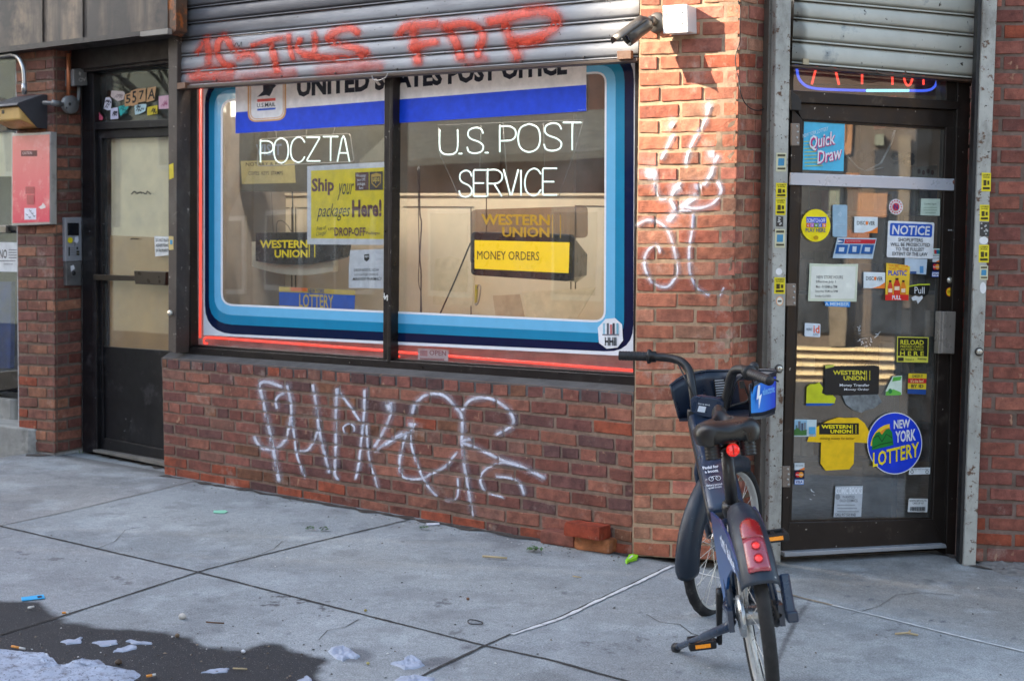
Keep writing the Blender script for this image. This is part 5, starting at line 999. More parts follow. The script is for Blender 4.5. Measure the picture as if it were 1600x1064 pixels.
for k, (s_, a, b) in enumerate((("SHOPLIFTERS", 1403.5, 1442), ("WILL BE PROSECUTED", 1391.5, 1453), ("TO THE FULLEST", 1399.5, 1444), ("EXTENT OF THE LAW", 1394.5, 1449))): f.text(TX, s_, a, 371.8 + k * 7.3, b, 377.4 + k * 7.3, 1.1, .012)
f.done()
f = S("round_sticker", "round white sticker with a red ring and a letter N, high on the door glass"); f.poly(C(236, 232, 234), disc(1400, 323.5, 11, 12.3, 28)); 
for k in range(14): a = 2 * math.pi * k / 14; f.poly(C(206, 60, 80), disc(1400 + 8.6 * math.cos(a), 323.5 + 9.6 * math.sin(a), 1.2, 1.3, 6), "lettering")
f.poly(C(206, 60, 80), disc(1400, 323.5, 5.4, 6, 20), "emblem"); f.text(C(40, 50, 120), "N", 1397, 319.5, 1403, 327.5, 0, .03); f.done()
f = S("certificate", "pale green certificate in the upper right of the door glass", "notice"); f.poly(C(196, 212, 198), [(1439.5, 310.5), (1469, 311), (1468.5, 337.5), (1438, 336.5)]); f.text(C(96, 122, 100), "Certified Agent", 1444, 317.5, 1463, 321, 0, .015); f.rect(C(150, 172, 152), 1443, 324, 1464, 325.2, "print"); f.rect(C(150, 172, 152), 1443, 328, 1464, 329.2, "print"); f.rect(C(150, 172, 152), 1446, 332, 1462, 333.2, "print"); f.done()
f = S("hours_sheet", "creased plastic sleeve with printed store hours, left on the door glass", "notice", m=mat("plastic_sleeve", None, rough=.2, var=.12, vs_=10, spec=.5)); f.poly(C(214, 220, 196), [(1265, 411.5), (1302, 413), (1341, 412.5), (1339.5, 440), (1338.5, 471.5), (1300, 471), (1262.5, 470.5), (1264, 440)]); f.poly(C(232, 233, 222), [(1268, 416), (1337, 416.5), (1335, 467), (1266, 466.5)], "paper"); HG = C(112, 112, 110)
for k, (s_, a, b) in enumerate((("NEW STORE HOURS", 1276, 1317), ("Effective July 1", 1275, 1306), ("Mon - Fri 8AM to 7PM", 1275, 1308), ("Saturday 9AM to 5PM", 1274, 1309), ("Sunday CLOSED", 1273.5, 1298))): f.text(HG, s_, a, 430.5 + k * 7.6, b, 435.5 + k * 7.3, .3, .012)
f.done()
f = S("member_sticker", "bright blue member strip peeking out under the store hours sheet", e=-.0005); f.poly(C(52, 142, 222), [(1288, 471), (1328.5, 471.5), (1328, 480), (1291, 478.5)]); f.text(C(206, 226, 240), "A MEMBER", 1289, 472.3, 1327, 477.6, .3, .015); f.done()
f = S("bottle_poster", "small yellow poster of three orange bottles above a red pull strip", "poster", e=.001); f.poly(C(250, 206, 60), [(1385, 411), (1414, 414), (1422, 416.5), (1419.5, 469.5), (1383, 469)]); f.text(C(226, 96, 40), "YOU BET YOUR\nGLASS THEY'RE", 1388, 412.5, 1419, 421.5, 2, .012); f.text(C(40, 80, 190), "PLASTIC", 1388, 422.5, 1416.5, 430.5, .5, .03)
for cx, w_, yt, c in ((1391, 3.8, 438, (226, 80, 50)), (1401.5, 5, 434.5, (216, 60, 36)), (1411.5, 3.8, 438, (238, 140, 40))): f.poly(C(*c), [(cx - w_ * .45, yt + 3), (cx + w_ * .45, yt + 3), (cx + w_, yt + 10), (cx + w_, 460.5), (cx - w_, 460.5), (cx - w_, yt + 10)], "bottles"); f.rect(C(50, 40, 40), cx - w_ * .5, yt, cx + w_ * .5, yt + 3, "bottles"); f.rect(C(250, 226, 190), cx - w_ * .8, yt + 13, cx + w_ * .8, yt + 19, "bottles")
f.rect(C(226, 44, 40), 1383.2, 460.5, 1419.6, 469.4, "red_band"); f.text(WHT, "PULL", 1394, 461.6, 1408, 468.3, 0, .03); f.done()
f = S("pull_sticker", "torn black sticker reading Pull beside the yellow bottle poster"); f.poly(C(28, 30, 30), [(1420, 447), (1436, 444), (1453, 444), (1450, 460), (1443, 464), (1436, 458), (1425, 462), (1420, 460)]); f.line(C(196, 206, 60), [(1420, 447.5), (1436, 444.8), (1453, 444.5)], 2.2, "stripe"); f.text(WHT, "Pull", 1429, 448.5, 1444.5, 459, 0, .0); f.poly(C(222, 224, 226), [(1424, 465), (1430, 462), (1436, 464), (1441, 462), (1442, 466), (1434, 475), (1432, 469), (1426, 470)], "torn_paper"); f.done()
f = S("paper_slip", "white paper slip half hidden under the NOTICE sign"); f.poly(C(196, 212, 226), [(1414, 403), (1449, 405), (1447, 429), (1413, 427)]); f.rect(C(90, 150, 200), 1437, 416, 1443, 427, "print"); f.rect(C(60, 90, 140), 1422, 424, 1432, 428, "print"); f.done()
def cards(lbl, lst, grp):
    for nm, x0, y0, x1, y1, bgc, kind, l in lst:
        f = S(nm, l, "sticker", group=grp); f.poly(C(*bgc), [(x0, y0), (x1, y0), (x1, y1), (x0, y1)]); w_, h = x1 - x0, y1 - y0; cx, cy = (x0 + x1) / 2, (y0 + y1) / 2
        if kind == "mc": f.poly(C(226, 40, 44), disc(cx - w_ * .16, cy, w_ * .25, h * .34, 18), "emblem"); f.poly(C(246, 160, 40), disc(cx + w_ * .16, cy, w_ * .25, h * .34, 18), "emblem"); f.text(WHT, "MasterCard", cx - w_ * .36, cy - h * .1, cx + w_ * .36, cy + h * .1, 0, .01)
        if kind == "visa": f.rect(C(226, 230, 238), x0 + .7, y0 + h * .14, x1 - .7, y1 - h * .14, "panel"); f.text(C(24, 50, 140), "VISA", x0 + w_ * .14, y0 + h * .26, x1 - w_ * .14, y1 - h * .26, 0, .03, .2)
        if kind == "dv": f.text(C(90, 90, 96), "DISCOVER", x0 + w_ * .12, y0 + h * .3, x1 - w_ * .12, y0 + h * .48, 0, .005); f.poly(ORG, [(x1, y0 + h * .62), (x1, y1), (x0 + w_ * .4, y1)], "orange_corner")
        if kind == "up": f.rect(C(190, 50, 60), x0 + 1.5, y0 + 2, x0 + w_ * .45, y1 - 2, "emblem"); f.rect(C(30, 100, 140), x0 + w_ * .45, y0 + 2, x0 + w_ * .72, y1 - 2, "emblem"); f.rect(C(30, 120, 110), x0 + w_ * .72, y0 + 2, x1 - 1.2, y1 - 2, "emblem")
        f.done()
cards("", (("card_sticker", 1458, 388.5, 1469.5, 399, (206, 226, 216), "up", "tiny three-colour card sticker, topmost of the column right of the NOTICE sign"), ("card_sticker", 1457, 400, 1469, 409.5, (216, 222, 226), "dv", "tiny white card sticker with orange corner in the right-hand column"), ("card_sticker", 1456.5, 410.5, 1469, 423.5, (22, 26, 60), "mc", "tiny dark card sticker with two circles in the right-hand column"), ("card_sticker", 1456, 424.5, 1468.5, 433, (40, 80, 170), "visa", "tiny blue and white bank card sticker, lowest of the right-hand column")), "card stickers right of the NOTICE sign")
cards("", (("card_sticker", 1241.5, 723, 1257, 734, (214, 222, 226), "dv", "tiny white card sticker with orange corner beside the lowest door hinge"), ("card_sticker", 1241.5, 735, 1257, 747.5, (30, 20, 50), "mc", "tiny dark card sticker with two circles beside the lowest door hinge"), ("card_sticker", 1241.5, 748.5, 1256, 757, (60, 120, 200), "visa", "tiny blue and white bank card sticker beside the lowest door hinge")), "card stickers beside the lowest hinge")
f = S("id_sticker", "small white sticker with orange letters id, left of centre on the door glass"); f.poly(C(214, 222, 230), quad_rr((1257.5, 504.5), (1282, 506), (1281.5, 527), (1257, 525.5), 2, 3)); f.text(C(226, 84, 44), "id", 1271, 508, 1280.5, 520, .5, .02); f.text(C(60, 70, 90), "HERE!", 1259.5, 512.5, 1269, 516.5, .3, .01); f.text(C(120, 130, 150), "NYC", 1271, 520.8, 1279.5, 524.5, .3, .01); f.done()
f = S("reload_sticker", "black and yellow sticker reading RELOAD prepaid cards HERE"); f.poly(C(222, 216, 84), [(1402, 526), (1451, 527), (1450, 566.5), (1401, 565.5)]); f.poly(C(30, 32, 28), [(1403.2, 527.4), (1449.8, 528.4), (1449, 557), (1402.6, 556)], "panel"); YG = C(226, 218, 60)
f.text(YG, "RELOAD", 1407, 531, 1443.5, 538.5, .6, .015); f.text(YG, "PREPAID CARDS", 1407, 539.6, 1443, 543.2, .6, .0); f.text(YG, "AND MOBILE PHONES", 1407, 544.3, 1442.5, 547.2, .6, .0); f.text(YG, "H E R E", 1406.5, 548.5, 1443.5, 555.4, .6, .015); f.rect(C(40, 42, 36), 1403, 558.5, 1412, 564, "panel"); f.text(C(60, 62, 56), "Reload it", 1415, 559.5, 1428, 563, .3, .005); f.text(C(60, 62, 56), "money", 1434, 559.5, 1448, 563, .3, .02); f.done()
f = S("black_sticker", "worn black sticker with yellow block letters and Money Transfer line, mid door"); f.poly(C(36, 37, 38), quad_rr((1289, 572.5), (1374, 571.5), (1373, 616), (1288, 618), 3, 3)); f.poly(C(206, 206, 90), [(1289, 571), (1304, 569.5), (1303, 573), (1290, 576)], "torn_edge"); YW = C(216, 204, 60); f.text(YW, "WESTERN", 1301.5, 578.5, 1352, 585.5, .2, .03); f.text(YW, "UNION", 1318, 587, 1352, 594, .2, .03); f.rect(YW, 1353.5, 579, 1354.5, 594); f.rect(YW, 1358.5, 579, 1359.5, 594); f.text(WHT, "Money Transfer", 1312, 599.5, 1358.5, 605, 0, .012); f.text(WHT, "Money Order", 1319, 606.5, 1358, 611, 0, .012); f.done()
f = S("torn_sticker", "torn lime yellow sticker remnant with a blue lower edge, left on the door"); f.poly(C(202, 206, 36), [(1260.5, 605), (1266, 600), (1274, 600), (1280, 597), (1286, 606), (1284, 614), (1291, 617), (1301, 617), (1306, 622), (1304, 630), (1259.5, 631)]); f.poly(C(30, 90, 170), [(1259.5, 629.8), (1303.5, 630), (1298, 633.6), (1259.5, 634)], "blue_edge"); f.done()
f = S("glue_residue", "grey smear of glue residue under the worn black sticker", "sticker", m=mat("glue_residue", None, rough=.8, var=.5, vs_=30), e=-.0004); f.poly(C(128, 132, 132), [(1316, 618), (1372, 616), (1378, 628), (1366, 638), (1352, 641), (1346, 645), (1334, 641), (1322, 632)]); f.done()
f = S("leaf_sticker", "small green and white leaf sticker, right of the worn black sticker"); f.poly(C(216, 232, 214), [(1395, 588), (1409.5, 586.5), (1409, 616.5), (1383.5, 618), (1384, 610)]); f.poly(C(90, 180, 70), [(1396, 589), (1409, 588), (1407, 594), (1394, 596)], "print"); f.poly(C(110, 190, 80), [(1384, 612), (1396, 608), (1408, 613), (1408, 617), (1384, 618)], "print"); f.poly(C(40, 140, 70), disc(1391, 611, 3, 4, 12), "print"); f.done()
f = S("bank_sticker", "small red, yellow and blue striped sticker at the right of the door glass"); f.poly(C(236, 206, 50), [(1419.5, 583.5), (1448, 584), (1446.5, 616.5), (1418, 615)]); f.poly(C(40, 80, 150), [(1418, 607.5), (1447, 608.5), (1446.5, 616.5), (1417.8, 615)], "blue_band"); f.poly(C(206, 40, 50), [(1419, 591), (1447.6, 591.5), (1447.3, 599), (1418.7, 598.5)], "red_band"); f.text(C(40, 44, 60), "CHECK IT", 1425, 585.5, 1442, 589.5, .2, .015); f.text(C(244, 226, 160), "It's the law!", 1423, 592.5, 1443, 597.5, .2, .01); f.text(C(40, 44, 60), "BY ID", 1424, 600.5, 1443, 605.5, .2, .02); f.done()
f = S("skyline_card", "postcard with skyscrapers and trees at the left edge of the door glass", "postcard"); f.poly(C(206, 222, 226), [(1240, 655), (1276, 655.5), (1275, 682), (1239.5, 682)]); f.poly(C(150, 190, 214), [(1240.5, 656), (1261, 656), (1260.5, 680), (1240, 680)], "picture")
for x, y, w_, c in ((1243, 664, 3, (90, 120, 130)), (1247, 658, 4, (110, 116, 126)), (1252, 661, 3, (80, 90, 110)), (1256, 660, 3.4, (130, 140, 150))): f.rect(C(*c), x, y, x + w_, 676, "picture")
f.poly(C(70, 120, 60), [(1240.3, 672), (1246, 668), (1252, 673), (1260.6, 671), (1260.5, 680), (1240.2, 680)], "picture"); f.rect(C(90, 170, 214), 1264, 667, 1274, 678, "picture"); f.done()
f = S("shirt_sticker", "large yellow shirt-shaped sticker with black band, low on the door"); f.poly(C(248, 198, 24), [(1261, 690), (1267, 673), (1276, 667), (1294, 657), (1310, 652), (1320, 653), (1340, 652.5), (1351, 661), (1358, 674), (1355, 692), (1335, 691), (1334, 724), (1327, 733), (1290, 735), (1282, 724), (1283, 691)]); f.rect(BLKC, 1280, 661, 1342, 678.5, "black_band"); f.text(YEL, "WESTERN", 1283.5, 663.5, 1330, 669.5, 0, .03); f.text(YEL, "UNION", 1297.5, 671, 1330, 676.7, 0, .03); f.rect(YEL, 1331.6, 663.5, 1332.5, 677); f.rect(YEL, 1337, 663.5, 1337.9, 677); f.text(C(120, 88, 10), "moving money for better", 1281.5, 682.5, 1335.5, 687.5, .3, .008, .25); f.done()
f = S("round_sticker", "large round blue lottery sticker with green hills and rainbow", e=.001); CX, CY = 1398, 692.5; f.poly(WHT, [(x, y) for x, y in disc(CX, CY, 43, 48.5, 48)]); f.poly(C(16, 62, 214), disc(CX, CY, 41.7, 47, 48), "blue_disc"); TLr = lambda x, y: (x, y)
def arc_band(col, r0, r1): f.poly(col, [(1393 - r0 * math.cos(R_(a)) , 699 - r0 * 1.12 * math.sin(R_(a)) - (0 if a < 85 else 0)) for a in range(4, 88, 9)] + [(1393 - r1 * math.cos(R_(a)), 699 - r1 * 1.12 * math.sin(R_(a))) for a in range(85, 3, -9)], "rainbow")
arc_band(C(250, 206, 50), 33, 28); arc_band(C(240, 140, 40), 28, 23); arc_band(C(226, 60, 60), 23, 15); f.poly(C(20, 130, 50), [(1362.5, 703), (1363, 686), (1369, 676), (1374, 674), (1378, 679), (1384, 671), (1389, 669), (1394, 675), (1396, 695), (1380, 699)], "hills"); f.line(C(10, 60, 30), [(1366, 684), (1372, 680), (1378, 690), (1385, 678), (1394, 684)], 1.2, "hills"); f.line(C(10, 60, 30), [(1364, 699), (1376, 694), (1395, 690)], 1.2, "hills")
f.text(WHT, "NEW", 1396.5, 656.5, 1422, 670, -2, .03); f.text(WHT, "YORK", 1399, 673.5, 1431, 692, -4, .03); f.text(C(252, 224, 40), "LOTTERY", 1364, 707, 1436, 730, -17, .02); f.done()
f = S("recycling_strip", "thin white recycling strip just right of the round lottery sticker"); f.poly(C(222, 226, 228), [(1421, 731), (1453.5, 730), (1453, 740.5), (1420, 741.5)])
for x in (1425, 1448.5): f.line(C(70, 74, 76), disc(x, 737, 2.2, 2.4, 8) + [disc(x, 737, 2.2, 2.4, 8)[0]], .9, "emblem")
f.text(C(90, 94, 96), "MIXED RECYCLING", 1424, 732.3, 1451, 734, -.3, .005); f.done()
f = S("photocopied_flyer", "grey photocopied comic books flyer near the bottom of the door glass", "flyer"); f.poly(C(190, 196, 202), [(1305.5, 759.5), (1348.5, 758.8), (1345.5, 807), (1302.5, 807.5)]); f.text(C(232, 236, 240), "COMIC BOOKS", 1306, 761.5, 1347, 772, -.4, .03); f.text(C(110, 114, 120), "WANTED\nOLD COMICS", 1312, 774, 1340, 784, 0, .01); f.poly(C(140, 146, 152), disc(1309, 776, 3.6, 4.6, 14), "emblem")
for y in (788, 793, 798): f.rect(C(150, 156, 162), 1308, y, 1342 - (y % 3) * 3, y + 1.6, "print")
f.text(C(70, 74, 80), "CALL 917 555 0142", 1305, 801.5, 1337, 806, 0, .012); f.done()
f = S("barcode_sticker", "small white barcode sticker at the bottom right of the door glass"); f.poly(C(214, 216, 216), quad_rr((1420, 778.5), (1450, 779), (1449, 800), (1418, 799.5), 1.5, 3)); f.text(C(80, 82, 84), "NORTH BROOKLYN\nCAFES OF NY", 1421.5, 780.5, 1447.5, 787.5, 0, .01); rnd = random.Random(3); x = 1422
while x < 1446: w_ = rnd.choice((.6, .9, 1.3)); f.rect(C(50, 52, 54), x, 791.5, x + w_, 798, "barcode"); x += w_ + rnd.choice((.5, .8))
f.done()
f = S("price_dot", "small round yellow and red sticker on the door stile under the lock", e=.0125); f.poly(C(226, 70, 40), disc(1484, 456.3, 6, 7.3, 20)); f.poly(C(250, 214, 40), disc(1484, 456.3, 5.1, 6.3, 20), "face"); f.text(C(150, 90, 20), "OPEN", 1480.5, 454, 1487.5, 458, 0, .01); f.done()
f = S("scratch_marks", "white scratches in the middle of the door glass", "scratches", e=.001); rnd = random.Random(8)
for cx, cy, n_, r in ((1352, 534, 14, 9), (1346, 517, 5, 8), (1371, 523, 4, 5), (1273, 774, 3, 7), (1268, 768, 2, 5)):
    for k in range(n_): a = rnd.uniform(0, 6.3); x, y = cx + rnd.uniform(-r, r), cy + rnd.uniform(-r, r); l = rnd.uniform(2, 7); f.line(C(206, 210, 212), [(x, y), (x + l * math.cos(a), y + l * .8 * math.sin(a))], rnd.uniform(.6, 1.3))
f.done()
# things hanging behind the top of the door glass
DI = DOOR.off(-.10); t = thing("plastic_fan", "crossed strips of clear tape hanging behind the top of the door glass", "tape strips"); mb = MB()
for pts, r in (([(1398, 205), (1392, 225), (1376, 256), (1352, 268)], .014), ([(1322, 243), (1340, 262), (1352, 268), (1380, 262)], .008)): mb.tube([DI.P(*p) for p in pts], r, 8, flat=(1, .3))
mb.build("strip", mat("crinkled_tape", C(168, 168, 164), rough=.3, var=.4, vs_=60), t)
f = Flat("wall_numbers", "black number cutouts inside the shop behind the door glass", "numbers", DOOR.off(-.5), 0); f.text(C(24, 22, 22), "04", 1337, 234, 1371, 256, 0, .04, part="base"); f.text(C(24, 22, 22), "98", 1392, 238, 1430, 260, 0, .04, part="base"); f.done()
f = Flat("display_card", "dim postcard of people behind the upper door glass", "postcard", DOOR.off(-.3), 0); f.poly(C(150, 146, 136), [(1426, 262), (1464, 258), (1466, 276), (1424, 279)])
for k in range(4): f.poly(C(90, 60, 52), disc(1436 + k * 7, 268 + (k % 2) * 2, 2.6, 4, 10), "picture")
f.done()
# ------------------------------------------------------------------ stickers on the two rails
def rail_sticker(lbl, x0, y0, x1, y1, kind, lean=-.02):
    d = lean * (y1 - y0); e = .0112; f = Flat("rail_sticker", lbl, "sticker", (RPOLE if x0 > 1500 else POLE), e, "stickers on the steel rails"); q = [(x0, y0), (x1, y0 + .5), (x1 + d, y1 + .5), (x0 + d, y1)]; w_, h = x1 - x0, y1 - y0
    if kind == "y":
        f.poly(C(228, 208, 44), q); f.text(C(58, 52, 20), "LOCKSMITH\n24 HOURS", x0 + w_ * .1, y0 + h * .08, x1 - w_ * .1, y0 + h * .3, 0, .02); f.rect(C(70, 62, 24), x0 + w_ * .18, y0 + h * .4, x0 + w_ * .5, y0 + h * .7, "print"); f.rect(C(70, 62, 24), x0 + w_ * .6, y0 + h * .44, x0 + w_ * .82, y0 + h * .66, "print"); f.rect(C(58, 52, 20), x0 + w_ * .12, y0 + h * .78, x1 - w_ * .14, y0 + h * .9, "print")
    if kind == "b": f.poly(C(206, 202, 168), q); f.poly(C(70, 140, 176), [(x0 + w_ * .2, y0 + h * .3), (x1 - w_ * .2, y0 + h * .3), (x1 - w_ * .2 + d, y0 + h * .7), (x0 + w_ * .2 + d, y0 + h * .7)], "print"); f.rect(C(80, 76, 60), x0 + w_ * .12, y0 + h * .08, x1 - w_ * .12, y0 + h * .2, "print"); f.rect(C(80, 76, 60), x0 + w_ * .12, y0 + h * .8, x1 - w_ * .12, y0 + h * .9, "print")
    if kind == "w": f.poly(C(226, 224, 222), disc((x0 + x1) / 2, (y0 + y1) / 2, w_ / 2, h / 2, 18))
    if kind == "k":
        f.poly(C(66, 64, 62), q); rnd = random.Random(int(x0))
        for k in range(9): x, y = rnd.uniform(x0 + 1, x1 - 4), rnd.uniform(y0 + 1, y1 - 4); f.rect(C(186, 184, 180), x, y, x + 2.6, y + 2.2, "print")
    if kind == "o": f.poly(C(226, 160, 110), disc((x0 + x1) / 2, (y0 + y1) / 2, w_ / 2, h / 2, 18)); f.poly(C(226, 222, 206), disc((x0 + x1) / 2, (y0 + y1) / 2, w_ / 2 - 1.2, h / 2 - 1.4, 18), "face"); f.rect(C(90, 80, 70), x0 + w_ * .25, y0 + h * .42, x1 - w_ * .25, y0 + h * .6, "print")
    f.done()
for a in (("gold picture sticker, topmost on the left door rail", 1213, 239, 1229, 268, "b"), ("yellow printed sticker just under the gold picture sticker on the left rail", 1212.5, 286, 1229.5, 309, "y"), ("yellow printed sticker with an open square, second yellow one down on the left rail", 1212, 310, 1228, 336, "y"), ("scratched grey sticker between yellow and blue stickers on the left rail", 1213, 338, 1224, 354, "k"), ("blue picture sticker halfway up the left door rail", 1211, 358, 1227, 387, "b"), ("plain white dot on the left door rail", 1212, 419, 1222, 430, "w"), ("yellow printed sticker below the white dot on the left rail", 1210, 433.5, 1227, 459, "y"), ("small round sticker with orange rim on the left rail", 1212.5, 463, 1224, 478, "o"),
          ("yellow printed sticker, topmost on the right door rail", 1534, 270, 1548.5, 299, "y"), ("yellow printed sticker, second on the right rail, above the black code patch", 1531, 320, 1546, 345.5, "y"), ("black and white patterned sticker on the right rail", 1531, 347, 1546, 369, "k"), ("white blank oval sticker on the right rail", 1530, 370, 1544, 382, "w"), ("yellow printed sticker below the white oval on the right rail", 1529.5, 382.5, 1545.5, 410, "y"), ("blue picture sticker, lowest rectangular one on the right rail", 1531, 415, 1544, 437, "b"), ("small white torn oval low on the right rail", 1531, 441, 1541, 459, "w")): rail_sticker(*a)

# ------------------------------------------------------------------ fixtures on the pilaster
t = thing("security_camera", "grey bullet security camera on a round bracket at the top of the pilaster", "camera"); GM = mat("gunmetal_housing", C(84, 80, 76), rough=.35, metal=.35, var=.1)
mp_ = PIL.P(1026, 36, .01); nn = PIL.n
mb = MB(); mb.lathe([(0, .016), (.034, .016), (.044, .006), (.046, -.006)], mp_, nn, 24); mb.build("mount_plate", GM, t)
j1 = mp_ + nn * .05 + Vector((0, 0, .002)); mb = MB(); mb.tube([mp_ + nn * .01, mp_ + nn * .035, j1], [.018, .014, .02], 12); mb.lathe([(0, .022), (.016, .018), (.022, 0), (.016, -.018), (0, -.022)], j1, -UW, 16); mb.build("swivel", GM, t)
hd = PIL.P(978, 61, .15); tl = PIL.P(1014, 34, .07); ax = (hd - tl).normalized(); L_ = (hd - tl).length
mb = MB(); mb.lathe([(0, 0), (.026, .0), (.034, .01), (.036, .03), (.036, L_ * .62), (.038, L_ * .64), (.038, L_), (.031, L_), (.029, L_ - .012), (0, L_ - .012)], tl, ax, 26); bd = mb.build("barrel", GM, t)
mb = MB(); mb.lathe([(0, L_ - .008), (.022, L_ - .010), (.028, L_ - .012)], tl, ax, 20); mb.build("lens", mat("dark_lens", C(20, 20, 24), rough=.08, spec=.7), bd)
e1 = ax.cross(Vector((0, 0, 1))).normalized(); e2 = e1.cross(ax); mb = MB()
def hood(i, j): a = R_(20 + 140 * i / 12); r = .0435; d_ = .02 + (L_ + .03) * j / 4; return tl + ax * d_ + e1 * math.cos(a) * r + e2 * math.sin(a) * r
mb.grid(hood, 13, 5); mb.build("sun_hood", GM, t, solid=.003)
t = thing("junction_box", "square sunlit white junction box beside the security camera", "electrical box"); mb = MB(); slab(mb, PIL, [(1036.5, 10.5), (1075, 8), (1076, 50), (1037, 52)], .072, .075); mb.build("box", mat("white_box_paint", C(222, 222, 218), rough=.4, var=.06), t, bevel=.004)
mb = MB(); slab(mb, PIL, [(1035.5, 9.5), (1073.5, 7), (1074.5, 51), (1036, 53)], .080, .008); mb.build("lid", MATS["white_box_paint"], t, bevel=.002)
for x, y in ((1041, 23), (1066, 20), (1041, 39), (1066, 37)): mb = MB(); mb.lathe([(0, .0022), (.004, .0016), (.0046, 0)], PIL.P(x, y, .0802), PIL.n, 10); mb.build("screw", MATS["screw_heads"], t)
t = thing("loose_wire", "thin black wire drooping from the pilaster top to the door rail", "wire"); mb = MB(); pts = [(1152, -10), (1154, 5), (1157, 12), (1156, 40), (1156, 65), (1150, 85), (1149, 98), (1154, 125), (1158, 148), (1166, 164), (1178, 172), (1190, 172), (1200, 164), (1204, 150)]
mb.tube([(PIL.P(x, y, .012) if x < 1155.5 else CH.P(x, y, .012)) for x, y in bez(pts, 5)], .0022, 6); mb.build("cord", MATS["black_cable"], t)

# ------------------------------------------------------------------ fixtures on the left pillar
t = thing("wall_light", "dark hooded wall light with a yellowed lens on the left pillar", "wall light")
HB = mat("hood_black", C(58, 58, 62), rough=.5, var=.2, dirt=C(120, 118, 118), dirt_amt=(.62, .72)); E_ = .22
def PP(x, y, e): return PIL.P(x, y, e)
ft_l, ft_r = PP(9, 166, E_), PP(41, 164, E_); fb_l, fb_r = PP(17, 195, E_ - .05), PP(66, 199, .02); 
bt_l = PIL.P(15, 149, .0) ; 
wl = [PIL.P(18, 150, 0), PIL.P(62, 146, 0)]
def at_(u_, e, z): b0 = PIL.P(51, 172, 0); return b0 + UW * u_ + PIL.n * e + Vector((0, 0, z))
mb = MB(); hw = .15
prof_ = [(0, .085), (.03, .085), (.205, .015), (.215, 0), (.205, -.004), (.03, .06), (0, .06)]
mb2 = MB()
for s0, s1 in ((-hw, hw),):
    a = [at_(s0, e, z) for e, z in prof_]; b = [at_(s1, e, z) for e, z in prof_]; n = len(a); mb2.add(a + b, [tuple(range(n)), tuple(range(2 * n - 1, n - 1, -1))] + [(i, n + i, n + (i + 1) % n, (i + 1) % n) for i in range(n)])
side = [(0, .085), (.03, .085), (.215, .003), (.07, -.125), (0, -.125)]
for s0, s1 in ((hw - .006, hw + .002), (-hw - .002, -hw + .006)):
    a = [at_(s0, e, z) for e, z in side]; b = [at_(s1, e, z) for e, z in side]; n = len(a); mb2.add(a + b, [tuple(range(n)), tuple(range(2 * n - 1, n - 1, -1))] + [(i, n + i, n + (i + 1) % n, (i + 1) % n) for i in range(n)])
mb2.build("hood", HB, t, bevel=.003)
mb2 = MB(); len_ = [(.0, .05), (.185, .0), (.19, -.01), (.185, -.085), (.07, -.118), (0, -.118)]; a = [at_(-hw + .008, e, z) for e, z in len_]; b = [at_(hw - .008, e, z) for e, z in len_]; n = len(a); mb2.add(a + b, [tuple(range(n)), tuple(range(2 * n - 1, n - 1, -1))] + [(i, n + i, n + (i + 1) % n, (i + 1) % n) for i in range(n)])
mb2.build("lens", mat("yellowed_lens", C(206, 166, 98), rough=.35, var=.2, vs_=8, dirt=C(150, 110, 60), dirt_amt=(.6, .8)), t, bevel=.012)
mb2 = MB(); mb2.box(at_(-.03, .1895, -.03), .022, .003, .022, Matrix.Rotation(-TW, 3, 'Z')); mb2.build("sensor_hole", MATS["black_channel"], t)
t = thing("steel_conduit", "bright bent steel conduit rising from the wall light", "conduit"); mb = MB(); mb.tube([PIL.P(*p, .05) for p in bez([(-60, 86), (0, 88), (18, 86), (29, 91), (36, 105), (38, 122), (38.2, 148)], 6)], .0125, 10); mb.build("pipe", mat("galvanised_conduit", C(176, 176, 176), rough=.28, metal=.7, var=.1), t)
mb = MB(); mb.tube([PIL.P(38, 131, .05), PIL.P(38.2, 146, .05)], .0165, 12); mb.build("coupling", MATS["galvanised_conduit"], t)
RVP = Pl(PIL.P(84.5, 300), UW); GC = mat("grey_conduit", C(120, 120, 120), rough=.5, metal=.2, var=.2)
def RV(x, y, e): return RVP.P(x, y, e)
t = thing("round_box", "round grey conduit box with pipes on the side of the left pillar", "electrical box"); mb = MB(); mb.lathe([(0, .035), (.052, .035), (.056, .028), (.056, 0)], RV(107, 164, .03), UW, 24); mb.build("box", GC, t)
mb = MB(); mb.lathe([(0, .002), (.009, .002), (.010, 0)], RV(109, 163, .066), UW, 12); mb.lathe([(0, .002), (.005, .002), (.006, 0)], RV(104, 169, .066), UW, 12); mb.build("knockout", MATS["black_channel"], t)
mb = MB(); mb.tube([PIL.P(68, 161, .06), RV(86, 162, .06), RV(98, 163.5, .06)], .013, 10); mb.tube([RV(82, 161, .06), RV(94, 163, .06)], .019, 10); mb.build("pipe", GC, t)
mb = MB(); mb.tube([RV(115, 165, .05), RV(122, 158, .05), RV(123, 148, .05), RV(123, 134, .05)], .012, 10); mb.build("pipe", GC, t)
t = thing("copper_pipe", "copper coloured conduit running up from the round grey box", "conduit"); mb = MB(); mb.tube([RV(107, 84, .05), RV(107, 120, .05), RV(107, 150, .05)], .0125, 10); mb.build("pipe", mat("copper_pipe", C(190, 116, 78), rough=.4, metal=.5, var=.2), t)
t = thing("switch_box", "square grey electrical switch box above the round conduit box", "electrical box"); mb = MB(); slab(mb, RVP, [(115, 108), (136, 107), (137, 134), (115.5, 135)], .09, .09); mb.build("box", GC, t, bevel=.005)
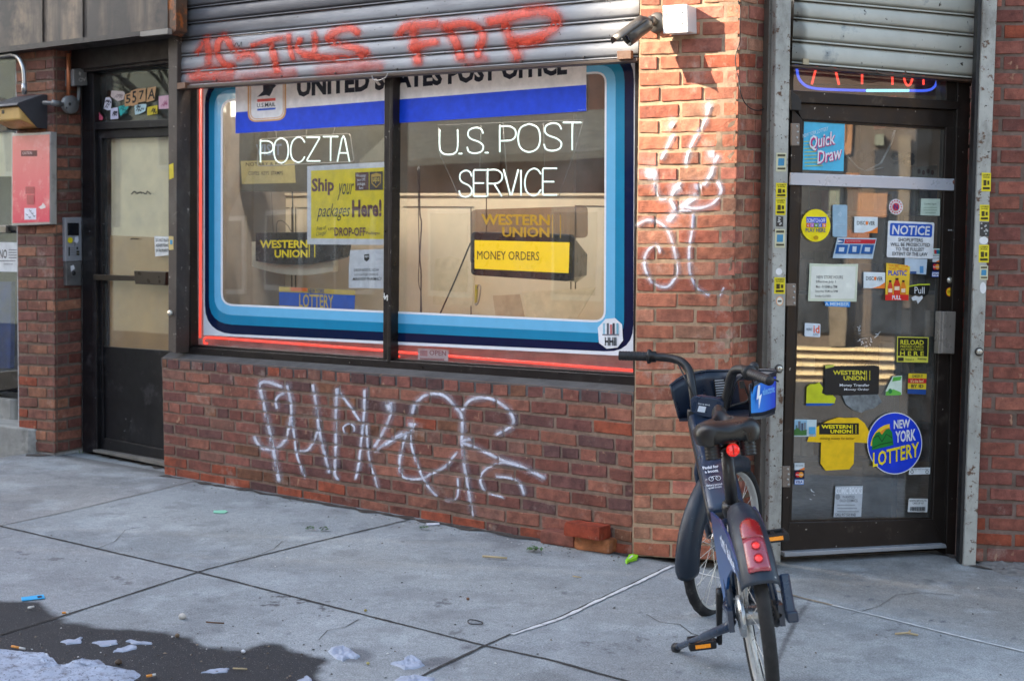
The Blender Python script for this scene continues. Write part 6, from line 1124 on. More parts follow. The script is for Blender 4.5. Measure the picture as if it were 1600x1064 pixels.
f = Flat("label_marks", None, None, RVP, .092, parent=t); f.poly(C(196, 192, 186), [(124, 112), (127, 115), (125, 119), (123, 116)]); f.line(C(196, 192, 186), disc(126, 125, 2.6, 2.6, 9) + disc(131, 125, 2.4, 2.8, 9)[:1], 1); f.line(C(196, 192, 186), [(129, 122), (132, 127), (134, 121)], 1); f.done()
mb = MB(); mb.lathe([(0, .01), (.012, .008), (.014, 0)], RV(137, 125, .05), (UW - NW).normalized(), 10); mb.build("toggle", mat("pale_toggle", C(186, 180, 168), rough=.5), t)
t = thing("faded_sign", "faded pink sign panel in a steel frame on the left pillar", "sign"); mb = MB(); slab(mb, PIL, [(18, 209), (79, 206), (79, 350.5), (18, 353)], .045, .045); mb.build("frame", mat("galvanised_frame", C(172, 170, 168), rough=.4, metal=.4, dirt=C(110, 104, 98)), t, bevel=.003)
PNK = NT("faded_pink"); g_ = PNK.n("Gradient") if False else None; zc = PNK.n("TexCoord"); sp_ = PNK.n("SeparateXYZ"); PNK.l(PNK.attr()["Color"], PNK.b.inputs["Base Color"]); c_ = PNK.mix(PNK.ramp(PNK.noise(9, 8, .75), .52, .72), PNK.attr()["Color"], C(240, 170, 160)); PNK.l(PNK.mix(PNK.ramp(PNK.noise(40, 5, .7), .66, .72), c_, C(170, 70, 76)), PNK.b.inputs["Base Color"]); PNK.b.inputs["Roughness"].default_value = .45; PNK.bump(PNK.noise(14, 4), .5, .006)
mb = MB(); q = [PIL.P(19.5, 213, .0475), PIL.P(77.5, 210.5, .0475), PIL.P(77.5, 347, .0475), PIL.P(19.5, 349, .0475)]; mb.add(q, [(3, 2, 1, 0)], [C(232, 138, 126), C(232, 142, 130), C(222, 62, 86), C(222, 58, 84)]); mb.build("face", PNK.m, t)
f = Flat("small_label", None, None, PIL, .0482, parent=t); f.rect(C(96, 40, 44), 33, 235.5, 58, 244.5); f.text(C(222, 180, 176), "CAUTION", 35, 237.5, 50, 242, -.5, .02, part="base"); f.rect(C(182, 84, 84), 40, 292, 54, 303); f.rect(C(182, 84, 84), 42, 305, 53, 320); f.done()
f = Flat("doodle_sticker", "small white doodle sticker at the foot of the faded pink panel", "sticker", PIL, .0485); f.rect(C(226, 222, 232), 38, 325.5, 56.5, 343.5); 
for x, y in ((42, 336), (46, 340), (50, 334), (53, 338), (47, 330)): f.line(C(60, 56, 66), [(x - 1.6, y - 2), (x + .5, y + 1), (x + 2, y - 1)], .9, "print")
f.done()
f = Flat("peeled_patch", "white peeled patch on the faded pink panel", "sticker", PIL, .0486); f.poly(C(232, 214, 208), [(60, 324), (65, 321), (67, 317), (71, 322), (71, 325), (64, 327)]); f.done()
t = thing("intercom", "silver door intercom with dark screen above a scuffed steel lock plate", "intercom"); SV = mat("intercom_silver", C(168, 170, 176), rough=.35, metal=.4, var=.1, dirt=C(110, 108, 108), dirt_amt=(.62, .76))
mb = MB(); slab(mb, RVP, [(101.5, 340), (127.5, 339.5), (128, 408), (102.5, 408.5)], .03, .03); mb.build("panel", SV, t, bevel=.003)
mb = MB(); slab(mb, RVP, [(103, 409), (127.5, 408.5), (127.5, 446.5), (103.5, 446.5)], .028, .028); mb.build("lock_plate", mat("scuffed_plate", C(126, 124, 122), rough=.4, metal=.5, var=.3, dirt=C(60, 58, 56), dirt_amt=(.56, .68), dirt_scale=14), t, bevel=.003)
mb = MB(); slab(mb, RVP, [(105.5, 348.5), (123.5, 348.5), (123.5, 368), (106, 368)], .033, .006); mb.build("screen", mat("dark_screen", C(24, 26, 32), rough=.15, spec=.6), t)
f = Flat("buttons", None, None, RVP, .032, parent=t); f.rect(C(40, 40, 42), 107, 386, 109.2, 400); f.rect(C(40, 40, 42), 119.5, 386, 122, 390); f.rect(C(60, 58, 40), 119.5, 392, 124, 395); f.rect(C(60, 58, 40), 119.5, 396, 124, 399)
for y in (387, 390.5, 394, 397.5): f.rect(C(140, 142, 148), 110.5, y, 118.5, y + .9)
f.poly(C(226, 206, 40), disc(109.8, 375.5, 4.2, 4.6, 16)); f.poly(C(216, 218, 226), [(117, 371), (122, 369), (123, 376), (120, 381), (116, 377)]); f.done()
mb = MB(); mb.lathe([(0, .006), (.012, .005), (.014, 0)], RV(115, 427, .028), UW, 14); mb.build("cylinder", MATS["black_channel"], t)
f = Flat("torn_sticker", "small torn white sticker on the steel lock plate below the intercom", "sticker", RVP, .0285); f.poly(C(222, 222, 226), [(110, 416), (115, 414), (117, 420), (113, 423), (111, 425)]); f.done()
# ------------------------------------------------------------------ transom number tiles and stickers
TG = D557; NUMC = C(196, 150, 104)
for ch, q, lbl in (("5", [(194.5, 148.5), (206, 144.5), (206.5, 165), (195, 167)], "first tan tile with a black 5, partly overlapped, over the black door"), ("5", [(204.5, 143), (215, 139), (215.5, 163), (205.5, 166.5)], "second tan tile with a black 5 over the black door"), ("7", [(215.3, 139), (227.5, 138), (227.5, 158.5), (215.8, 161)], "tan tile with a black 7 over the black door"), ("A", [(230.5, 138), (244, 135.5), (241, 157), (228.5, 160.5)], "slanted tan tile with a black A over the black door")):
    f = Flat("number_tile", lbl, "number tile", TG, .001 + .001 * (ord(ch) % 3) + (.002 if q[0][0] > 200 else 0), "house number tiles"); f.poly(NUMC, q); xs = [a for a, _ in q]; ys = [b for _, b in q]; f.text(BLKC, ch, min(xs) + 2, min(ys) + 4.5, max(xs) - 2.4, max(ys) - 4.5, -1.5, .02, .12 if ch == "A" else 0); f.done()
for lbl, col, q, pr in (("pink cone-shaped sticker, leftmost on the transom glass", (216, 96, 120), [(142, 187), (146, 172), (150, 169), (155, 176), (161, 184), (160, 188), (148, 188)], (60, 30, 44)), ("black and white squiggle sticker on the transom glass", (206, 204, 214), [(162, 170), (165, 153), (171, 152), (175, 158), (173, 172), (168, 173)], (50, 46, 60)), ("pale curled sticker above the others on the transom glass", (206, 190, 184), [(173, 151), (174, 142), (192, 143), (195, 146), (193, 156), (184, 159)], (150, 130, 130)), ("white rectangular sticker with black doodle on the transom glass", (206, 204, 222), [(173, 170), (184, 168), (185, 186), (172.5, 187)], (50, 48, 60)),
    ("teal torn sticker on the transom glass", (50, 180, 172), [(185, 167), (198, 163.5), (201, 168), (194, 177), (188, 182)], (20, 110, 110)), ("pale blue bubble-letter sticker under the number tiles", (186, 212, 214), [(210, 165), (222, 163), (229, 163), (227, 174), (219, 178), (211, 180)], (50, 56, 64)), ("yellow scribbled sticker right of the blue one on the transom glass", (214, 190, 50), [(230, 168), (246, 164.5), (246, 178), (230, 181)], (70, 60, 20)), ("pale pink label at the right end of the transom glass", (222, 176, 190), [(248, 151), (264, 149), (264, 170), (248, 171)], (190, 110, 140))):
    f = Flat("transom_sticker", lbl, "sticker", TG, .0015, "stickers on the transom glass"); f.poly(C(*col), q); xs = [a for a, _ in q]; ys = [b for _, b in q]; rnd = random.Random(int(xs[0]))
    for k in range(5): x, y = rnd.uniform(min(xs) + 3, max(xs) - 4), rnd.uniform(min(ys) + 4, max(ys) - 4); f.line(C(*pr), [(x - 2, y + 2), (x, y - 2), (x + 2, y + 1.5), (x + 3, y - 2)], .9, "print")
    f.done()
f = Flat("door_notice", "small white notice at the right of the black door glass", "notice", D557, .001); f.poly(C(230, 228, 222), [(241, 369), (264, 370), (264, 399), (242.5, 401)])
for k, s_ in enumerate(("DO NOT PLACE", "ADVERTISING", "ON THIS PROPERTY")): f.text(C(70, 66, 64), s_, 243.5, 373 + k * 8, 263.5, 378 + k * 8, 0, .02)
f.done()
f = Flat("marker_writing", "smudged black marker writing on the black door glass", "writing", D557, .001); f.line(C(50, 44, 40), [(205, 304), (210, 299), (214, 303), (220, 300), (222, 303)], 1.8); f.line(C(50, 44, 40), [(223, 301), (228, 304), (230, 299), (236, 304)], 1.6); f.line(C(90, 76, 60), [(204, 374), (208, 373), (216, 374)], 2); f.done()
f = Flat("rail_sticker", "yellow torn sticker on the rusty rail right of the black door", "sticker", SHUT, .0365); f.poly(C(214, 190, 50), [(264, 258), (271, 255), (271.5, 278), (264.5, 281)]); f.done()
f = Flat("rail_sticker", "gold and blue sticker low on the rusty rail right of the black door", "sticker", SHUT, .0365); f.poly(C(206, 182, 120), [(263.5, 369), (271, 369.5), (271, 390), (264, 391)]); f.rect(C(70, 150, 190), 265.5, 375, 269.5, 382, "print"); f.done()
t = thing("rail_lock", "small nickel lock low on the rusty rail beside the window", "lock"); mb = MB(); mb.lathe([(0, .014), (.015, .014), (.017, .008), (.017, 0)], SHUT.P(267, 489, .034), SHUT.n, 16); mb.build("cylinder", MATS["lock_nickel"], t)
# far left shop window
f = Flat("round_sign", "round dark sign with a blue number 5 at the left edge", "sign", SHL, .002); f.poly(C(40, 34, 30), disc(-4, 180, 27, 28, 30)); f.text(C(24, 100, 190), "5", 1, 175, 12, 196, 0, .04); f.text(C(120, 108, 80), "DIGITAL", 1, 199, 20, 203, 0, .01); f.done()
f = Flat("window_notice", "white NO loitering notice in the far left shop window", "notice", SHL, .002); f.poly(C(216, 218, 220), [(-30, 378), (27, 379), (27, 425), (-30, 424)]); f.text(BLKC, "NO", -1, 390, 11, 404, 0, .02)
for k in range(4): f.rect(C(110, 112, 116), 13.5, 390 + k * 4, 26, 391.6 + k * 4, "print")
f.rect(C(110, 112, 116), -10, 407, 24, 408.4, "print"); f.rect(C(150, 152, 156), 6, 412, 20, 413.4, "print"); f.done()
# ------------------------------------------------------------------ the bicycle (local frame: x right, y forward, z up, origin under the rear axle)
rc = at_depth(1181, 957, 4.12); BX = rc.x + .042; BY = 4.12
BK_ = thing("electric_bicycle", "navy blue shared electric bicycle on its kickstand in front of the pilaster", "bicycle", (BX, BY, gz(BX, BY)), rot=(0, R_(-8.5), R_(-2)))
RW_, WB = .303, 1.15
NAVYP = mat("navy_frame_paint", C(19, 40, 65), rough=.34, var=.10, spec=.5, coat=.25, dirt=C(82, 90, 98), dirt_amt=(.66, .84), dirt_scale=14)
BLKP = mat("satin_black_plastic", C(20, 21, 24), rough=.42, var=.14, spec=.45, dirt=C(76, 74, 72), dirt_amt=(.66, .82), dirt_scale=18)
FEND = mat("dark_blue_fender", C(23, 35, 49), rough=.45, var=.12, spec=.45, dirt=C(98, 104, 112), dirt_amt=(.64, .82), dirt_scale=12, speck=C(170, 170, 170), speck_lim=(.725, .74), speck_scale=90)
RUB = mat("tyre_rubber", C(23, 23, 25), rough=.8, var=.2, dirt=C(84, 80, 76), dirt_amt=(.56, .78), dirt_scale=16, bump=.002, bs=140)
ALU = mat("rim_alloy", C(196, 194, 188), rough=.35, metal=.25, var=.12, dirt=C(112, 100, 90), dirt_amt=(.6, .8), dirt_scale=18)
STL = mat("spoke_steel", C(206, 204, 196), rough=.3, metal=.3)
GRIP = mat("grip_rubber", C(24, 24, 27), rough=.55)
SEAT = mat("saddle_vinyl", C(17, 18, 20), rough=.36, var=.08, spec=.5, bump=.0006, bs=400)
V = Vector
def wheel(parent, c, fwd, up, hub_r, ns=32, mud=0):
    """c centre, fwd/up span the wheel plane"""
    ax = fwd.cross(up).normalized()
    def ring(r, w_, a): return c + (fwd * math.cos(a) + up * math.sin(a)) * r + ax * w_
    o = MB(); o.v = []; we = bpy.data.objects.new("wheel", None); COL.objects.link(we); we.parent = parent; we.empty_display_size = .1
    mb = MB(); n, m = 96, 14; tr = .021
    def TP(i, j):
        a = 2 * math.pi * i / n; b = 2 * math.pi * j / m; rr = RW_ - tr + tr * math.cos(b) * 1.0; tread = .0026 * (1 if (i + (j % 3)) % 3 else 0) if math.cos(b) > .55 else 0
        return ring(rr - tread, tr * math.sin(b) * .98, a)
    vv = [TP(i, j) for i in range(n) for j in range(m)]; mb.add(vv, [(i * m + j, ((i + 1) % n) * m + j, ((i + 1) % n) * m + (j + 1) % m, i * m + (j + 1) % m) for i in range(n) for j in range(m)], None, True); mb.build("tyre", RUB, we)
    mb = MB(); prof = [(RW_ - .046, -.012), (RW_ - .036, -.0145), (RW_ - .029, -.015), (RW_ - .034, -.008), (RW_ - .034, .008), (RW_ - .029, .015), (RW_ - .036, .0145), (RW_ - .046, .012)]
    mb.lathe(prof + prof[:1], c, ax, 72); mb.build("rim", ALU, we)
    mb = MB()
    for k in range(ns):
        sd = 1 if k % 2 else -1; a = 2 * math.pi * k / ns; b = a + (1 if (k // 2) % 2 else -1) * .95
        mb.tube([ring(hub_r * .9, sd * .026, b), ring(RW_ - .045, sd * .003, a)], .0011, 5)
    mb.build("spokes", STL, we)
    mb = MB(); mb.lathe([(0, .056), (.012, .056), (.014, .034), (hub_r, .032), (hub_r * 1.04, .026), (hub_r, .02), (hub_r * .96, 0), (hub_r, -.02), (hub_r * 1.04, -.026), (hub_r, -.032), (.014, -.034), (.012, -.056), (0, -.056)], c, ax, 30); mb.build("hub", mat("hub_alloy", C(172, 172, 172), rough=.28, metal=.85), we)
    return we
X_, Y_, Z_ = V((1, 0, 0)), V((0, 1, 0)), V((0, 0, 1))
wheel(BK_, V((0, 0, RW_)), Y_, Z_, .03)
# steering axis
ST = R_(36); HT = V((0, .905, .78)); HD = V((0, -.34, .94)).normalized()
SR = Matrix.Rotation(-ST, 4, HD)
def s_(p): return SR @ (V(p) - HT) + HT
def sd_(d): return SR.to_3x3() @ V(d)
FH = V((0, WB, RW_)); fh = s_(FH)
wheel(BK_, fh, sd_(Y_), sd_(Z_), .048)
# fenders
def fender(name, c, fwd, up, R0, a0, a1, prof, m, taper=None, n=40):
    ax = fwd.cross(up).normalized(); mb = MB(); k = len(prof)
    def P(j, i):
        t = i / (n - 1); a = a0 + (a1 - a0) * t; w_, d_ = prof[j]; tp = taper(t) if taper else 1
        return c + (fwd * math.cos(a) + up * math.sin(a)) * (R0 + d_) + ax * (w_ * tp)
    mb.grid(P, k, n); return mb.build(name, m, BK_, solid=.004)
pr = [(-.052, -.050), (-.050, -.030), (-.044, -.010), (-.030, .004), (-.012, .010), (0, .0115), (.012, .010), (.030, .004), (.044, -.010), (.050, -.030), (.052, -.050)]
rear_f = fender("rear_fender", V((0, 0, RW_)), Y_, Z_, RW_ + .022, R_(72), R_(151), pr, FEND, lambda t: .74 + .30 * math.sin(min(t * 1.25, 1) * 1.57))
prf = [(-.036, -.052), (-.035, -.030), (-.030, -.008), (-.018, .004), (0, .008), (.018, .004), (.030, -.008), (.035, -.030), (.036, -.052)]
fender("front_fender", fh, sd_(Y_), sd_(Z_), RW_ + .020, R_(70), R_(197), prf, FEND, lambda t: 1.0 + .14 * t - (.25 * max(0, t - .97) / .03))
# skirt panels beside the rear wheel
SK = NT("blue_gradient_panel"); SK.l(SK.attr()["Color"], SK.b.inputs["Base Color"]); SK.b.inputs["Roughness"].default_value = .3; SK.b.inputs["Coat Weight"].default_value = .3
for sx in (-1, 1):
    mb = MB(); out = [(.15, .60), (.02, .60), (-.10, .575), (-.20, .525), (-.262, .455), (-.23, .45), (-.17, .475), (-.10, .47), (-.02, .43), (.05, .365), (.10, .33), (.13, .42)]
    n = len(out); xs = sx * .046
    fl_ = lambda y: sx * .075 * max(y + .28, 0) * (1 if sx < 0 else .25)
    f_ = [V((xs + sx * .004 + fl_(y), y, z)) for y, z in out]; b_2 = [V((xs - sx * .004 + fl_(y), y, z)) for y, z in out]
    cols = []
    for y, z in out + out: t = min(max((.60 - z) / .34, 0), 1); cols.append(tuple(np.array(C(22, 50, 100)) * (1 - t) + np.array(C(22, 84, 150)) * t))
    fr_ = tuple(range(n)) if sx > 0 else tuple(range(n - 1, -1, -1))
    mb.add(f_ + b_2, [fr_, tuple(n + q for q in fr_[::-1])] + [(i, (i + 1) % n, n + (i + 1) % n, n + i) for i in range(n)], cols); g = mb.build("skirt_guard", SK.m, BK_, smooth=False)
    V_, F_ = glyphs("citi bike", .02); mb = MB(); pts = []
    for u, v in V_: a = u if sx > 0 else u; yy = (.03 - .19 * u) if sx < 0 else (-.16 + .19 * u); pts.append(V((xs + sx * .0062 + fl_(yy - .02), yy - .02, .548 - .05 * (u if sx < 0 else 1 - u) + .045 * (v - .5))))
    mb.add(pts, F_, C(206, 216, 236)); mb.build("lettering", PRINT, g)
# tail light on the rear fender
def on_f(a_deg, w_, d_): a = R_(a_deg); return V((w_, math.cos(a) * (RW_ + .022 + d_), RW_ + math.sin(a) * (RW_ + .022 + d_)))
def shell(name, a0, a1, w0, w1, d_, m, parent, n=8, rnd=.0):
    mb = MB(); nu = 9
    def P(i, j):
        t = j / (n - 1); s = i / (nu - 1) * 2 - 1; ww = w0 + (w1 - w0) * t
        if rnd and t < .35: ww *= math.sqrt(max(1 - ((.35 - t) / .35) ** 2, .02))
        crown = -.010 * (s * ww / .03) ** 2; return on_f(a0 + (a1 - a0) * t, s * ww, .0115 + d_ + crown)
    mb.grid(P, nu, n); vv = list(mb.v)
    return mb.build(name, m, parent, solid=.010)
tl_ = shell("tail_light", 113, 126.5, .026, .0285, .006, mat("red_reflector", C(140, 10, 18), rough=.22, var=.05, spec=.7, coat=.5), BK_, 10, 1)
shell("lens", 126.8, 145, .0285, .030, .006, mat("pink_lens", C(150, 58, 72), rough=.25, var=.06, spec=.6, coat=.5), tl_, 8)
LEDM = mat_glow("red_led", (1, .04, .03, 1), .10, (.6, .03, .03, 1))
for a in (132, 139):
    nrm = on_f(a, 0, .1) - on_f(a, 0, 0); nrm.normalize()
    mb = MB(); mb.lathe([(.0145, -.001), (.0145, .0025), (.012, .003), (.0100, .001)], on_f(a, .002, .0235), nrm, 20); mb.build("bezel", mat("red_bezel", C(150, 10, 24), rough=.3), tl_)
    mb = MB(); mb.lathe([(0, .004), (.005, .003), (.0085, .0005), (.0105, 0)], on_f(a, .002, .0238), nrm, 16); mb.build("lamp", LEDM, tl_)
# frame
mb = MB()
def slabpath(mb, pts, w_, h_, col=None):
    """rounded box section swept along pts: width across x, height in the plane"""
    k = 16; vv = []
    for i, p in enumerate(pts):
        t = (pts[min(i + 1, len(pts) - 1)] - pts[max(i - 1, 0)]).normalized(); nx = V((1, 0, 0)); ny = t.cross(nx).normalized()
        wv = w_[i] if isinstance(w_, list) else w_; hv = h_[i] if isinstance(h_, list) else h_
        for q in range(k):
            a = 2 * math.pi * q / k; ca, sa = math.cos(a), math.sin(a); e = .45
            vv.append(p + nx * (math.copysign(abs(ca) ** e, ca) * wv / 2) + ny * (math.copysign(abs(sa) ** e, sa) * hv / 2))
    ff = [(i * k + q, i * k + (q + 1) % k, (i + 1) * k + (q + 1) % k, (i + 1) * k + q) for i in range(len(pts) - 1) for q in range(k)] + [tuple(range(k - 1, -1, -1)), tuple((len(pts) - 1) * k + q for q in range(k))]
    mb.add(vv, ff, col, True)
BBp = V((0, .42, .275)); COLR = V((0, .275, .575))
slabpath(mb, [V((0, .43, .25)), V((0, .48, .38)), V((0, .60, .52)), V((0, .90, .74))], [.075, .07, .07, .06], [.09, .08, .07, .06])
mb.tube([V((0, .41, .27)), V((0, .345, .42)), COLR + V((0, .005, -.03))], [.026, .024, .022], 14)
for sx in (-1, 1):
    mb.tube([V((sx * .032, .41, .27)), V((sx * .058, .25, .272)), V((sx * .066, .02, RW_))], [.017, .015, .014], 10); mb.tube([COLR + V((sx * .016, .01, -.035)), V((sx * .050, .16, .56)), V((sx * .064, .08, .44)), V((sx * .068, .0, RW_))], [.011, .011, .011, .012], 10)
    mb.box((sx * .076, -.002, RW_ - .005), .016, .06, .065)
mb.tube([HT - HD * .10, HT + HD * .07], .026, 16)
frm = mb.build("frame", NAVYP, BK_)
mb = MB(); q0, q1 = V((0, .49, .50)), V((0, .885, .775)); dq = (q1 - q0).normalized(); nq = V((0, -dq.z, dq.y))
slabpath(mb, [q0 + nq * .035 - dq * .005, q0 + nq * .035 + dq * .0, q0 + nq * .035 + dq * .02, q1 + nq * .035], [.100, .116, .122, .116], [.05, .062, .066, .062]); bat = mb.build("battery_case", NAVYP, BK_, bevel=0)
mb = MB(); slabpath(mb, [q0 + nq * .022 - dq * .012, q0 + nq * .022 + dq * .012, q1 + nq * .022], [.110, .131, .124], [.05, .056, .054]); mb.build("case_trim", BLKP, bat)
def on_case(u, v): return q0 + dq * (.30 - v) + nq * .0695 + V((u, 0, 0))
def case_text(txt, u0, u1, v0, v1, bold=.01):
    V_, F_ = glyphs(txt, bold); mb = MB(); mb.add([on_case(u0 + (u1 - u0) * a, v1 + (v0 - v1) * b) for a, b in V_], F_, C(222, 226, 232)); return mb
case_text("Pedal for\na boost", -.050, .004, .10, .135, .015).build("lettering", PRINT, bat)
mb = MB()
for cx in (-.030, -.006): mb.tube([on_case(cx + .008 * math.cos(a), .166 + .010 * math.sin(a)) + nq * .0005 for a in np.linspace(0, 2 * math.pi, 13)[:-1]], .0011, 5, closed=True)
mb.tube([on_case(-.030, .166), on_case(-.022, .154), on_case(-.010, .154), on_case(-.006, .166)], .001, 5); mb.tube([on_case(-.050, .166), on_case(-.044, .166)], .0012, 5); mb.build("cycle_icon", mat("white_print", C(222, 226, 232), rough=.5), bat)
case_text("Battery assisted\nspeed limited", -.050, .002, .19, .215, .005).build("small_print", PRINT, bat)
# seat post, saddle
SPT = V((0, .215, .79))
mb = MB(); mb.tube([COLR - V((0, -.01, .05)), SPT], .0205, 18); mb.build("seat_post", mat("worn_black_post", C(44, 44, 46), rough=.4, metal=.3, var=.3, vs_=20, dirt=C(92, 90, 88), dirt_amt=(.62, .78)), BK_)
mb = MB(); pd = (SPT - COLR).normalized(); mb.lathe([(.0215, .028), (.032, .024), (.034, .006), (.032, -.012), (.026, -.03), (.022, -.05)], COLR, pd, 22); mb.box(COLR + V((0, -.034, .004)), .030, .018, .030); cl = mb.build("seat_clamp", BLKP, BK_)
mb = MB(); mb.lathe([(0, .004), (.0035, .003), (.004, 0)], COLR + V((.004, -.043, .004)), V((0, -1, 0)), 10); mb.build("bolt", STL, cl)
mb = MB(); nu, nv = 25, 26; SC_ = V((0, .19, .85))
def sadp(i, j):
    t = j / (nv - 1); s = i / (nu - 1) * 2 - 1; y = -.125 + .27 * t
    hw_ = .104 * math.sqrt(max(1 - (max(0, .38 - t) / .40) ** 5, .0)) if t < .38 else .104 - .078 * (1 - math.cos(min((t - .38) / .42, 1) * math.pi)) / 2
    hw_ *= (1 if t < .93 else math.sqrt(max(1 - ((t - .93) / .07) ** 2, 0)))
    a = s; z = .032 * (1 - abs(a) ** 2.2) - .012 * abs(a) ** 6; lobe = .010 * math.exp(-((abs(a) - .55) / .3) ** 2) * max(0, 1 - t * 1.6); groove = -.034 * math.exp(-(a * hw_ / .013) ** 2) * math.sin(math.pi * min(max((t - .30) / .5, 0), 1)) - .005 * math.exp(-(a / .3) ** 2) * max(0, 1 - t * 2); nose = .030 * max(0, (t - .55) / .45) ** 1.3
    back = -.020 * max(0, 1 - t / .16) ** 2
    x = math.sin(a * math.pi / 2) * hw_
    return SC_ + V((x, y, z + lobe + groove + nose + back))
mb.grid(sadp, nu, nv); top = list(mb.v)
def sadb(i, j): p = V(top[j * nu + i]); s = i / (nu - 1) * 2 - 1; e = 1 - abs(s) ** 4; ed = 1 - abs(j / (nv - 1) * 2 - 1) ** 6; return V((p.x * .96, p.y, min(p.z - .012, SC_.z - .034) if e * ed > 0.02 else p.z - .016))
mb.grid(sadb, nu, nv, flip=True)
o_ = nu * nv; rim_ = [i for i in range(nu)] + [j * nu + nu - 1 for j in range(1, nv)] + [(nv - 1) * nu + i for i in range(nu - 2, -1, -1)] + [j * nu for j in range(nv - 2, 0, -1)]
for a in range(len(rim_)): b = (a + 1) % len(rim_); mb.f.append((rim_[a], o_ + rim_[a], o_ + rim_[b], rim_[b])); mb.sm.append(True)
sad = mb.build("saddle", SEAT, BK_, subd=1)
for sx in (-1, 1):
    mb = MB(); prs = []
    for k in range(6): z = -.055 + .010 * k; prs += [(.024, z), (.0265, z + .004), (.024, z + .008)]
    mb.lathe([(0, -.056)] + prs + [(0, .0)], V((sx * .054, .115, .822)), V((0, .1, 1)), 20); mb.build("spring", BLKP, sad)
mb = MB(); mb.tube([V((-.05, .12, .785)), V((0, .20, .788)), V((.05, .12, .785))], .008, 8); mb.tube([V((-.03, .13, .80)), V((-.02, .30, .822))], .005, 6); mb.tube([V((.03, .13, .80)), V((.02, .30, .822))], .005, 6); mb.build("saddle_rails", BLKP, sad)
mb = MB(); mb.lathe([(0, .010), (.012, .0095), (.0195, .006), (.0205, 0), (.0195, -.012), (0, -.014)], V((.005, .083, .793)), V((0, -1, .12)), 26); rfl = mb.build("rear_reflector", mat("glowing_red_reflector", C(206, 22, 20), rough=.25, var=.12, vs_=60, spec=.7, emit=(1, .04, .02, 1), es=.05), BK_)  # faint emission in the colour, though the reflector is no lamp
mb = MB(); mb.box((.005, .0725, .7945), .003, .004, .030); mb.build("centre_bar", mat("dark_red_bar", C(130, 10, 12), rough=.3), rfl)
# front end
mb = MB()
for sx in (-1, 1): mb.tube([s_(HT - HD * .12 + V((sx * .03, .015, 0))), s_(V((sx * .052, .99, .58))), s_(V((sx * .058, 1.08, .40))), s_(V((sx * .062, WB, RW_)))], [.016, .016, .014, .012], 12)
mb.tube([s_(HT - HD * .13 + V((-.05, .02, 0))), s_(HT - HD * .13 + V((.05, .02, 0)))], .02, 10); mb.tube([HT - HD * .12, HT + HD * .11], .02, 14); mb.build("fork", NAVYP, BK_)
# handlebar: pixel places of the bar in the photo, at the bar's own depth
Mi = (Matrix.Translation((BX, BY, gz(BX, BY))) @ Matrix.Rotation(R_(-2), 4, 'Z') @ Matrix.Rotation(R_(-8.5), 4, 'Y')).inverted()
def L(px, py, y): return Mi @ at_depth(px, py, y)
lb = bez([L(1086, 650, 5.02), L(1084, 624, 5.02), L(1081, 600, 5.04), L(1077, 580, 5.07), L(1066, 566, 5.10), L(1051, 560.5, 5.13), L(1036, 558.5, 5.15), L(1022, 557.5, 5.16)], 5)
rb = bez([L(1126, 652, 4.97), L(1132, 630, 4.96), L(1138, 608, 4.94), L(1142, 590, 4.92), L(1148, 579, 4.90), L(1160, 577, 4.86), L(1170, 581, 4.82)], 5)
mb = MB(); mb.tube(lb, .0155, 14); mb.tube(rb, .0165, 14); mb.tube([lb[0], (V(lb[0]) + V(rb[0])) / 2 + V((0, .0, -.01)), rb[0]], .0165, 12); hb = mb.build("handlebar", BLKP, BK_)
def grip(p, q, lever_pts, n=10):
    p, q = V(p), V(q); mb = MB(); pr_ = [(0, 0)]; L_ = (q - p).length
    for k in range(n): z = L_ * k / n; pr_ += [(.0165, z), (.0178, z + L_ / n * .3), (.0178, z + L_ / n * .7), (.0165, z + L_ / n * .98)]
    pr_ += [(.0165, L_), (0, L_ + .001)]; mb.lathe(pr_, p, (q - p), 18); g = mb.build("grip", GRIP, hb)
    d = (p - q).normalized(); mb = MB(); mb.lathe([(.0165, 0), (.026, .002), (.028, .010), (.024, .016), (.021, .018), (.021, .034), (.017, .036)], p - d * .003, d, 20); mb.build("shifter_ring", BLKP, hb)
    mb = MB(); mb.tube([V(x) for x in lever_pts], [.006] * (len(lever_pts) - 1) + [.004], 8, flat=(1, .7)); mb.build("brake_lever", BLKP, hb)
grip(L(1012, 557, 5.17), L(967, 555.5, 5.19), [L(1044, 557, 5.15), L(1038, 553, 5.17), L(1020, 553, 5.22), L(985, 554, 5.25)])
grip(L(1172, 583, 4.81), L(1203, 595, 4.66), [L(1166, 584, 4.86), L(1182, 581, 4.86), L(1204, 590, 4.80), L(1216, 596, 4.76)])
mb = MB(); mb.lathe([(0, .02), (.012, .018), (.018, .008), (.019, 0)], L(1178, 574.5, 4.85), V((.2, -.4, 1)), 16); mb.build("bell", BLKP, hb)
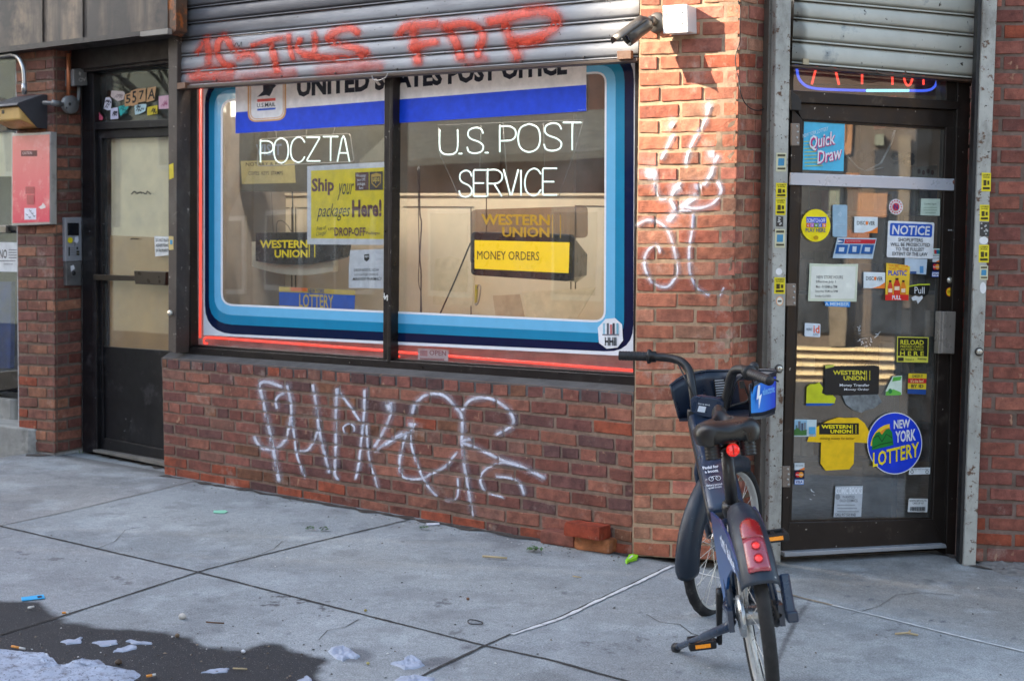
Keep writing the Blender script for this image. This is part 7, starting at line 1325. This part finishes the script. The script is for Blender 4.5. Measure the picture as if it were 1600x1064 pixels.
# basket: tray of moulded plastic turned with the bars
bc = Mi @ at_depth(1126, 640, 5.10); bz = bc.z
F1 = Matrix.Rotation(R_(-7), 3, 'Z') @ sd_(Y_); F1 = V((F1.x, F1.y, 0)).normalized(); R1 = V((F1.y, -F1.x, 0))
def bk(r, f, z): return bc + R1 * r + F1 * f + V((0, 0, z))
NB_c = mat("basket_plastic", C(17, 29, 45), rough=.36, var=.12, spec=.5, dirt=C(70, 76, 84), dirt_amt=(.66, .82), dirt_scale=16)
mb = MB(); hw_, dp = .175, .20
path = [(-hw_, -.055, .105, -.02), (-hw_ - .002, .02, .125, -.03), (-hw_ * .98, .10, .130, -.03), (-hw_ * .86, .165, .128, -.03), (-hw_ * .6, dp, .122, -.03), (0, dp + .008, .118, -.03), (hw_ * .6, dp, .115, -.03), (hw_ * .86, .165, .112, -.03), (hw_ * .98, .10, .110, -.03), (hw_ + .002, .02, .105, -.03), (hw_, -.055, .09, -.02)]
dense = bez(path, 5); n = len(dense)
def wallp(i, j): r, f, zt, zb = dense[i]; t = j / 5; inset = .90 + .10 * t; return bk(r * inset, f * (.92 + .08 * t), zb + (zt - zb) * t)
mb.grid(wallp, n, 6); bas = mb.build("basket", NB_c, BK_, solid=.007, bevel=0)
mb = MB(); mb.tube([bk(r, f, zt) for r, f, zt, zb in dense], .0055, 8); mb.build("rim_bead", NB_c, bas)
mb = MB(); ring_ = [bk(r * .9, f * .92, zb) for r, f, zt, zb in dense]; ctr = [p + V((0, 0, -.012)) for p in ring_]; mb.add(ring_ + ctr, [tuple(range(n)), tuple(range(2 * n - 1, n - 1, -1))] + [(i, (i + 1) % n, n + (i + 1) % n, n + i) for i in range(n)]); mb.build("floor", NB_c, bas)
SKB = SK.m
mb = MB(); m_ = 9; io = [i for i in range(n) if dense[i][0] > hw_ * .9 and dense[i][1] < .15]; k_ = len(io); vv, cc = [], []
for j in range(2):
    for i in io: r, f, zt, zb = dense[i]; t = .10 + .80 * j; vv.append(bk(r * (.90 + .10 * t) + .0055, f * (.92 + .08 * t), zb + (zt - zb) * t)); q = (f + .055) / .2; cc.append(tuple(np.array(C(26, 60, 214)) * q + np.array(C(50, 150, 236)) * (1 - q)))
mb.add(vv, [(i, i + 1, k_ + i + 1, k_ + i) for i in range(k_ - 1)], cc); sp_ = mb.build("side_panel", SKB, bas)
def on_side(a, z):
    f = -.048 + .175 * a; r = hw_ * .985 + .011; return bk(r, f, z)
bo = [(.18, .085), (.06, .035), (.15, .04), (.10, .0), (.28, .052), (.19, .047), (.26, .085)]; mb = MB(); mb.add([on_side(a + .02, z) for a, z in bo], [tuple(range(len(bo)))], C(240, 244, 248)); mb.build("bolt_emblem", PRINT, sp_)
V_, F_ = glyphs("electric", .012); mb = MB(); mb.add([on_side(.34 + .46 * a, .045 + .026 * b) for a, b in V_], F_, C(120, 190, 240)); mb.build("lettering", PRINT, sp_)
# instruction stickers on the inside of the basket front
def inside(r0, r1, z0, z1, col, nm, rows, tcol):
    mb = MB(); fr_ = dp * .955; P = lambda a, z: bk(a, fr_ - .013 - .02 * (abs(a) / hw_) ** 2 * 2.2, z)
    mb.add([P(r0, z0), P(r1, z0), P(r1, z1), P(r0, z1)], [(0, 1, 2, 3)], col); o = mb.build(nm, PRINT, bas); mb = MB(); rnd = random.Random(5)
    for k in range(rows):
        z = z1 - (z1 - z0) * (k + .7) / (rows + .4); a0 = r0 + (r1 - r0) * .1; a1 = r0 + (r1 - r0) * rnd.uniform(.6, .92); h_ = (z1 - z0) / rows * .4
        mb.add([P(a0, z) + F1 * -.0008, P(a1, z) + F1 * -.0008, P(a1, z + h_) + F1 * -.0008, P(a0, z + h_) + F1 * -.0008], [(0, 1, 2, 3)], tcol)
    mb.build("print", PRINT, o)
inside(-.125, -.075, -.005, .095, C(22, 24, 28), "rules_sticker", 10, C(170, 174, 180)); inside(-.03, .05, .0, .085, C(84, 52, 42), "warning_sticker", 11, C(210, 200, 194))
# rear dash panel (its square code is left out)
mb = MB(); dpn = [(1078, 624), (1084, 618.5), (1122, 623), (1131, 629), (1127, 640), (1117, 650), (1108, 653), (1092, 649), (1080, 644)]
f_ = [L(x, y, 4.94) for x, y in dpn]; back_ = [p + F1 * .035 for p in f_]; n_ = len(dpn); mb.add(f_ + back_, [tuple(range(n_ - 1, -1, -1)), tuple(range(n_, 2 * n_))] + [(i, (i + 1) % n_, n_ + (i + 1) % n_, n_ + i) for i in range(n_)]); dash = mb.build("dash_panel", NAVYP, BK_, bevel=.003)
V_, F_ = glyphs("Scan to unlock", .012); mb = MB(); mb.add([L(1091 + 18.5 * a, 631.5 - 2.6 * b + 2.6 * a, 4.936) for a, b in V_], F_, C(214, 222, 230)); mb.build("lettering", PRINT, dash)
mb = MB(); slb = [L(*q, 4.935) for q in ((1092, 633.8), (1103.5, 635.4), (1101, 644.6), (1089.5, 642.8))]; mb.add(slb, [(0, 1, 2, 3)], C(206, 214, 224)); mb.build("blank_label", PRINT, dash)
mb = MB(); mb.tube(bez([L(1083, 640, 5.0), L(1084, 655, 5.0), L(1096, 668, 5.0), L(1118, 668, 5.0), L(1134, 655, 5.0)], 4), .022, 10); mb.build("head_cover", BLKP, BK_)
# strap and cables
mb = MB(); mb.tube(bez([L(1160, 595, 4.98), L(1166, 610, 4.97), L(1170, 622, 4.97), L(1165, 628, 4.97), L(1150, 632, 4.97), L(1138, 636, 4.97)], 5), .004, 6); mb.tube(bez([L(1172, 585, 4.9), L(1177, 600, 4.93), L(1174, 615, 4.95), L(1177, 635, 4.97), L(1175, 655, 4.97)], 5), .004, 6); mb.box(L(1159, 601, 4.97), .016, .012, .026); mb.build("strap", BLKP, bas)
mb = MB(); mb.tube(bez([L(1060, 569, 5.09), L(1070, 590, 5.0), L(1082, 615, 4.99), L(1090, 640, 4.99)], 5), .003, 6); mb.tube(bez([L(1168, 590, 4.86), L(1155, 592, 4.84), L(1148, 605, 4.88), L(1140, 635, 4.95)], 5), .003, 6); mb.build("brake_cable", BLKP, hb)
mb = MB(); mb.tube(bez([L(1139, 712, 4.95), L(1142, 735, 4.98), L(1150, 757, 5.02)], 4), .009, 8); mb.build("cable_guide", mat("tan_cable", C(150, 136, 120), rough=.5), BK_)
# drive: cranks, pedals, chain case, stand
mb = MB(); mb.lathe([(0, .06), (.045, .058), (.05, .05), (.05, .02), (.03, .018)], BBp, X_, 24); mb.tube([V((.062, .42, .275)), V((.064, .20, .315)), V((.066, .02, .335)), V((.066, -.03, .30)), V((.064, .02, .262)), V((.062, .42, .235))], .012, 8); mb.build("chain_case", BLKP, BK_)
def crank(sx, ang):
    d = V((0, math.sin(ang), -math.cos(ang))); c = BBp + V((sx * .062, 0, 0)); e = c + d * .165 + V((sx * .018, 0, 0)); mb = MB(); slabpath(mb, [c - d * .015, c, c + d * .08 + V((sx * .010, 0, 0)), e, e + d * .012], [.020, .024, .020, .018, .014], [.024, .034, .026, .026, .02]); cr = mb.build("crank", BLKP, BK_)
    pc = e + V((sx * .060, 0, 0)); mb = MB(); t_ = .012
    for yy in (-.042, .042): mb.box(pc + V((0, yy, 0)), .088, .014, .026)
    for xx in (-.040, 0, .040): mb.box(pc + V((xx, 0, 0)), .012, .085, .022)
    mb.tube([e, pc + V((sx * .045, 0, 0))], .009, 10); pe = mb.build("pedal", BLKP, BK_, bevel=.003)
    for yy in (-.0502, .0502): mb = MB(); mb.box(pc + V((0, yy, .001)), .050, .004, .012); mb.build("reflector", mat("glowing_amber_reflector", C(250, 146, 30), rough=.3, spec=.6, emit=(1, .4, .02, 1), es=.03), pe)  # pedal reflectors glow faintly by emission, not by returned light
crank(-1, R_(8)); crank(1, R_(172))
ks0 = V((-.078, .03, RW_ - .035)); ft = Mi @ (GR.P(1056, 1017) + V((0, 0, .012)))
mb = MB(); mid = ks0 + (ft - ks0) * .45; mb.tube([ks0 + V((.01, -.01, .02)), ks0, mid, mid + (ft - mid) * .1, ft - (ft - mid) * .25, ft], [.014, .0155, .0135, .0105, .0105, .0145], 12); ksd = mb.build("kickstand", NAVYP, BK_)
mb = MB(); mb.tube([ft - (ft - mid) * .12, ft], [.0125, .0185], 12); mb.build("foot", BLKP, ksd)
mb = MB(); mb.box((.100, -.02, RW_ + .055), .030, .045, .12, Matrix.Rotation(R_(-18), 3, 'X')); mb.box((.104, -.035, RW_ - .005), .034, .06, .035); mb.build("axle_cover", NAVYP, BK_, bevel=.006)
mb = MB(); mb.lathe([(.03, -.052), (.062, -.048), (.064, -.040), (.062, -.034), (.03, -.033)], V((0, 0, RW_)), X_, 30); mb.build("roller_brake", mat("brake_disc", C(176, 180, 182), rough=.3, metal=.8, dirt=C(120, 110, 96)), BK_)
# ------------------------------------------------------------------ loose bricks, snow and litter on the pavement
def lump(name, label, cat, outline, h, m, group=None, wob=.5, kind=None, seed=0, res=.012, col=None, base=.001):
    """low heap standing on the pavement inside a pixel outline"""
    P = [gp(*q) for q in outline]; us_ = [uv(p) for p in P]; n = 12; c = np.mean(us_, 0); mb = MB(); bnd = [tuple(x) for x in bez(us_, 5, True)]
    if cat == 'paper':
        bnd = []; rj = random.Random(seed)
        for (a0, b0), (a1, b1) in zip(us_, us_[1:] + us_[:1]):
            for k in range(3): f = k / 3; bnd.append((a0 + (a1 - a0) * f + rj.uniform(-.003, .003), b0 + (b1 - b0) * f + rj.uniform(-.005, .005)))
    m_ = len(bnd); vv = []
    for k in range(n + 1):
        f = k / n
        for u, w_ in bnd:
            a, b = c[0] + (u - c[0]) * (1 - f), c[1] + (w_ - c[1]) * (1 - f); p = UVp(a, b, 0); z = gz(p.x, p.y) + .0015
            hh = h * min(1, f * 3) ** .6 * (1 + wob * mnoise.noise(V((a * 22, b * 22, seed))) + wob * .6 * mnoise.noise(V((a * 70, b * 70, seed)))); vv.append(V((p.x, p.y, z + base + max(hh, 0) - (.004 if k == 0 else 0))))
    ff = [(k * m_ + i, k * m_ + (i + 1) % m_, (k + 1) * m_ + (i + 1) % m_, (k + 1) * m_ + i) for k in range(n) for i in range(m_)]
    mb.add(vv, ff, col, True); o = mb.build(name, m, None, smooth=(h > .0155 and cat != 'paper')); 
    return tag(o, label, cat, group, kind)
SNW = mat("dirty_snow", C(164, 174, 190), rough=.6, var=.22, vs_=30, dirt=C(92, 92, 98), dirt_amt=(.50, .68), dirt_scale=26, speck=C(40, 38, 38), speck_lim=(.62, .66), speck_scale=120, bump=.006, bs=60)
lump("snow", "patch of dirty melting snow at the lower left corner of the pavement", "snow", [(-120, 1016), (0, 1018), (30, 1020), (58, 1021), (52, 1026), (40, 1030), (58, 1040), (70, 1047), (100, 1049), (135, 1051), (140, 1040), (158, 1035), (168, 1040), (172, 1047), (205, 1050), (221, 1054), (212, 1062), (180, 1075), (-120, 1120)], .016, SNW, kind="stuff", wob=.7)
PAPW = mat("wet_paper", C(160, 168, 184), rough=.6, var=.2, vs_=18, dirt=C(130, 128, 130), dirt_amt=(.6, .75), dirt_scale=20, bump=.004, bs=40)
PGRP = "paper scraps on the wet pavement"
for lbl, o_, h in (("thin grey paper scrap with stalks, leftmost on the wet stain", [(94, 1003), (106, 999), (112, 1003), (122, 1003), (128, 996), (130, 997), (125, 1005), (104, 1007)], .006), ("flat bluish paper scrap left of centre on the wet stain", [(145, 1004), (152, 1002), (183, 1000), (183, 1006), (166, 1010), (155, 1009)], .004), ("narrow pointed paper scrap, uppermost right on the wet stain", [(196, 1002), (203, 999), (210, 1002), (239, 1004), (238, 1007), (212, 1006)], .004), ("crumpled white paper scrap, brightest on the wet stain", [(174, 1019), (182, 1014), (192, 1013), (205, 1007), (211, 1009), (216, 1013), (203, 1016), (192, 1019), (184, 1018)], .008), ("white feather-shaped scrap near the bottom of the wet stain", [(315, 1051), (325, 1047), (345, 1044), (357, 1045), (355, 1050), (335, 1052)], .006), ("crumpled paper scrap with brown edges by the stain's right end", [(510, 1018), (520, 1012), (536, 1009), (548, 1014), (562, 1026), (556, 1030), (546, 1028), (536, 1033), (522, 1028)], .016), ("crumpled paper scrap beside the diagonal joint", [(608, 1037), (630, 1034), (634, 1026), (644, 1024), (658, 1033), (664, 1040), (650, 1045), (632, 1046)], .016), ("large wet paper scrap at the bottom edge of the picture", [(618, 1062), (624, 1057), (650, 1056), (679, 1060), (680, 1072), (640, 1080), (614, 1074)], .014), ("white torn scrap at the bottom edge inside the stain", [(461, 1064), (472, 1060), (478, 1056), (487, 1061), (488, 1070), (464, 1072)], .008)):
    lump("paper_scrap", lbl, "paper", o_, h * .4, PAPW, PGRP, 1.4, seed=len(lbl))
def flatlit(name, lbl, cat, outline, col, rough=.5, h=.004, group=None):
    mb = MB(); P = [gp(*q) + V((0, 0, .003 + h)) for q in outline]; n = len(P); B = [p - V((0, 0, h)) for p in P]; mb.add(P + B, [tuple(range(n)), tuple(range(2 * n - 1, n - 1, -1))] + [(i, (i + 1) % n, n + (i + 1) % n, n + i) for i in range(n)], col); o = mb.build(name, mat("litter_print", None, rough=.5, var=.1), None); return tag(o, lbl, cat, group)
o_ = flatlit("plastic_strip", "bright blue plastic strip with a dark end mark left of the wet stain", "wrapper", [(33, 935), (68, 930.5), (70, 936), (34, 940)], C(60, 170, 222), h=.003); mb = MB(); mb.add([gp(*q) + V((0, 0, .0068)) for q in ((58, 933.5), (65, 932.6), (65.6, 935.6), (59, 936.4))], [(0, 1, 2, 3)], C(40, 44, 60)); mb.build("end_mark", PRINT, o_)
o_ = flatlit("candy_wrapper", "lime green wrapper with white stripe below the loose bricks", "wrapper", [(977, 880), (983, 871), (988, 870), (997, 872), (995, 876), (984, 879), (979, 882)], C(150, 222, 40), h=.012); mb = MB(); mb.add([gp(*q) + V((0, 0, .0165)) for q in ((981, 878), (987, 872.5), (990, 873.5), (985, 877.5))], [(0, 1, 2, 3)], C(226, 232, 222)); mb.build("stripe", PRINT, o_)
flatlit("gum_wrapper", "mint green wrapper on the pavement below the wall's left half", "wrapper", [(334, 798.5), (352, 798), (356, 800), (350, 803), (333, 802)], C(140, 206, 176), h=.0015); flatlit("paper_slip", "narrow white paper slip near the wall foot right of the joint", "paper", [(666, 819), (686, 818.5), (687, 820.5), (668, 822)], C(216, 218, 226), h=.004); flatlit("receipt", "small white slip beside the left pillar foot", "paper", [(81, 707), (93, 704.5), (94, 707), (83, 709.5)], C(220, 220, 226), h=.004)
LFM = mat("green_leaf", C(70, 104, 52), rough=.6, var=.25)
for lbl, q in (("small green sprig, left one of the pair below the white tag", (486, 829)), ("small green sprig, right one of the pair below the white tag", (505, 830)), ("small green sprig near the wall foot", (661, 828)), ("larger green leaf cluster below the leftmost loose brick", (837, 862))):
    p = gp(*q); rnd = random.Random(q[0]); mb = MB(); r = .026 if q[0] > 800 else .016
    for k in range(14): c_ = p + V((rnd.uniform(-r, r) * 1.3, rnd.uniform(-r, r), .008 + rnd.uniform(0, .012))); a = rnd.uniform(0, 6.3); d = V((math.cos(a), math.sin(a), rnd.uniform(-.2, .5))) * r * .7; e = d.cross(V((0, 0, 1))) * .45; mb.add([c_ - d, c_ + e + V((0, 0, .003)), c_ + d, c_ - e], [(0, 1, 2, 3)])
    tag(mb.build("green_sprig", LFM, None), lbl, "leaf", "green sprigs on the pavement")
def stick(name, lbl, cat, pts, r, m, group=None): mb = MB(); mb.tube([gp(*q) + V((0, 0, r + .006)) for q in pts], r, 6); return tag(mb.build(name, m, None), lbl, cat, group)
TWG = mat("dry_twig", C(176, 156, 120), rough=.8); stick("dry_stick", "pale dry stick on the pavement below the tag's right end", "stick", [(754, 872.5), (775, 874), (792, 875.5)], .005, TWG); stick("dry_stick", "thin pale twig on the pavement left of the lime wrapper", "stick", [(895, 903), (908, 905)], .003, TWG); stick("dry_stick", "broken straw-coloured twig on the right hand pavement", "stick", [(1399, 994), (1419, 992.5), (1422, 989), (1420, 993), (1434, 996)], .004, TWG); stick("dry_stick", "pale matchstick at the bottom of the wet stain", "stick", [(364, 1048), (386, 1049)], .003, TWG); stick("dry_stick", "dark brown twig beside a wet spot above the stain", "stick", [(322, 975), (330, 976), (350, 977)], .003, mat("brown_twig", C(92, 64, 44), rough=.8))
mb = MB(); mb.tube([gp(*q) + V((0, 0, .007)) for q in bez([(731, 974), (733, 971), (740, 971), (752, 974), (754, 977), (747, 977.5), (735, 977)], 4, True)], .0022, 6, closed=True); tag(mb.build("rubber_band", mat("black_elastic", C(28, 28, 30), rough=.6), None), "black elastic hair tie lying on the pavement", "hair tie")
CIG = mat("cigarette_paper", None, rough=.7, var=.1)
for lbl, a, b in (("orange cigarette butt with ash just above the snow", (18.5, 1014), (39, 1018)), ("short orange cigarette butt at the wet stain's upper edge", (97, 961.5), (107, 961)), ("white cigarette stub beside the blue strip", (44, 953.5), (53, 951.5)), ("orange cigarette butt at the bottom edge right of the snow", (229, 1061), (243, 1058.5))):
    pa, pb = gp(*a) + V((0, 0, .0105)), gp(*b) + V((0, 0, .0105)); t = thing("cigarette_butt", lbl, "cigarette butt", group="cigarette butts"); md = pa + (pb - pa) * .6; wh = "white" in lbl
    mb = MB(); mb.tube([pa, md], .0045, 8, C(214, 140, 60) if not wh else C(214, 208, 200)); mb.build("filter", CIG, t); mb = MB(); mb.tube([md, pb], .0043, 8, C(196, 192, 186)); mb.build("paper", CIG, t)
for lbl, q, r, c in (("small pale pebble on the dry pavement right of the stain", (285, 967), .014, C(190, 182, 172)), ("tiny white pebble on the wet stain", (72, 1026), .007, C(222, 222, 222)), ("tiny yellow pebble beside the long joint", (571, 956), .006, C(150, 134, 70)), ("tiny yellowish crumb at the stain's right end", (575, 1039), .006, C(170, 156, 96)), ("tiny brown leaf crumb on the middle slab", (731, 938), .007, C(120, 82, 60)), ("white oval pebble in the right part of the stain", (380, 1021), .008, C(206, 206, 210)), ("brown crumb above the stain edge", (277, 996), .009, C(110, 90, 70)), ("brown crumb near the bottom of the stain", (185, 1038), .011, C(80, 62, 46))):
    p = gp(*q); mb = MB(); n_ = 8; mb.lathe([(0, r * .9)] + [(r * math.sin(math.pi * k / n_) * (1 + .3 * mnoise.noise(V((k * .7, q[0], 0)))), r * .8 * math.cos(math.pi * k / n_)) for k in range(1, n_)] + [(0, -r * .8)], p + V((0, 0, r * .5 + .004)), V((.1, .1, 1)), 9, c); tag(mb.build("pebble", CIG, None), lbl, "pebble", "pebbles and crumbs")
# loose bricks at the foot of the wall
def loose(lbl, a, b, h, d, z, c, yaw=0):
    """a, b: pixels of the lower front corners on the ground line"""
    pa, pb = gp(*a), gp(*b); u_ = (pb - pa); u_.z = 0; Lb = u_.length; u_.normalize(); n_ = V((u_.y, -u_.x, 0)); n_ = n_ if n_.dot(NW) > 0 else -n_; mb = MB(); nx, ny, nz = 8, 5, 5
    base = V((pa.x, pa.y, min(pa.z, pb.z) + z + .003))
    def face(O, A, B, na, nb):
        def P(i, j):
            p = O + A * (i / (na - 1)) + B * (j / (nb - 1)); c0 = base + u_ * Lb / 2 - n_ * d / 2 + V((0, 0, h / 2)); q = p - c0; l = [abs(q.dot(u_)) / (Lb / 2), abs(q.dot(n_)) / (d / 2), abs(q.z) / (h / 2)]; e = sum(1 for x in l if x > .93); k = .0022 * max(e - 1, 0); return p - q.normalized() * (k * (1.4 + mnoise.noise(p * 40))) + q.normalized() * .0016 * mnoise.noise(p * 55)
        mb.grid(P, na, nb, c, True)
    U, N, Zz = u_ * Lb, -n_ * d, V((0, 0, h)); fx_ = 10
    face(base, U, Zz, 12, 8); face(base + N, U, Zz, 12, 8); face(base + Zz, U, N, 12, 8); face(base, U, N, 12, 8); face(base, N, Zz, 8, 8); face(base + U, N, Zz, 8, 8)
    o = mb.build("loose_brick", mat_brick("brick_face"), None); return tag(o, lbl, "brick", "loose bricks at the wall foot")
loose("loose brownish brick, leftmost at the wall foot", (843, 848.5), (896, 857), .062, .10, 0, C(132, 84, 72)); loose("loose tan-orange brick at the wall foot, carrying another brick", (896.5, 858), (952, 866.5), .062, .11, 0, C(166, 108, 72)); loose("loose red brick lying on top of the other two", (880, 858.5), (936, 868.5), .062, .10, .064, C(146, 66, 46))
# broken curb at the right wall's foot
mb = MB(); rnd = random.Random(6)
lump("broken_cement", "broken pale cement along the foot of the right wall", "rubble", [(1526, 873), (1545, 868), (1570, 872), (1600, 874), (1680, 880), (1690, 905), (1600, 900), (1570, 898), (1548, 890), (1530, 884)], .010, mat("cracked_cement", C(122, 118, 114), rough=.95, var=.4, vs_=25, dirt=C(50, 46, 44), dirt_amt=(.60, .66), dirt_scale=9, bump=.008, bs=30), wob=.9, seed=4)
# weeds by the left pillar
t = MB(); rnd = random.Random(9)
for k in range(46):
    x, y = rnd.uniform(98, 142), rnd.uniform(700, 709); p = gp(x, y) + V((0, 0, .004)); a = rnd.uniform(0, 6.3); h = rnd.uniform(.015, .05); d = V((math.cos(a), math.sin(a), 0)); e = V((-d.y, d.x, 0)) * .004; t.add([p - e, p + e, p + d * h * .6 + V((0, 0, h))], [(0, 1, 2)])
tag(t.build("weeds", mat("dry_weeds", C(120, 130, 92), rough=.8, var=.3), None), "tuft of grey green weeds between the left pillar and the black door", "weeds")

mb = MB(); rnd = random.Random(17)
for q in range(420):
    if q < 150: t_ = rnd.random(); x, y = 256 + 732 * t_ + rnd.uniform(-4, 4), 744 + 126 * t_ + abs(rnd.gauss(0, 6)) + 2
    elif q < 250: x, y = rnd.uniform(0, 520), rnd.uniform(990, 1062)
    else: x, y = rnd.uniform(0, 1600), rnd.uniform(800, 1060)
    if y < 748 + (x - 256) * .172 and x < 1000 or x > 1000 and y < 905: continue
    p = gp(x, y); r = rnd.uniform(.0018, .0052); a = rnd.uniform(0, 6.3); d = V((math.cos(a), math.sin(a), 0)) * r * rnd.uniform(1, 1.9); e = V((-math.sin(a), math.cos(a), 0)) * r; z_ = V((0, 0, .0025)); tp = V((0, 0, .0025 + r * .8)); c = rnd.choice([C(58, 52, 48), C(84, 70, 56), C(44, 42, 42), C(120, 104, 86), C(196, 194, 190), C(70, 60, 50)])
    mb.add([p - d + z_, p - e + z_, p + d + z_, p + e + z_, p + tp], [(0, 1, 4), (1, 2, 4), (2, 3, 4), (3, 0, 4)], c)
tag(mb.build("grit", mat("litter_print", None, rough=.5, var=.1), None), "fine dark grit and crumbs scattered over the pavement", "grit", kind="stuff")
